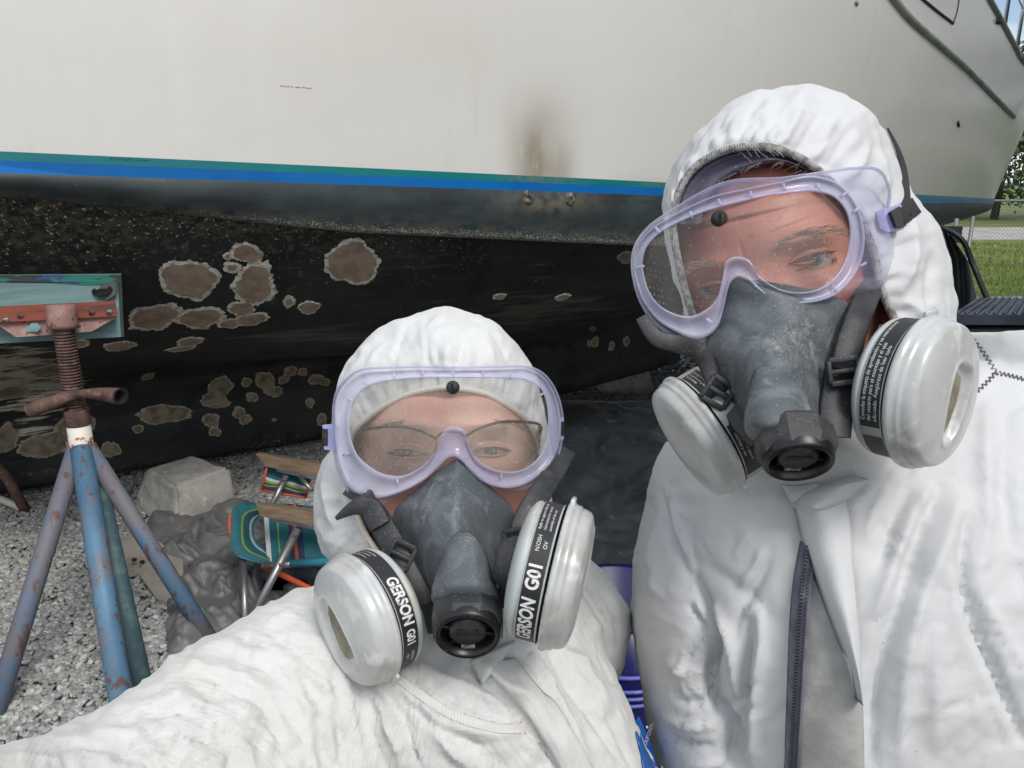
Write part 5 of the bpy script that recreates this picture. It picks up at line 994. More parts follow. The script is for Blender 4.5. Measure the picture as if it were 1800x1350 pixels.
patch_on(bvW, 'ribbed_seam', [(692, 1196), (740, 1232), (800, 1268), (872, 1288), (925, 1290)], [(700, 1182), (748, 1218), (806, 1252), (874, 1272), (920, 1272)], .0009, mat('ribbed_seam_cloth', rgb(212, 210, 204), .8, bumps=[dict(kind='wave', scale=(150, 150, 150), dir='X', strength=.35, distance=.0008)]), P1, 50, 5)
m_tape = mat('blue_label_strip', rgb(22, 92, 168), .4, layers=[dict(col=rgb(14, 70, 140), scale=20, lo=.45, hi=.7)])
for o in [c for c in P1.children if c.name.split('.')[0] in ('storm_flap', 'collar_fold')]: flow(o, flW)
tp = patch_on(bvW, 'blue_label', [(1121, 1262), (1117, 1285), (1124, 1315), (1134, 1370)], [(1124, 1262), (1135, 1285), (1148, 1318), (1162, 1370)], .003, m_tape, P1, 24, 6, dflt=.62)
m_print = mat('white_lettering', rgb(232, 232, 230), .55)
def text_mesh(txt, size, shear=0.0, bold=.0, sx=1.0):
    cu = bpy.data.curves.new('t', 'FONT'); cu.body = txt; cu.size = size; cu.shear = shear; cu.offset = bold; cu.align_x = 'LEFT'; cu.align_y = 'CENTER'; cu.resolution_u = 4
    o = bpy.data.objects.new('t', cu); COL.objects.link(o); bpy.context.view_layer.update(); dg = bpy.context.evaluated_depsgraph_get(); me = bpy.data.meshes.new_from_object(o.evaluated_get(dg))
    bm = bmesh.new(); bm.from_mesh(me); bmesh.ops.triangulate(bm, faces=bm.faces)
    for _ in range(2):
        lg = [e for e in bm.edges if e.calc_length() > size*.22]
        if lg: bmesh.ops.subdivide_edges(bm, edges=lg, cuts=1); bmesh.ops.triangulate(bm, faces=bm.faces)
    V = np.array([v.co for v in bm.verts]) if len(bm.verts) else np.zeros((0, 3)); Fc = [tuple(v.index for v in f.verts) for f in bm.faces]; bm.free(); bpy.data.objects.remove(o); bpy.data.curves.remove(cu); bpy.data.meshes.remove(me)
    V[:, 0] *= sx; return V, Fc
def text_px(txt, size_px, u0, v0, ang, bv, off, parent, m, name='lettering', dflt=.62, **k):
    V, Fc = text_mesh(txt, 1.0, **k); ca, sa = math.cos(ang), math.sin(ang); P = []
    for x, y, _z in V:
        u = u0+size_px*(x*ca+y*sa); v = v0+size_px*(x*sa-y*ca); P.append(drape(bv, u, v, off, dflt)[0])
    return part(name, P, Fc, m, parent, fix=False)
tbv = bvh_of([tp, suitW])
text_px('‹DUPONT›', 9, 1133, 1312, math.radians(-70), tbv, .0008, tp, m_print); text_px('Ty', 20, 1150, 1362, math.radians(-38), tbv, .0008, tp, m_print, bold=.02)
# boots
m_boot = mat('dark_boot', rgb(50, 44, 38), .7)
def boots(P, xs):
    for x, y in xs:
        mb = MB(); mb.tube(crv([(x, y+.07, .05), (x, y, .055), (x, y-.10, .045), (x, y-.17, .035)], 12), [.03, .05, .055, .056, .056, .055, .054, .052, .05, .046, .04, .02], 14); mb.V = [(p[0], p[1], max(p[2], .006)) for p in mb.V]; mb.obj('boot', m_boot, P)
boots(P1, [(hipw[0]-.14, hipw[1]+.05), (hipw[0]+.12, hipw[1]+.1)])
def hand(P, wrist, d, up, s, m):
    """relaxed hand in a glove: palm and five unequal curled fingers"""
    d = np.asarray(d)/np.linalg.norm(d); up = np.asarray(up)-d*(np.asarray(up)@d); up /= np.linalg.norm(up); sd_ = np.cross(d, up); T = [wtube([wrist-d*.03, wrist+d*.02, wrist+d*.05, wrist+d*.085], [.026, .030, .036, .034])]
    for i, (o_, l) in enumerate(((-.027, .068), (-.009, .077), (.009, .072), (.026, .056))):
        b0 = wrist+d*.075+sd_*o_*s; T.append(wtube([b0, b0+d*l*.45-up*.006, b0+d*l*.75-up*.022, b0+d*l*.88-up*.042], [.0098, .0092, .0085, .006], 12))
    b0 = wrist+d*.02-sd_*.024*s; T.append(wtube([b0, b0-sd_*.022*s+d*.022-up*.008, b0-sd_*.03*s+d*.05-up*.018, b0-sd_*.03*s+d*.068-up*.026], [.014, .0115, .010, .007], 12))
    V, Fc, N_ = remesh(T, .003, 4); part('gloved_hand', V, Fc, m, P, fix=False)
m_glove = mat('grey_work_glove', rgb(120, 120, 118), .8)
hand(P1, W(-430, 1570, .30), W(-560, 1600, .27)-W(-430, 1570, .30), UP, 1, m_glove)
hand(P1, W(952, 1470, .785), (0, .1, -1), (0, 1, 0), -1, m_glove)
# ---------------------------------------------------------------- the taller person
P2 = thing('person', 'taller person in white coverall with open storm flap, grey headband and tilted goggles', 'person', (.42, .80, 0), 'people in white coveralls')
rl = math.radians(-15.5); sx_, sy_ = -20*math.cos(rl)+10*math.sin(rl), 20*math.sin(rl)+10*math.cos(rl)
GM = lambda cx, cy, *a: G2(cx+sx_, cy+sy_, *a)
AM = lambda cx, cy, *a: almond(cx+sx_, cy+sy_, *a)
featM = [GM(-42, 64, 26, 52, -.020), GM(-98, 8, 34, 26, .010), GM(82, 5, 46, 27, .012), GM(-95, -40, 40, 14, -.007), GM(80, -42, 56, 15, -.008), GM(-36, -46, 4, 14, .0010), GM(95, 78, 55, 40, -.007),
         AM(-98, 14, 24, 4.5, 4.5, .006, .0028, .05), AM(84, 10, 37, 7, 7, .0065, .0030, 0), GM(84, 36, 40, 5, .002), GM(80, 52, 34, 5, .0014), GM(-98, 36, 30, 4, .0018), GM(-20, -104, 105, 3.5, .0030, .05), GM(0, -128, 110, 3.5, .0026, -.03), GM(10, -150, 100, 4, .0014, .04), GM(140, 5, 12, 4, .0016, .5), GM(145, 22, 12, 4, .0016, .1), GM(60, -70, 60, 3, .0012, -.1)]
neckM = sect([(1460, 520, 1640, 560, .60, .06), (1440, 640, 1640, 660, .62, .06), (1400, 760, 1700, 780, .66, .06), (1300, 950, 1800, 950, .68, .07), (1300, 1350, 1800, 1350, .68, .08), (1300, 1700, 1800, 1700, .70, .08)], 28, 24)
hd2 = head(P2, 1372, 470, 178, 285, rl, .500, .09, featM, m_skinM, -.00007, neckM)
redness(hd2, [(1250, 400, 70, 50, .6), (1340, 290, 60, 25, .35), (1290, 460, 40, 40, .6), (1570, 550, 30, 40, 1.0), (1440, 520, 50, 30, .4)])
hb2 = bvh_of([hd2])
for u, v in ((1254, 505), (1430, 455)): eyeball(u, v, (hit(hb2, u, v)[0]-C0)@FW-(-.0004 if u < 1300 else .0026)+.0122, .0122, cdir(-.35, -.05, 1), P2, rgb(92, 106, 118))
m_browM = mat('grey_brow', rgb(158, 140, 122), .7)
hairs('eyebrow', brow([(1360, 434), (1400, 412), (1440, 405), (1478, 408), (1496, 420)], (hit(hb2, 1430, 410)[0]-C0)@FW-.0012, 130, 20, m_browM, P2, seed=5, w=7, up=-.3), m_browM, P2, .00026)
hairs('eyebrow', brow([(1282, 466), (1250, 462), (1222, 470), (1205, 484)], (hit(hb2, 1250, 465)[0]-C0)@FW-.0012, 90, 16, m_browM, P2, seed=6, w=6, up=-.2), m_browM, P2, .00026)
lids(P2, hb2, 1428, 452, 38, 9, 7, rl, m_skinM); lids(P2, hb2, 1251, 503, 25, 5, 5, rl+.05, m_skinM)
silM = [(1385, 157), (1440, 160), (1490, 174), (1532, 202), (1562, 240), (1582, 290), (1597, 335), (1620, 372), (1648, 415), (1664, 470), (1676, 555), (1690, 640), (1640, 720), (1500, 760), (1400, 740), (1300, 690), (1240, 620), (1210, 570), (1190, 490), (1172, 410), (1170, 345), (1185, 290), (1205, 255), (1240, 215), (1300, 172), (1345, 160)]
rimM = [(1335, 258), (1380, 266), (1420, 286), (1458, 318), (1505, 372), (1535, 440), (1548, 505), (1572, 560), (1592, 610), (1580, 680), (1500, 720), (1400, 720), (1310, 670), (1255, 620), (1222, 565), (1202, 500), (1187, 430), (1184, 375), (1201, 322), (1231, 287), (1281, 263)]
dRM = lambda u, v: .497-.00007*(u-1350)+.00018*np.abs(u-1352)
fhM = [([(1290, 250), (1285, 230), (1300, 200)], 6, .002), ([(1330, 245), (1335, 225), (1330, 200)], 5, -.002), ([(1380, 250), (1392, 225), (1410, 195)], 7, .0028), ([(1405, 262), (1420, 235), (1440, 200)], 6, -.0026), ([(1430, 280), (1450, 245), (1470, 205)], 7, .003), ([(1452, 298), (1480, 255), (1500, 215)], 6, -.0028), ([(1490, 320), (1520, 280), (1530, 230)], 9, .004), ([(1250, 265), (1240, 245), (1255, 225)], 5, -.0016), ([(1215, 300), (1205, 285), (1225, 250)], 5, .0016), ([(1600, 380), (1600, 450), (1580, 520)], 14, .006), ([(1640, 440), (1630, 520), (1650, 570)], 9, -.004), ([(1590, 530), (1625, 560), (1660, 600)], 6, .0035), ([(1560, 300), (1570, 350), (1560, 400)], 8, -.003), ([(1580, 590), (1620, 610), (1670, 620)], 6, -.004), ([(1320, 205), (1400, 195), (1460, 205)], 5, .001)]
hM, RM = hood('hood', rimM, silM, (1400, 420), dRM, lambda u, v: .60+.0*u, .74, m_suitM, P2, gather=.0036, folds=fhM, seedn=11)
attr(hM, 'grime', np.zeros(len(hM.data.vertices)))
V, Fc = loop_tube(W(RM[:, 0], RM[:, 1], dRM(RM[:, 0], RM[:, 1])-.0015), .0028, 8, .06); part('hood_hem', V, Fc, m_hem, P2)
# headband cloth between hood and forehead
m_band2 = mat('grey_violet_headband', rgb(112, 104, 122), .85, layers=[dict(col=rgb(80, 76, 92), scale=20, lo=.4, hi=.7), dict(col=rgb(170, 166, 170), scale=260, lo=.66, hi=.72, amt=.7)], bumps=[dict(scale=500, strength=.4, distance=.0008)])
A = crv([(1188, 395), (1196, 345), (1222, 303), (1262, 276), (1310, 265), (1360, 268), (1400, 282), (1425, 300)], 60); B_ = crv([(1232, 392), (1243, 352), (1264, 325), (1292, 306), (1325, 293), (1360, 284), (1397, 290), (1422, 302)], 60); V = []
for i in range(60):
    for j in range(14):
        t_ = j/13; p = A[i]*(1-t_)+B_[i]*t_; hp_ = hit(hb2, p[0], p[1])[0]; dh = 9 if hp_ is None else (hp_-C0)@FW-.002; V.append(W(p[0], p[1], min(dRM(p[0], p[1])+.006-.005*t_, dh)-.0026*math.sin(t_*math.pi*3+.6)))
V = np.array(V); n = len(V); f = gridf(60, 14); part('headband', np.vstack([V, V+FW*.004]), f+[tuple(k+n for k in q[::-1]) for q in f], m_band2, P2)
r_ = random.Random(9); hh_ = []
for i in range(34):
    t_ = r_.random()**.8; k = int(t_*59); p0 = A[k]*.05+B_[k]*.95+[r_.uniform(-6, 6), r_.uniform(-4, 4)]; a = r_.uniform(-1.2, .5)+math.pi*.75*(1-t_)*.3; ln = r_.uniform(14, 36); P = []
    for q in range(6): s_ = q/5; P.append(W(p0[0]-ln*s_*math.cos(a*.8)*(.4+.6*t_)+4*math.sin(s_*4+i), p0[1]+ln*s_*(.30+.25*math.sin(a+s_*2.2)), dRM(p0[0], p0[1])-.0015-.004*math.sin(s_*3)))
    hh_.append(P)
for i in range(16):
    p0 = np.array([r_.uniform(1320, 1400), r_.uniform(262, 286)]); P = [W(p0[0]-s_*r_.uniform(18, 40)-8*math.sin(s_*3), p0[1]-26*math.sin(s_*2.6)*r_.uniform(.5, 1), .485) for s_ in (0, .3, .6, 1)]; hh_.append(crv(P, 8))
hairs('stray_grey_hair', hh_, m_greyhair, P2, .00020)
trM = sect([(1440, 640, 1730, 640, .66, .07), (1330, 690, 1830, 660, .67, .10), (1215, 760, 1930, 740, .66, .13), (1180, 830, 1960, 820, .65, .14), (1170, 950, 1980, 950, .64, .15), (1180, 1100, 1990, 1100, .63, .155), (1200, 1230, 2000, 1230, .63, .16), (1230, 1360, 2010, 1360, .63, .16), (1240, 1500, 1990, 1500, .64, .165), (1250, 1750, 1980, 1750, .68, .165), (1280, 2050, 1950, 2050, .74, .15)], 56, 90)
laM = sect([(1180, 780, 1300, 800, .68, .07), (1152, 850, 1310, 880, .675, .085), (1128, 950, 1300, 960, .665, .09), (1119, 1060, 1290, 1060, .655, .09), (1122, 1130, 1286, 1130, .65, .09), (1134, 1200, 1284, 1200, .645, .088), (1150, 1280, 1290, 1280, .64, .085), (1168, 1350, 1300, 1350, .64, .08), (1190, 1460, 1310, 1460, .645, .07), (1215, 1620, 1310, 1620, .66, .055), (1230, 1780, 1300, 1780, .68, .042)], 40, 80)
raM = sect([(1700, 585, 1840, 585, .68, .07), (1690, 640, 1960, 640, .67, .10), (1700, 760, 2060, 740, .65, .12), (1710, 900, 2100, 900, .63, .12), (1712, 1040, 2110, 1040, .60, .12), (1745, 1150, 2110, 1180, .58, .11), (1790, 1290, 2110, 1320, .57, .10), (1850, 1450, 2100, 1480, .57, .085), (1910, 1640, 2090, 1660, .58, .06), (1940, 1800, 2060, 1810, .6, .042)], 44, 80)
hipm = W(1600, 2050, .76)
V, Fc, Nn = remesh([trM, laM, raM, leg(hipm[0]-.11, hipm[1], hipm[0]-.14, hipm[1]+.03, hipm[2]+.05, .02), leg(hipm[0]+.11, hipm[1], hipm[0]+.14, hipm[1]+.06, hipm[2]+.05, .02)], .0031, 6)
SM = [([(1225, 1010), (1255, 1080), (1262, 1130), (1250, 1190), (1262, 1240), (1288, 1275), (1285, 1350)], 9, -0.0175), ([(1255, 1060), (1285, 1110), (1296, 1160), (1300, 1230)], 9, 0.0078), ([(1168, 860), (1176, 920), (1196, 975), (1222, 1030)], 8, -0.0070), ([(1196, 860), (1198, 930), (1208, 975)], 9, 0.0070), ([(1160, 900), (1150, 980), (1160, 1050)], 12, 0.0035), ([(1212, 1058), (1235, 1090), (1252, 1120)], 5, -0.0052), ([(1226, 1056), (1248, 1085), (1262, 1110)], 5, 0.0044),
 ([(1300, 1040), (1330, 1000), (1350, 960)], 8, 0.0035), ([(1290, 1130), (1310, 1070), (1345, 1010), (1360, 960)], 7, -0.0035), ([(1336, 1058), (1342, 1130), (1330, 1220), (1322, 1350)], 12, 0.0070), ([(1318, 1080), (1318, 1150), (1310, 1230), (1296, 1350)], 9, -0.0070), ([(1260, 1240), (1300, 1230), (1340, 1190)], 6, -0.0035), ([(1300, 1200), (1320, 1225), (1335, 1250)], 5, -0.0026),
 ([(1170, 1160), (1200, 1180), (1240, 1190)], 12, 0.0035), ([(1180, 1215), (1215, 1235), (1250, 1225)], 8, -0.0052), ([(1160, 1250), (1200, 1275), (1250, 1280)], 8, 0.0044), ([(1170, 1290), (1210, 1310), (1260, 1312)], 8, -0.0052), ([(1200, 1340), (1240, 1342), (1280, 1336)], 8, 0.0035),
 ([(1660, 850), (1632, 900), (1605, 980), (1575, 1080), (1540, 1200), (1525, 1350)], 18, -0.0123), ([(1640, 850), (1600, 920), (1560, 1020), (1535, 1090)], 14, 0.0078), ([(1690, 860), (1660, 950), (1620, 1050), (1590, 1180), (1580, 1350)], 18, 0.0087), ([(1600, 860), (1570, 920), (1545, 1000)], 10, -0.0070), ([(1560, 860), (1535, 900), (1520, 960)], 10, 0.0062), ([(1700, 900), (1690, 1000), (1700, 1060), (1740, 1160), (1800, 1310)], 10, -0.0140), ([(1716, 980), (1730, 1060), (1770, 1140), (1810, 1200)], 10, 0.0062), ([(1725, 1060), (1760, 1130), (1800, 1190)], 6, -0.0062), ([(1740, 700), (1730, 800), (1735, 900), (1725, 1000)], 16, 0.0070), ([(1770, 720), (1765, 850), (1780, 960)], 12, -0.0044), ([(1720, 640), (1760, 660), (1800, 700)], 9, 0.0035),
 ([(1200, 860), (1290, 880), (1380, 870)], 14, 0.0035), ([(1230, 980), (1290, 1020), (1330, 1060)], 16, -0.0035), ([(1650, 1100), (1640, 1200), (1650, 1340)], 16, 0.0035), ([(1480, 850), (1500, 840), (1530, 850)], 8, 0.0052)]
SM = [(a[0], a[1], a[2]*(.6 if a[0][0][0] > 1500 else .9)) for a in SM]
ra_ = random.Random(33)
for i in range(60):
    u0, v0 = ra_.choice((ra_.uniform(1125, 1330), ra_.uniform(1530, 1800))), ra_.uniform(780, 1320); l_ = ra_.uniform(25, 95); t0 = ra_.gauss(1.75 if u0 > 1400 else 1.2, .45); SM.append(([(u0, v0), (u0+l_*.5*math.cos(t0)+ra_.uniform(-5, 5), v0+l_*.5*math.sin(t0)), (u0+l_*math.cos(t0), v0+l_*math.sin(t0))], ra_.uniform(3.5, 6), ra_.choice((1, -1))*ra_.uniform(.0010, .0022)))
V = strokes(V, Nn, SM); u_, v_, d_ = proj(V)
V = V+Nn*((.0028*vf(V, 6, 2, 21)+.0009*(1-2*np.abs(vf(V, 15, 3, 31)))))[:, None]
V = facets(V, Nn, u_, v_, .0024, .0012)
suitM = part('coverall', V, Fc, m_suitM, P2, fix=False)
attr(suitM, 'grime', np.clip(.8*gg(u_, v_, 1210, 1170, 50, 60)+1.0*gg(u_, v_, 1220, 1290, 60, 50)+.8*gg(u_, v_, 1245, 1180, 25, 50)+.25*gg(u_, v_, 1500, 850, 60, 20)+.3*gg(u_, v_, 1600, 1250, 40, 80)+.15, 0, 1))
bvM = bvh_of([suitM, hM])
m_greycloth = mat('grey_inner_panel', rgb(168, 168, 164), .8, layers=[dict(col=rgb(146, 146, 142), scale=30, lo=.4, hi=.65), dict(col=rgb(186, 184, 176), scale=90, lo=.55, hi=.7, amt=.6), dict(col=rgb(110, 106, 104), scale=60, lo=.72, hi=.75)], bumps=[dict(scale=300, strength=.4, distance=.0008)])
m_zip = mat('grey_zip_tape', rgb(120, 120, 134), .7, layers=[dict(col=rgb(96, 96, 110), scale=60, lo=.4, hi=.65)], bumps=[dict(kind='wave', scale=(300, 300, 300), dir='Z', strength=.35, distance=.0006)])
patch_on(bvM, 'inner_panel', [(1424, 960), (1418, 1060), (1408, 1180), (1400, 1365)], [(1436, 950), (1470, 1060), (1512, 1190), (1520, 1365)], .003, m_greycloth, P2, 50, 14, dflt=.5)
patch_on(bvM, 'zip_tape', [(1413, 955), (1400, 1030), (1394, 1100), (1390, 1200), (1384, 1365)], [(1434, 955), (1428, 1030), (1422, 1100), (1414, 1200), (1403, 1365)], .0065, m_zip, P2, 50, 6, dflt=.5)
mb = MB(); zp = crv([(1424, 962), (1413, 1040), (1407, 1120), (1401, 1220), (1393, 1365)], 60); Pz = [drape(bvM, a, b_, .009)[0] for a, b_ in zp]; Pz = crv(Pz, 60); 
Pz = crv(Pz, 150)
for i in range(149):
    tz = Pz[i+1]-Pz[i]; tz /= np.linalg.norm(tz)+1e-9; sx2 = np.cross(tz, FW); sx2 /= np.linalg.norm(sx2); mb.box(Pz[i]+sx2*(.0009 if i % 2 else -.0009), (.0034, .0013, .0022), np.array([sx2, tz, np.cross(sx2, tz)]))
mb.obj('zip_teeth', mat('dark_zip_teeth', rgb(70, 70, 82), .45, .3), P2, smooth=False, kind='stuff')
fl1 = patch_on(bvM, 'storm_flap', [(1402, 882), (1412, 920), (1422, 960), (1448, 1040), (1478, 1120), (1505, 1190), (1516, 1240)], [(1480, 850), (1494, 915), (1500, 990), (1506, 1060), (1512, 1130), (1516, 1200), (1518, 1242)], .012, m_suitM, P2, 60, 14, bulge=.008)
fl2 = patch_on(bvM, 'collar_fold', [(1440, 862), (1420, 872), (1404, 890)], [(1530, 842), (1490, 878), (1452, 896)], .020, m_suitM, P2, 24, 10, bulge=.006)
fl3 = patch_on(bvM, 'collar_fold', [(1380, 852), (1400, 856), (1440, 850)], [(1400, 895), (1440, 880), (1520, 850)], .008, m_suitM, P2, 24, 8, bulge=.006)
for o in (fl1, fl2, fl3): attr(o, 'grime', np.full(len(o.data.vertices), .1))
# shoulder stitching
mb = MB(); 
for pl in ([(1712, 598), (1728, 618), (1742, 640), (1750, 655)], [(1750, 655), (1735, 672), (1715, 690), (1703, 702)], [(1750, 655), (1775, 660), (1805, 668)]):
    P = crv(pl, 16)
    for i in range(15):
        t_ = P[i+1]-P[i]; nrm = np.array([-t_[1], t_[0]])/np.linalg.norm(t_); s_ = 1 if i % 2 else -1
        mb.tube([drape(bvM, *(P[i]+nrm*3.5*s_), .0008)[0], drape(bvM, *(P[i+1]-nrm*3.5*s_), .0008)[0]], .0006, 4)
mb.obj('zigzag_stitching', mat('grey_thread', rgb(96, 96, 98), .8), P2, kind='stuff')
boots(P2, [(hipm[0]-.14, hipm[1]+.03), (hipm[0]+.14, hipm[1]+.06)])
hand(P2, W(1266, 1770, .68), (0, .05, -1), (0, 1, 0), 1, m_glove); hand(P2, W(2000, 1790, .6), (0, .05, -1), (0, 1, 0), -1, m_glove)
# ================================================================== GOGGLES
m_gog = mat('lavender_clear_vinyl', rgb(186, 186, 212), .28, alpha=(.50, (.90, .90, .98, 1), .45, dict(scale=60, lo=.5, hi=.75, amt=.12)), coat=.5, layers=[dict(col=rgb(220, 220, 236), scale=9, lo=.4, hi=.7), dict(col=rgb(150, 144, 214), scale=5, seed=3, lo=.52, hi=.72)], bumps=[dict(scale=90, strength=.15, distance=.001)])
m_rim = mat('milky_lavender_rim', rgb(188, 188, 214), .2, alpha=(.34, (.94, .94, .98, 1), .60), coat=.6, layers=[dict(col=rgb(222, 222, 238), scale=12, lo=.4, hi=.65)])
m_skirt = mat('thin_clear_skirt', rgb(186, 184, 220), .18, alpha=(.10, (.96, .96, .99, 1), .42), coat=.6)
def lens_mat(name, dust, tint, seed):
    m = bpy.data.materials.new(name); m.use_nodes = True; t = m.node_tree; t.nodes.clear(); K = t.links.new
    out = _n(t, 'ShaderNodeOutputMaterial'); tr = _n(t, 'ShaderNodeBsdfTransparent'); tr.inputs[0].default_value = (.96, .97, .97, 1)
    df = _n(t, 'ShaderNodeBsdfDiffuse'); df.inputs[0].default_value = tint; gl = _n(t, 'ShaderNodeBsdfGlossy'); gl.inputs['Roughness'].default_value = .12
    tc = _n(t, 'ShaderNodeTexCoord'); n1 = _n(t, 'ShaderNodeTexNoise'); n1.inputs['Scale'].default_value = 22; n1.inputs['Detail'].default_value = 5
    mp = _n(t, 'ShaderNodeMapping'); mp.inputs['Location'].default_value = (seed, seed*.7, 0); K(tc.outputs['Object'], mp.inputs[0]); K(mp.outputs[0], n1.inputs['Vector'])
    n2 = _n(t, 'ShaderNodeTexNoise'); n2.inputs['Scale'].default_value = 700; n2.inputs['Detail'].default_value = 3; K(mp.outputs[0], n2.inputs['Vector'])
    r1 = _n(t, 'ShaderNodeMapRange'); r1.inputs[1].default_value = .35; r1.inputs[2].default_value = .75; r1.inputs[3].default_value = dust*.55; r1.inputs[4].default_value = dust*1.5; K(n1.outputs[0], r1.inputs[0])
    r2 = _n(t, 'ShaderNodeMapRange'); r2.inputs[1].default_value = .62; r2.inputs[2].default_value = .72; r2.inputs[3].default_value = 0; r2.inputs[4].default_value = .45; K(n2.outputs[0], r2.inputs[0])
    md = _n(t, 'ShaderNodeMath', operation='ADD'); md.use_clamp = True; K(r1.outputs[0], md.inputs[0]); K(r2.outputs[0], md.inputs[1])
    mx = _n(t, 'ShaderNodeMixShader'); K(md.outputs[0], mx.inputs[0]); K(tr.outputs[0], mx.inputs[1]); K(df.outputs[0], mx.inputs[2])
    fr = _n(t, 'ShaderNodeFresnel'); fr.inputs[0].default_value = 1.5; m2 = _n(t, 'ShaderNodeMixShader'); K(fr.outputs[0], m2.inputs[0]); K(mx.outputs[0], m2.inputs[1]); K(gl.outputs[0], m2.inputs[2]); K(m2.outputs[0], out.inputs[0]); return m
m_black = mat('dusty_black_plastic', rgb(34, 34, 36), .6, layers=[dict(col=rgb(60, 58, 56), scale=80, lo=.5, hi=.7)])
def ringloft(rings, N):
    V = np.vstack(rings); return V, gridf(len(rings), N, False, True)
def goggles(label, lens, outer, back, ctr, dep, skirt_back, lens_m, vent, loc, ribs, out_norm=.0):
    g_ = thing('goggles', label, 'goggles', loc); N = 260
    Lq, Oq, Kq = crv(lens, N, True), crv(outer, N, True), crv(back, N, True); D = lambda P: dep(P[:, 0], P[:, 1])
    mixp = lambda a: Lq+(Oq-Lq)*a
    ring = lambda a, dz: W(mixp(a)[:, 0], mixp(a)[:, 1], D(mixp(a))+dz)
    R = [ring(.0, .001), ring(.0, -.0022), ring(.10, -.0032), ring(.22, -.0022), ring(.30, .0), ring(.75, .0004), ring(.82, -.0016), ring(.93, -.0022), ring(1.0, -.001), ring(1.0, .004)]
    V, f = ringloft(R, N); inner = [ring(a, .006) for a in (1.0, .6, 0.0)]; V2, f2 = ringloft([R[-1]]+inner+[R[0]], N); k = len(V)
    part('frame', np.vstack([V, V2]), f+[tuple(i+k for i in q) for q in f2], m_rim, g_)
    sk = []
    for t_ in np.linspace(0, 1, 12):
        P = Oq+(Kq-Oq)*t_**.8; d = D(Oq)*(1-t_)+(D(Oq)+skirt_back(Oq[:, 0], Oq[:, 1]))*t_+.003; sk.append(W(P[:, 0], P[:, 1], d))
    V, f = ringloft(sk, N); part('skirt', V, f, m_skirt, g_)
    # rolled lip at the back edge of the skirt
    V, f = loop_tube(sk[-1], .0011, 6); part('skirt_lip', V, f, m_rim, g_)
    # lens, gently bulged
    lo, hi = Lq.min(0), Lq.max(0); mc, hf = (lo+hi)/2, (hi-lo)/2; from mathutils.geometry import delaunay_2d_cdt
    gx, gy = np.meshgrid(np.arange(lo[0]+4, hi[0], 7), np.arange(lo[1]+4, hi[1], 7)); pts = np.stack([gx.ravel(), gy.ravel()], 1)
    dmin = np.sqrt(((pts[:, None]-Lq[None])**2).sum(2)).min(1); pts = np.vstack([Lq, pts[dmin > 4]])
    vo_, _e, fo_, *_r = delaunay_2d_cdt([Vector(p) for p in pts], [(i, (i+1) % N) for i in range(N)], [], 1, 1e-5)
    P = np.array(vo_); q = (P-mc)/hf; V = W(P[:, 0], P[:, 1], D(P)+.0012-.0030*np.clip(1-.6*(q**2).sum(1), 0, 1)); part('lens', V, fo_, lens_m, g_, fix=True)
    (vu, vv) = vent; p = W(vu, vv, dep(np.array([vu]), np.array([vv]))[0]-.004); pw = p.reshape(3); mb = MB(); mb.lathe([(.0046, .004), (.0048, -.0), (.0044, -.0012), (.0001, -.0014)], pw, FW, 24); vo = mb.obj('vent_plug', m_black, g_)
    mb = MB(); mb.box(pw-FW*.0016, (.0011, .0012, .0055), None, 0); mb.obj('slot', m_darkgap, vo, smooth=False)
    for a, b_ in ribs:
        p0, p1 = W(a[0], a[1], dep(np.array([a[0]]), np.array([a[1]]))[0]-.002).reshape(3), W(b_[0], b_[1], dep(np.array([b_[0]]), np.array([b_[1]]))[0]-.002).reshape(3)
        mb = MB(); mb.tube([p0, p1], .0009, 6); mb.obj('frame_rib', m_rim, g_)
    return g_
lensW = [(803, 750), (817, 757), (822, 773), (830, 797), (850, 816), (880, 828), (913, 827), (940, 811), (957, 784), (963, 747), (960, 707), (947, 681), (920, 668), (887, 665), (840, 664), (797, 664), (753, 664), (707, 667), (663, 674), (633, 690), (618, 718), (615, 753), (620, 780), (633, 805), (663, 828), (697, 837), (727, 829), (753, 810), (770, 785), (777, 762), (788, 751)]
outW = [(798, 803), (806, 806), (815, 814), (826, 828), (850, 848), (885, 858), (920, 853), (950, 834), (970, 812), (983, 780), (986, 737), (977, 697), (957, 664), (930, 648), (895, 648), (850, 649), (797, 650), (740, 649), (680, 651), (632, 656), (600, 682), (589, 710), (588, 747), (590, 787), (600, 828), (620, 862), (660, 876), (705, 865), (742, 846), (768, 824), (785, 807)]
D_W = lambda u, v: .540+.034*((np.asarray(u, float)-788)/200)**2+.00001*(np.asarray(v, float)-750)
backW = [(p[0]+(3 if p[0] > 788 else -3)*0, p[1]) for p in outW]
backW = [(798, 806), (808, 812), (818, 822), (830, 836), (850, 854), (887, 862), (925, 856), (953, 838), (975, 812), (986, 780), (989, 737), (980, 695), (960, 662), (932, 646), (895, 644), (850, 645), (797, 646), (740, 645), (680, 646), (630, 652), (597, 680), (587, 710), (586, 750), (588, 795), (598, 838), (622, 873), (665, 884), (706, 872), (742, 852), (766, 828), (783, 810)]
g1 = goggles('clear lavender goggles over eyeglasses on the shorter person, level and dusty', lensW, outW, backW, (797, 708), D_W, lambda u, v: .030+.006*np.abs(u-788)/200, lens_mat('dusty_lens', .17, rgb(200, 190, 174), 3), (796, 681), (-.04, .52, 1.5), [((x, 650), (x, 663)) for x in (743, 797, 849)]+[((692, 655), (694, 668)), ((898, 655), (896, 668)), ((612, 700), (622, 706)), ((603, 800), (616, 796)), ((700, 852), (698, 842)), ((880, 842), (882, 832)), ((640, 668), (648, 678)), ((957, 690), (948, 696))])
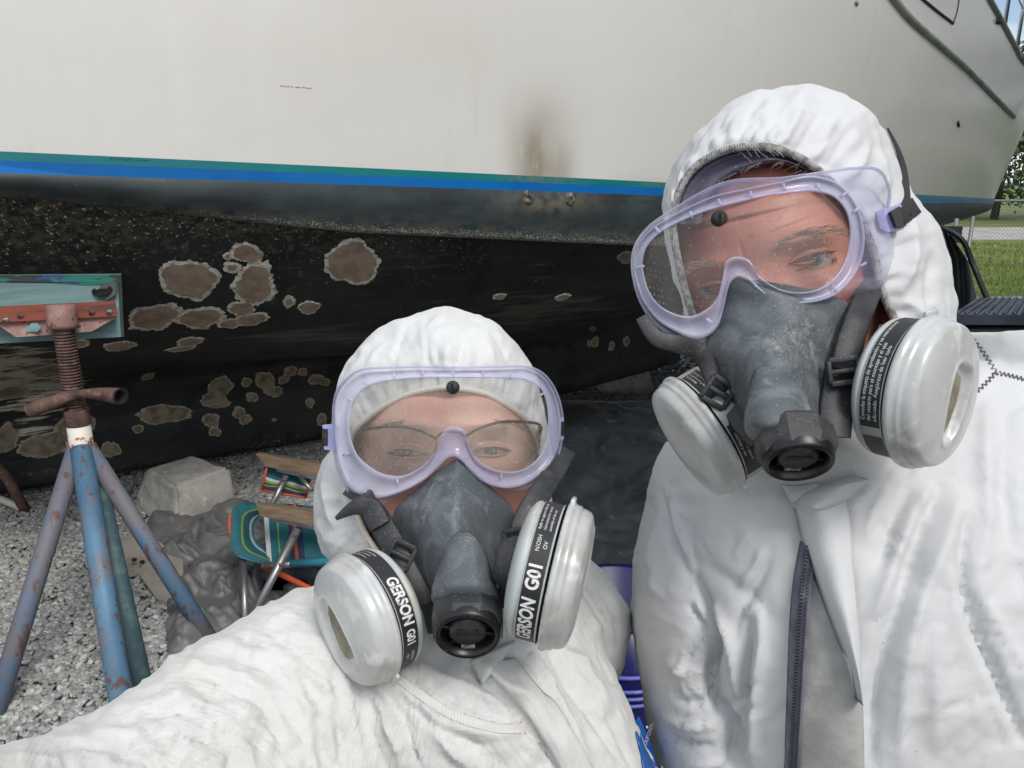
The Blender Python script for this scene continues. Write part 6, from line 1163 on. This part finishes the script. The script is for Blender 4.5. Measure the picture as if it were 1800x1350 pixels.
m_clip = mat('lavender_clip', rgb(176, 176, 220), .3, alpha=(.8, (.9, .9, 1, 1), .2))
def clip(g_, quad, dep, th, rib, nrib):
    V, f = slab(quad, dep, th); c_ = part('strap_clip', V, f, m_clip, g_, smooth=False); mb = MB()
    for i in range(nrib):
        a = i/(nrib-1); p0 = W(rib[0][0]*(1-a)+rib[1][0]*a, rib[0][1]*(1-a)+rib[1][1]*a, dep-.0012); p1 = W(rib[3][0]*(1-a)+rib[2][0]*a, rib[3][1]*(1-a)+rib[2][1]*a, dep-.0012); mb.tube([p0, p1], .0006, 5)
    mb.obj('strap_weave', m_black, c_)
clip(g1, [(567, 747), (590, 745), (592, 793), (570, 790), (569, 784), (574, 782), (573, 754), (567, 753)], .588, .006, [(566, 755), (566, 782), (576, 782), (576, 755)], 14)
clip(g1, [(984, 735), (991, 734), (991, 740), (988, 741), (988, 765), (991, 766), (991, 772), (984, 772)], .592, .006, [(986, 742), (986, 764), (992, 764), (992, 742)], 11)
lensM = [(1296, 451), (1311, 454), (1322, 464), (1334, 485), (1366, 506), (1403, 514), (1439, 507), (1469, 485), (1487, 452), (1494, 411), (1487, 373), (1465, 347), (1432, 338), (1392, 340), (1337, 348), (1285, 360), (1252, 369), (1219, 380), (1172, 402), (1143, 426), (1130, 455), (1133, 488), (1146, 521), (1172, 545), (1208, 556), (1238, 546), (1260, 524), (1270, 488), (1274, 464), (1283, 454)]
outM = [(1300, 488), (1318, 496), (1330, 508), (1348, 521), (1375, 531), (1405, 535), (1443, 529), (1476, 514), (1502, 485), (1516, 452), (1520, 411), (1509, 365), (1487, 333), (1461, 316), (1421, 309), (1373, 319), (1315, 331), (1263, 342), (1227, 356), (1190, 375), (1153, 397), (1128, 420), (1114, 450), (1115, 483), (1128, 525), (1155, 562), (1190, 584), (1219, 595), (1241, 592), (1262, 573), (1273, 536), (1281, 505), (1289, 492)]
backM = [(1302, 500), (1320, 508), (1335, 520), (1360, 531), (1390, 539), (1425, 541), (1465, 541), (1510, 535), (1545, 518), (1567, 490), (1576, 455), (1573, 415), (1561, 375), (1563, 335), (1545, 300), (1500, 296), (1430, 306), (1370, 314), (1290, 318), (1235, 338), (1185, 368), (1145, 395), (1122, 422), (1112, 450), (1113, 485), (1126, 530), (1152, 568), (1188, 591), (1220, 603), (1248, 599), (1268, 578), (1278, 546), (1290, 508)]
D_M = lambda u, v: .462-.00010*(np.asarray(u, float)-1320)+.030*((np.asarray(u, float)-1320)/210)**2+.0*np.asarray(v, float)
g2 = goggles('clear lavender goggles tilted on the face of the taller person', lensM, outM, backM, (1300, 408), D_M, lambda u, v: .026+.030*np.clip((u-1350)/170, 0, 1), lens_mat('scratched_lens', .10, rgb(190, 180, 170), 9), (1265, 383), (.32, .42, 1.62), [((1213, 372), (1218, 384)), ((1263, 350), (1267, 362)), ((1318, 336), (1322, 349)), ((1376, 322), (1380, 334)), ((1437, 322), (1440, 336)), ((1478, 345), (1490, 338)), ((1500, 372), (1511, 366)), ((1512, 468), (1522, 462)), ((1120, 470), (1132, 468)), ((1153, 400), (1160, 410)), ((1462, 502), (1470, 512)), ((1242, 560), (1252, 568))])
# small raised bumps moulded inside the left lobe of that lens
mb = MB()
for r_i in range(6):
    for c_i in range(4): 
        u, v = 1138+c_i*7+r_i*1.5, 472+r_i*11+c_i*2; 
        if 20 < r_i*11 < 30: continue
        mb.lathe([(.0007, 0), (.0004, .0006), (.0001, .0008)], W(u, v, D_W(0, 0)*0+D_M(u, v)+.001).reshape(3), -FW, 6)
mb.obj('moulded_bumps', m_rim, g2)
clip(g2, [(1540, 372), (1583, 358), (1586, 363), (1571, 370), (1577, 398), (1589, 397), (1590, 402), (1560, 408), (1548, 402)], .515, .006, [(1566, 372), (1575, 398), (1592, 396), (1584, 366)], 8)
m_strap = mat('black_elastic_strap', rgb(46, 42, 44), .85, bumps=[dict(kind='wave', scale=(400, 400, 400), dir='Z', strength=.4, distance=.0005)])
mb = MB(); mb.ribbon([(1572, 385, .516), (1590, 374, .53), (1612, 360, .56)], [34, 36, 30], .003, n=16); mb.obj('strap', m_strap, g2)
mb = MB(); mb.ribbon([(1593, 378, .535), (1592, 345, .560), (1588, 300, .592), (1578, 262, .612), (1560, 225, .64)], [20, 17, 14, 8, 4], .003, n=24); mb.obj('strap', m_strap, g2)
V, f = slab([(1566, 372), (1582, 362), (1590, 398), (1576, 398)], .511, .006); part('buckle', V, f, m_black, g2, smooth=False)
# ================================================================== EYEGLASSES (shorter person)
eg = thing('eyeglasses', 'thin dark framed eyeglasses worn inside the goggles of the shorter person', 'glasses', (-.04, .56, 1.5))
m_frame = mat('dark_metal_frame', rgb(52, 50, 48), .35, .6); dg_ = lambda u: .562+.00020*max(0, abs(u-790)-60)
for pl in ([(632, 772), (634, 758), (660, 752), (700, 750), (735, 756), (765, 770)], [(820, 766), (845, 752), (880, 742), (915, 741), (948, 746), (950, 762)]):
    P = crv([(a, b_, dg_(a)) for a, b_ in pl], 30); mb = MB(); mb.tube(W(P[:, 0], P[:, 1], P[:, 2]), .0011, 8); mb.obj('brow_bar', m_frame, eg)
for pl in ([(634, 762), (638, 800), (650, 825), (700, 838), (745, 826), (764, 795), (765, 772), (735, 757), (700, 752), (660, 753)], [(820, 768), (824, 795), (842, 820), (880, 832), (925, 824), (944, 800), (950, 765), (948, 747), (880, 743), (845, 753)]):
    P = crv([(a, b_, dg_(a)) for a, b_ in pl], 60, True); Pw = W(P[:, 0], P[:, 1], P[:, 2]); c = Pw.mean(0)-FW*.001; V = np.vstack([Pw, c]); part('glass_lens', V, [(i, (i+1) % 60, 60) for i in range(60)], m_glens if 'm_glens' in globals() else globals().setdefault('m_glens', lens_mat('spectacle_lens', .07, rgb(170, 176, 150), 1)), eg, fix=False)
    V, f = loop_tube(Pw, .00035, 5); part('lens_edge', V, f, m_frame, eg)
mb = MB(); mb.ribbon([(947, 768, .585), (952, 768, .62), (955, 770, .66)], [44, 30, 14], .002, n=10); mb.obj('temple', m_frame, eg)
mb = MB(); mb.ribbon([(633, 776, .585), (628, 776, .62), (625, 776, .66)], [20, 16, 12], .002, n=10); mb.obj('temple', m_frame, eg)
P = crv([(765, 772, .558), (779, 760, .553), (805, 760, .553), (820, 768, .558)], 14); mb = MB(); mb.tube(W(P[:, 0], P[:, 1], P[:, 2]), .001, 8); mb.obj('bridge', m_frame, eg)
# ================================================================== RESPIRATORS
m_rub = mat('dusty_grey_rubber', rgb(78, 85, 89), .55, layers=[dict(col=rgb(104, 110, 113), scale=(30, 30, 30), detail=6, dist=1.5, lo=.42, hi=.68), dict(col=rgb(128, 130, 128), scale=70, detail=7, nr=.7, attr='dust', bias=.18, lo=.62, hi=.74, amt=.8), dict(col=rgb(176, 174, 166), scale=900, detail=3, attr='dust', bias=.10, lo=.64, hi=.76, amt=.6)], bumps=[dict(scale=25, strength=.2, distance=.002), dict(scale=500, strength=.2, distance=.0005)])
m_dkp = mat('dusty_charcoal_plastic', rgb(40, 41, 43), .55, layers=[dict(col=rgb(66, 66, 66), scale=40, lo=.4, hi=.7), dict(col=rgb(158, 156, 150), scale=900, detail=4, lo=.60, hi=.74, amt=.5), dict(col=rgb(110, 108, 104), scale=110, detail=6, nr=.7, lo=.60, hi=.72, amt=.5)], bumps=[dict(scale=500, strength=.25, distance=.0005)])
m_valve = mat('black_valve_plastic', rgb(22, 22, 24), .35, layers=[dict(col=rgb(110, 108, 104), scale=300, detail=4, lo=.64, hi=.74, amt=.5)])
m_cwhite = mat('dusty_white_cartridge', rgb(180, 186, 186), .4, layers=[dict(col=rgb(172, 172, 160), scale=40, lo=.45, hi=.7), dict(col=rgb(140, 134, 120), scale=400, lo=.68, hi=.76, amt=.5)])
m_cover = mat('translucent_cover', rgb(192, 194, 192), .32, sss=.15, coat=.3, layers=[dict(col=rgb(168, 168, 162), scale=28, detail=6, lo=.42, hi=.7), dict(col=rgb(210, 210, 208), scale=60, detail=6, lo=.56, hi=.7), dict(col=rgb(110, 104, 92), scale=300, lo=.72, hi=.78, amt=.6)], bumps=[dict(scale=40, strength=.2, distance=.002)])
m_pocket = mat('filter_pad', rgb(150, 144, 124), .8, layers=[dict(col=rgb(120, 114, 98), scale=60, lo=.4, hi=.65)], bumps=[dict(scale=160, strength=.4, distance=.001)])
m_label = mat('black_label', rgb(34, 34, 36), .5, layers=[dict(col=rgb(100, 98, 94), scale=220, detail=5, lo=.60, hi=.72, amt=.6)])
m_ltext = mat('label_print', rgb(218, 218, 214), .6, layers=[dict(col=rgb(150, 148, 142), scale=300, lo=.58, hi=.66)])
def sheetface(name, rows, parent, m, n=70, k=60, p=1.7, dust=()):
    R = crv(rows, n); V = []
    for r in R:
        for j in range(k):
            x = 2*j/(k-1)-1; xs = math.copysign(abs(x)**.9, x); V.append(W((r[1]+r[2])/2+(r[2]-r[1])/2*xs, r[0]+(r[5] if len(r) > 5 else 0)*(1-abs(x)**2), r[3]-r[4]*(1-abs(x)**p)))
    V = np.array(V); q = len(V); f = gridf(n, k); Vb = V+FW*.004
    bd = [j for j in range(k)]+[i*k+k-1 for i in range(1, n)]+[(n-1)*k+j for j in range(k-2, -1, -1)]+[i*k for i in range(n-2, 0, -1)]
    f2 = f+[tuple(i+q for i in x[::-1]) for x in f]+[(bd[i], bd[(i+1) % len(bd)], q+bd[(i+1) % len(bd)], q+bd[i]) for i in range(len(bd))]
    V = V+FW[None]*(.0010*vf(V, 30, 2, 3))[:, None]
    o = part(name, np.vstack([V, Vb]), f2, m, parent); u, v, d = proj(np.vstack([V, Vb])); dd = np.full(len(u), .3)
    for cu, cv, su, sv, a in dust: dd += a*np.exp(-((u-cu)/su)**2-((v-cv)/sv)**2)
    attr(o, 'dust', np.clip(dd, 0, 1)); return o
def cartridge(parent, u, v, d, ax, R, arcs, texts, pocket, T=.026, dome=.006, WH=.012):
    A = cdir(*ax); fl = W(u, v, d); view = (C0-fl)/np.linalg.norm(C0-fl); back = fl-A*T; ref = view
    mb = MB(); mb.lathe([(.0001, -.002), (R*.62, -.002), (R*.80, .0), (R*.90, .003), (R*.92, .0045), (R*.925, .006), (R*.90, .0068), (R*.905, .0078), (R*.93, .008), (R*.93, T-.006), (R*.95, T-.005)], back, A, 72, ref); c_ = mb.obj('cartridge', m_cwhite, parent)
    x_ = ref-A*(ref@A); x_ /= np.linalg.norm(x_); w_ = np.cross(A, x_); rb = R*.934; V = []; Fc = []; mi = []
    for a0, a1 in arcs:
        nseg = max(6, int(abs(a1-a0)/.08)); k = len(V)
        for i in range(nseg+1):
            a = a0+(a1-a0)*i/nseg; rv = math.cos(a)*x_+math.sin(a)*w_; V += [back+A*.0085+rv*rb, back+A*(T-.0062)+rv*rb]
        for i in range(nseg): Fc.append((k+2*i, k+2*i+2, k+2*i+3, k+2*i+1)); mi.append(0)
    hm = (.0085+T-.0062)/2
    for txt, size, x0, y0, kw in texts:
        tv, tf = text_mesh(txt, size, **kw); k = len(V)
        for x, y, _z in tv:
            a = -(x0+x)/rb; rv = math.cos(a)*x_+math.sin(a)*w_; V.append(back+A*(hm-(y0+y))+rv*(rb+.00025))
        Fc += [tuple(i+k for i in q) for q in tf]; mi += [1]*len(tf)
    part('label_band', V, Fc, [m_label, m_ltext], c_, mi, fix=False)
    # snap on cover: flange, wall, domed face with a pocket
    prof = [(R*.94, -.0035), (R*1.0, -.003), (R*1.012, -.0015), (R*1.01, .0005), (R*.985, .0010), (R*.975, .0036), (R*.972, .0048), (R*.95, .0052), (R*.945, WH*.6), (R*.935, WH-.003), (R*.915, WH-.0008), (R*.88, WH+.0006)]
    seg = 160; V = []; rn = 64
    for r, h in prof: 
        for k in range(seg): a = 2*math.pi*k/seg; V.append(fl+A*h+r*(math.cos(a)*x_+math.sin(a)*w_))
    pc, ph, pw, pr = pocket                                    # centre angle/offset, half length, half width, rotation
    mi = []; m0 = []
    for i in range(rn):
        rr = R*.88*(1-(i+1)/rn)**.9+.0002; 
        for k in range(seg):
            a = 2*math.pi*k/seg; X, Y = rr*math.cos(a), rr*math.sin(a); s_ = rr/(R*.88); h = WH+.0006+dome*.55*(1-s_**5)-.0022*(1/(1+math.exp(-(.62-s_)/.02)))*0
            lx = (X-pc[0])*math.cos(pr)+(Y-pc[1])*math.sin(pr); ly = -(X-pc[0])*math.sin(pr)+(Y-pc[1])*math.cos(pr)
            q = (abs(lx)/ph)**3+(abs(ly)/(pw*(1-.25*(lx/ph))))**3; ins = 1/(1+math.exp(min(40, max(-40, (q-1)/.16)))); h -= .0045*ins; h += .0008*math.exp(-((q-1.5)/.35)**2)
            V.append(fl+A*h+X*x_+Y*w_); m0.append(ins > .93)
    Fc = gridf(len(prof)+rn, seg, False, True); base = len(prof)*seg; mi = [1 if (q[0] >= base and all(m0[i-base] if i >= base else False for i in q)) else 0 for q in Fc]
    part('snap_cover', V, Fc, [m_cover, m_pocket], c_, mi)
    for a in (2.2, -1.3):                                       # pull tabs on the flange
        mb = MB(); rv = math.cos(a)*x_+math.sin(a)*w_; tn = np.cross(A, rv); mb.box(fl+rv*R*1.02-A*.001, (.014, .005, .003), np.array([tn, rv, A]), 0, .0012); mb.obj('cover_tab', m_cover, c_)
    mb = MB(); mb.lathe([(.0001, .002), (.017, .002), (.017, -.006), (.013, -.014), (.0001, -.015)], back, A, 32, ref); mb.obj('hub', m_dkp, parent)
    return c_
def valve(parent, u, v, d, ax, R):
    A = cdir(*ax); c = W(u, v, d); up = UP-A*(UP@A); up /= np.linalg.norm(up)
    mb = MB(); mb.lathe([(R*1.12, -.020), (R*1.34, -.016), (R*1.36, -.004), (R*1.22, .0)], c, A, 8, up+RT*.41); col_ = mb.obj('valve_collar', m_dkp, parent); sharp(col_, 20)
    mb = MB(); mb.lathe([(R*1.22, -.004), (R*1.20, .002), (R*1.10, .004), (R*.98, .003), (R*.95, -.003), (R*.95, -.008), (R*.60, -.008)], c, A, 56, up); mb.obj('valve_ring', m_valve, parent)
    mb = MB(); mb.lathe([(R*.68, -.007), (R*.68, -.0005), (R*.62, .0008), (.0001, .0012)], c, A, 10, up); dk = mb.obj('valve_cap', m_dkp, parent)
    for k in range(6):
        a = k*math.pi/3+.3; s_ = math.cos(a)*up+math.sin(a)*np.cross(A, up); mb = MB(); tn = np.cross(A, s_); mb.box(c+s_*R*.82-A*.003, (.0022, R*.32, .004), np.array([tn, s_, A]), 0, .0004); mb.obj('valve_spoke', m_valve, parent)
    mb = MB(); mb.box(c-up*R*.80-A*.002, (.0085, R*.2, .003), np.array([np.cross(A, up), up, A]), 0, .0004); mb.obj('pale_tab', m_hem, parent)
    tv, tf = text_mesh('GERSON', R*.30, bold=.0); x_ = np.cross(up, A); x_ /= np.linalg.norm(x_); w_ = tv[:, 0].max(); V = [c+A*.0017+x_*(x-w_/2)+up*(y+R*.02) for x, y, _z in tv]; part('embossed_name', V, tf, m_valve, dk, fix=False)
    mb = MB(); mb.box(c+A*.0014+up*R*.22, (R*.8, .0006, .0006), np.array([x_, up, A])); mb.obj('raised_line', m_valve, dk)
def buckle(parent, u, v, d, ang, w, h):
    ca, sa = math.cos(ang), math.sin(ang); X = RT*ca-UP*sa; Y = RT*sa+UP*ca; c = W(u, v, d); mb = MB()
    for sx, sy, a, b_ in ((0, 1, w, .0035), (0, -1, w, .0035), (1, 0, .003, h), (-1, 0, .003, h), (0, 0, w, .003)): mb.box(c+X*sx*w/2+Y*sy*h/2-FW*.001, (a, b_, .004), np.array([X, Y, FW]), 0, .0008)
    mb.obj('buckle', m_dkp, parent)
kwb = dict(bold=.0006)
r1 = thing('respirator', 'dusty grey half mask on the shorter person, lettered cartridge to each side', 'respirator', (-.04, .45, 1.42))
sheetface('facepiece', [(808, 800, 806, .548, .006), (822, 778, 826, .548, .012), (842, 752, 848, .550, .022), (866, 725, 872, .553, .034), (892, 696, 899, .558, .048), (925, 688, 906, .562, .060), (960, 700, 902, .560, .066), (1000, 716, 896, .552, .066), (1045, 735, 886, .540, .058), (1085, 745, 882, .530, .046), (1115, 752, 880, .522, .036)], r1, m_rub, p=1.35, dust=[(760, 860, 60, 30, .3), (820, 960, 60, 20, .2), (730, 910, 40, 30, .25)])
sheetface('muzzle', [(936, 806, 822, .4895, .0), (944, 796, 834, .4875, .004), (965, 784, 848, .484, .009), (1000, 770, 862, .479, .013), (1030, 760, 872, .475, .015), (1052, 758, 877, .476, .012), (1062, 762, 874, .480, .007)], r1, m_rub, 40, 40, 3.2, dust=[(815, 945, 30, 8, .5), (765, 1010, 6, 40, .4), (870, 1010, 6, 40, .4)])
mb = MB(); mb.ribbon([(750, 1066, .515), (715, 1010, .520), (688, 955, .526), (660, 905, .536), (643, 886, .542)], [40, 50, 50, 46, 40], .004, n=40); mb.obj('side_arm', m_dkp, r1)
mb = MB(); mb.ribbon([(668, 925, .528), (648, 893, .534), (622, 893, .534), (590, 912, .536)], [42, 44, 24, 7], .0025, n=26); mb.obj('strap_tail', m_dkp, r1)
mb = MB(); mb.ribbon([(646, 900, .54), (636, 870, .560), (600, 850, .64)], [40, 38, 30], .0025, n=14); mb.obj('strap', m_dkp, r1)
mb = MB(); mb.ribbon([(893, 1070, .512), (903, 1010, .516), (913, 960, .522), (925, 920, .528)], [44, 46, 48, 44], .004, n=40); mb.obj('side_arm', m_dkp, r1)
mb = MB(); mb.ribbon([(908, 965, .518), (922, 915, .526), (948, 870, .540), (977, 826, .575), (1000, 790, .64)], [40, 42, 40, 38, 30], .0028, n=30); mb.obj('strap', m_dkp, r1)
buckle(r1, 705, 975, .5195, .45, .0155, .017); buckle(r1, 908, 952, .5145, -.22, .0150, .016)
sp_ = lambda *L_: list(L_)
cartridge(r1, 633, 1088, .505, (-.74, -.22, .64), .0445, [(-2.2, 2.2)], [('GERSON', .0105, -.016, 0, dict(bold=.0004, shear=.12, sx=.80)), ('G01', .0085, .020, 0, dict(bold=.0003, sx=.78)), ('NIOSH', .003, .037, .0017, {}), ('OV', .003, .038, -.0022, {}), ('Refer to approval label', .0020, -.055, .0032, {}), ('and instructions for', .0020, -.055, .0005, {}), ('assembly and use', .0020, -.055, -.0022, {})], ((-.010, -.002), .023, .014, 1.57))
cartridge(r1, 984, 1011, .470, (.95, -.20, .16), .0455, [(-2.2, 2.2)], [('GERSON', .0112, -.052, 0, dict(bold=.0004, shear=.12, sx=.80)), ('G01', .0108, -.012, 0, dict(bold=.0004, sx=.85)), ('NIOSH', .0034, .010, .0019, {}), ('OV', .0034, .012, -.0024, {}), ('Refer to approval label and', .0024, .024, .0036, {}), ('instructions for use and', .0024, .024, .0005, {}), ('assembly of the unit', .0024, .024, -.0026, {})], ((.0, -.012), .018, .009, 1.2))
valve(r1, 822, 1112, .463, (.02, -.53, .85), .0172)
r2 = thing('respirator', 'dusty grey half mask on the taller person, cartridge with beige window at right', 'respirator', (.18, .38, 1.55))
sheetface('facepiece', [(492, 1286, 1330, .466, .002), (512, 1280, 1440, .470, .012), (540, 1268, 1500, .478, .024), (575, 1254, 1496, .482, .036), (604, 1244, 1484, .482, .044), (640, 1258, 1470, .476, .048), (680, 1276, 1460, .470, .048), (720, 1296, 1456, .464, .044), (760, 1316, 1462, .456, .036), (800, 1330, 1470, .448, .026)], r2, m_rub, p=1.5, dust=[(1400, 590, 60, 50, .6), (1270, 640, 25, 50, .4), (1410, 680, 40, 40, .4), (1340, 560, 30, 30, -.2), (1390, 760, 70, 18, .8)])
sheetface('muzzle', [(644, 1340, 1362, .4275, .0), (652, 1330, 1378, .4255, .004), (680, 1320, 1404, .4215, .009), (712, 1314, 1424, .4165, .013), (745, 1311, 1436, .413, .015), (764, 1316, 1434, .414, .010), (774, 1326, 1424, .418, .005)], r2, m_rub, 40, 40, 3.0, dust=[(1350, 650, 30, 8, .7), (1316, 720, 6, 30, .6), (1420, 720, 12, 30, .6), (1380, 765, 50, 8, .9)])
mb = MB(); mb.ribbon([(1336, 775, .452), (1305, 735, .460), (1280, 700, .468), (1262, 668, .474), (1250, 650, .478)], [46, 52, 50, 44, 40], .004, n=40); mb.obj('side_arm', m_dkp, r2)
mb = MB(); mb.ribbon([(1270, 690, .468), (1250, 650, .474), (1228, 618, .470), (1190, 604, .462), (1155, 594, .462), (1136, 570, .466), (1128, 556, .47)], [36, 36, 34, 33, 32, 28, 22], .0025, n=40); mb.obj('strap_tail', m_dkp, r2)
mb = MB(); mb.ribbon([(1468, 770, .442), (1470, 720, .450), (1480, 660, .458), (1494, 610, .466)], [56, 62, 62, 56], .004, n=40); mb.obj('side_arm', m_dkp, r2)
mb = MB(); mb.ribbon([(1484, 650, .454), (1498, 590, .463), (1516, 540, .475), (1535, 500, .52), (1540, 480, .56)], [50, 50, 48, 44, 30], .003, n=30); mb.obj('strap', m_dkp, r2)
mb = MB(); mb.ribbon([(1540, 585, .50), (1560, 592, .53), (1590, 596, .57)], [34, 30, 26], .003, n=12); mb.obj('lower_strap', m_dkp, r2)
buckle(r2, 1262, 690, .4645, .55, .015, .015); buckle(r2, 1482, 652, .4505, -.12, .0175, .014)
sp1 = [('Consulte la etiqueta de aprobación y las instrucciones', .0033, -.022, .0036, dict(sx=.95)), ('del usuario para el montaje y el uso', .0033, -.022, .0002, {}), ('adecuado. Asegúrese de leer todo', .0033, -.022, -.0032, {})]
cartridge(r2, 1628, 690, .446, (.60, -.16, .76), .0455, [(-1.45, .62), (.78, 1.3)], sp1, ((-.005, .004), .022, .011, 1.45))
sp2 = [('Consulte la etiqueta', .0030, .010, .0032, {}), ('del usuario para el', .0030, .010, 0, {}), ('montaje y uso', .0030, .010, -.0032, {}), ('Consulte la etiqueta', .0024, -.044, .0024, {}), ('de aprobación y las', .0024, -.044, -.0001, {}), ('instrucciones', .0024, -.044, -.0026, {})]
cartridge(r2, 1232, 764, .500, (-.80, -.49, .06), .0430, [(-1.15, -.10), (.38, 1.15)], sp2, ((.0, .5), .018, .009, .5))
valve(r2, 1403, 806, .402, (-.05, -.80, .60), .0156)
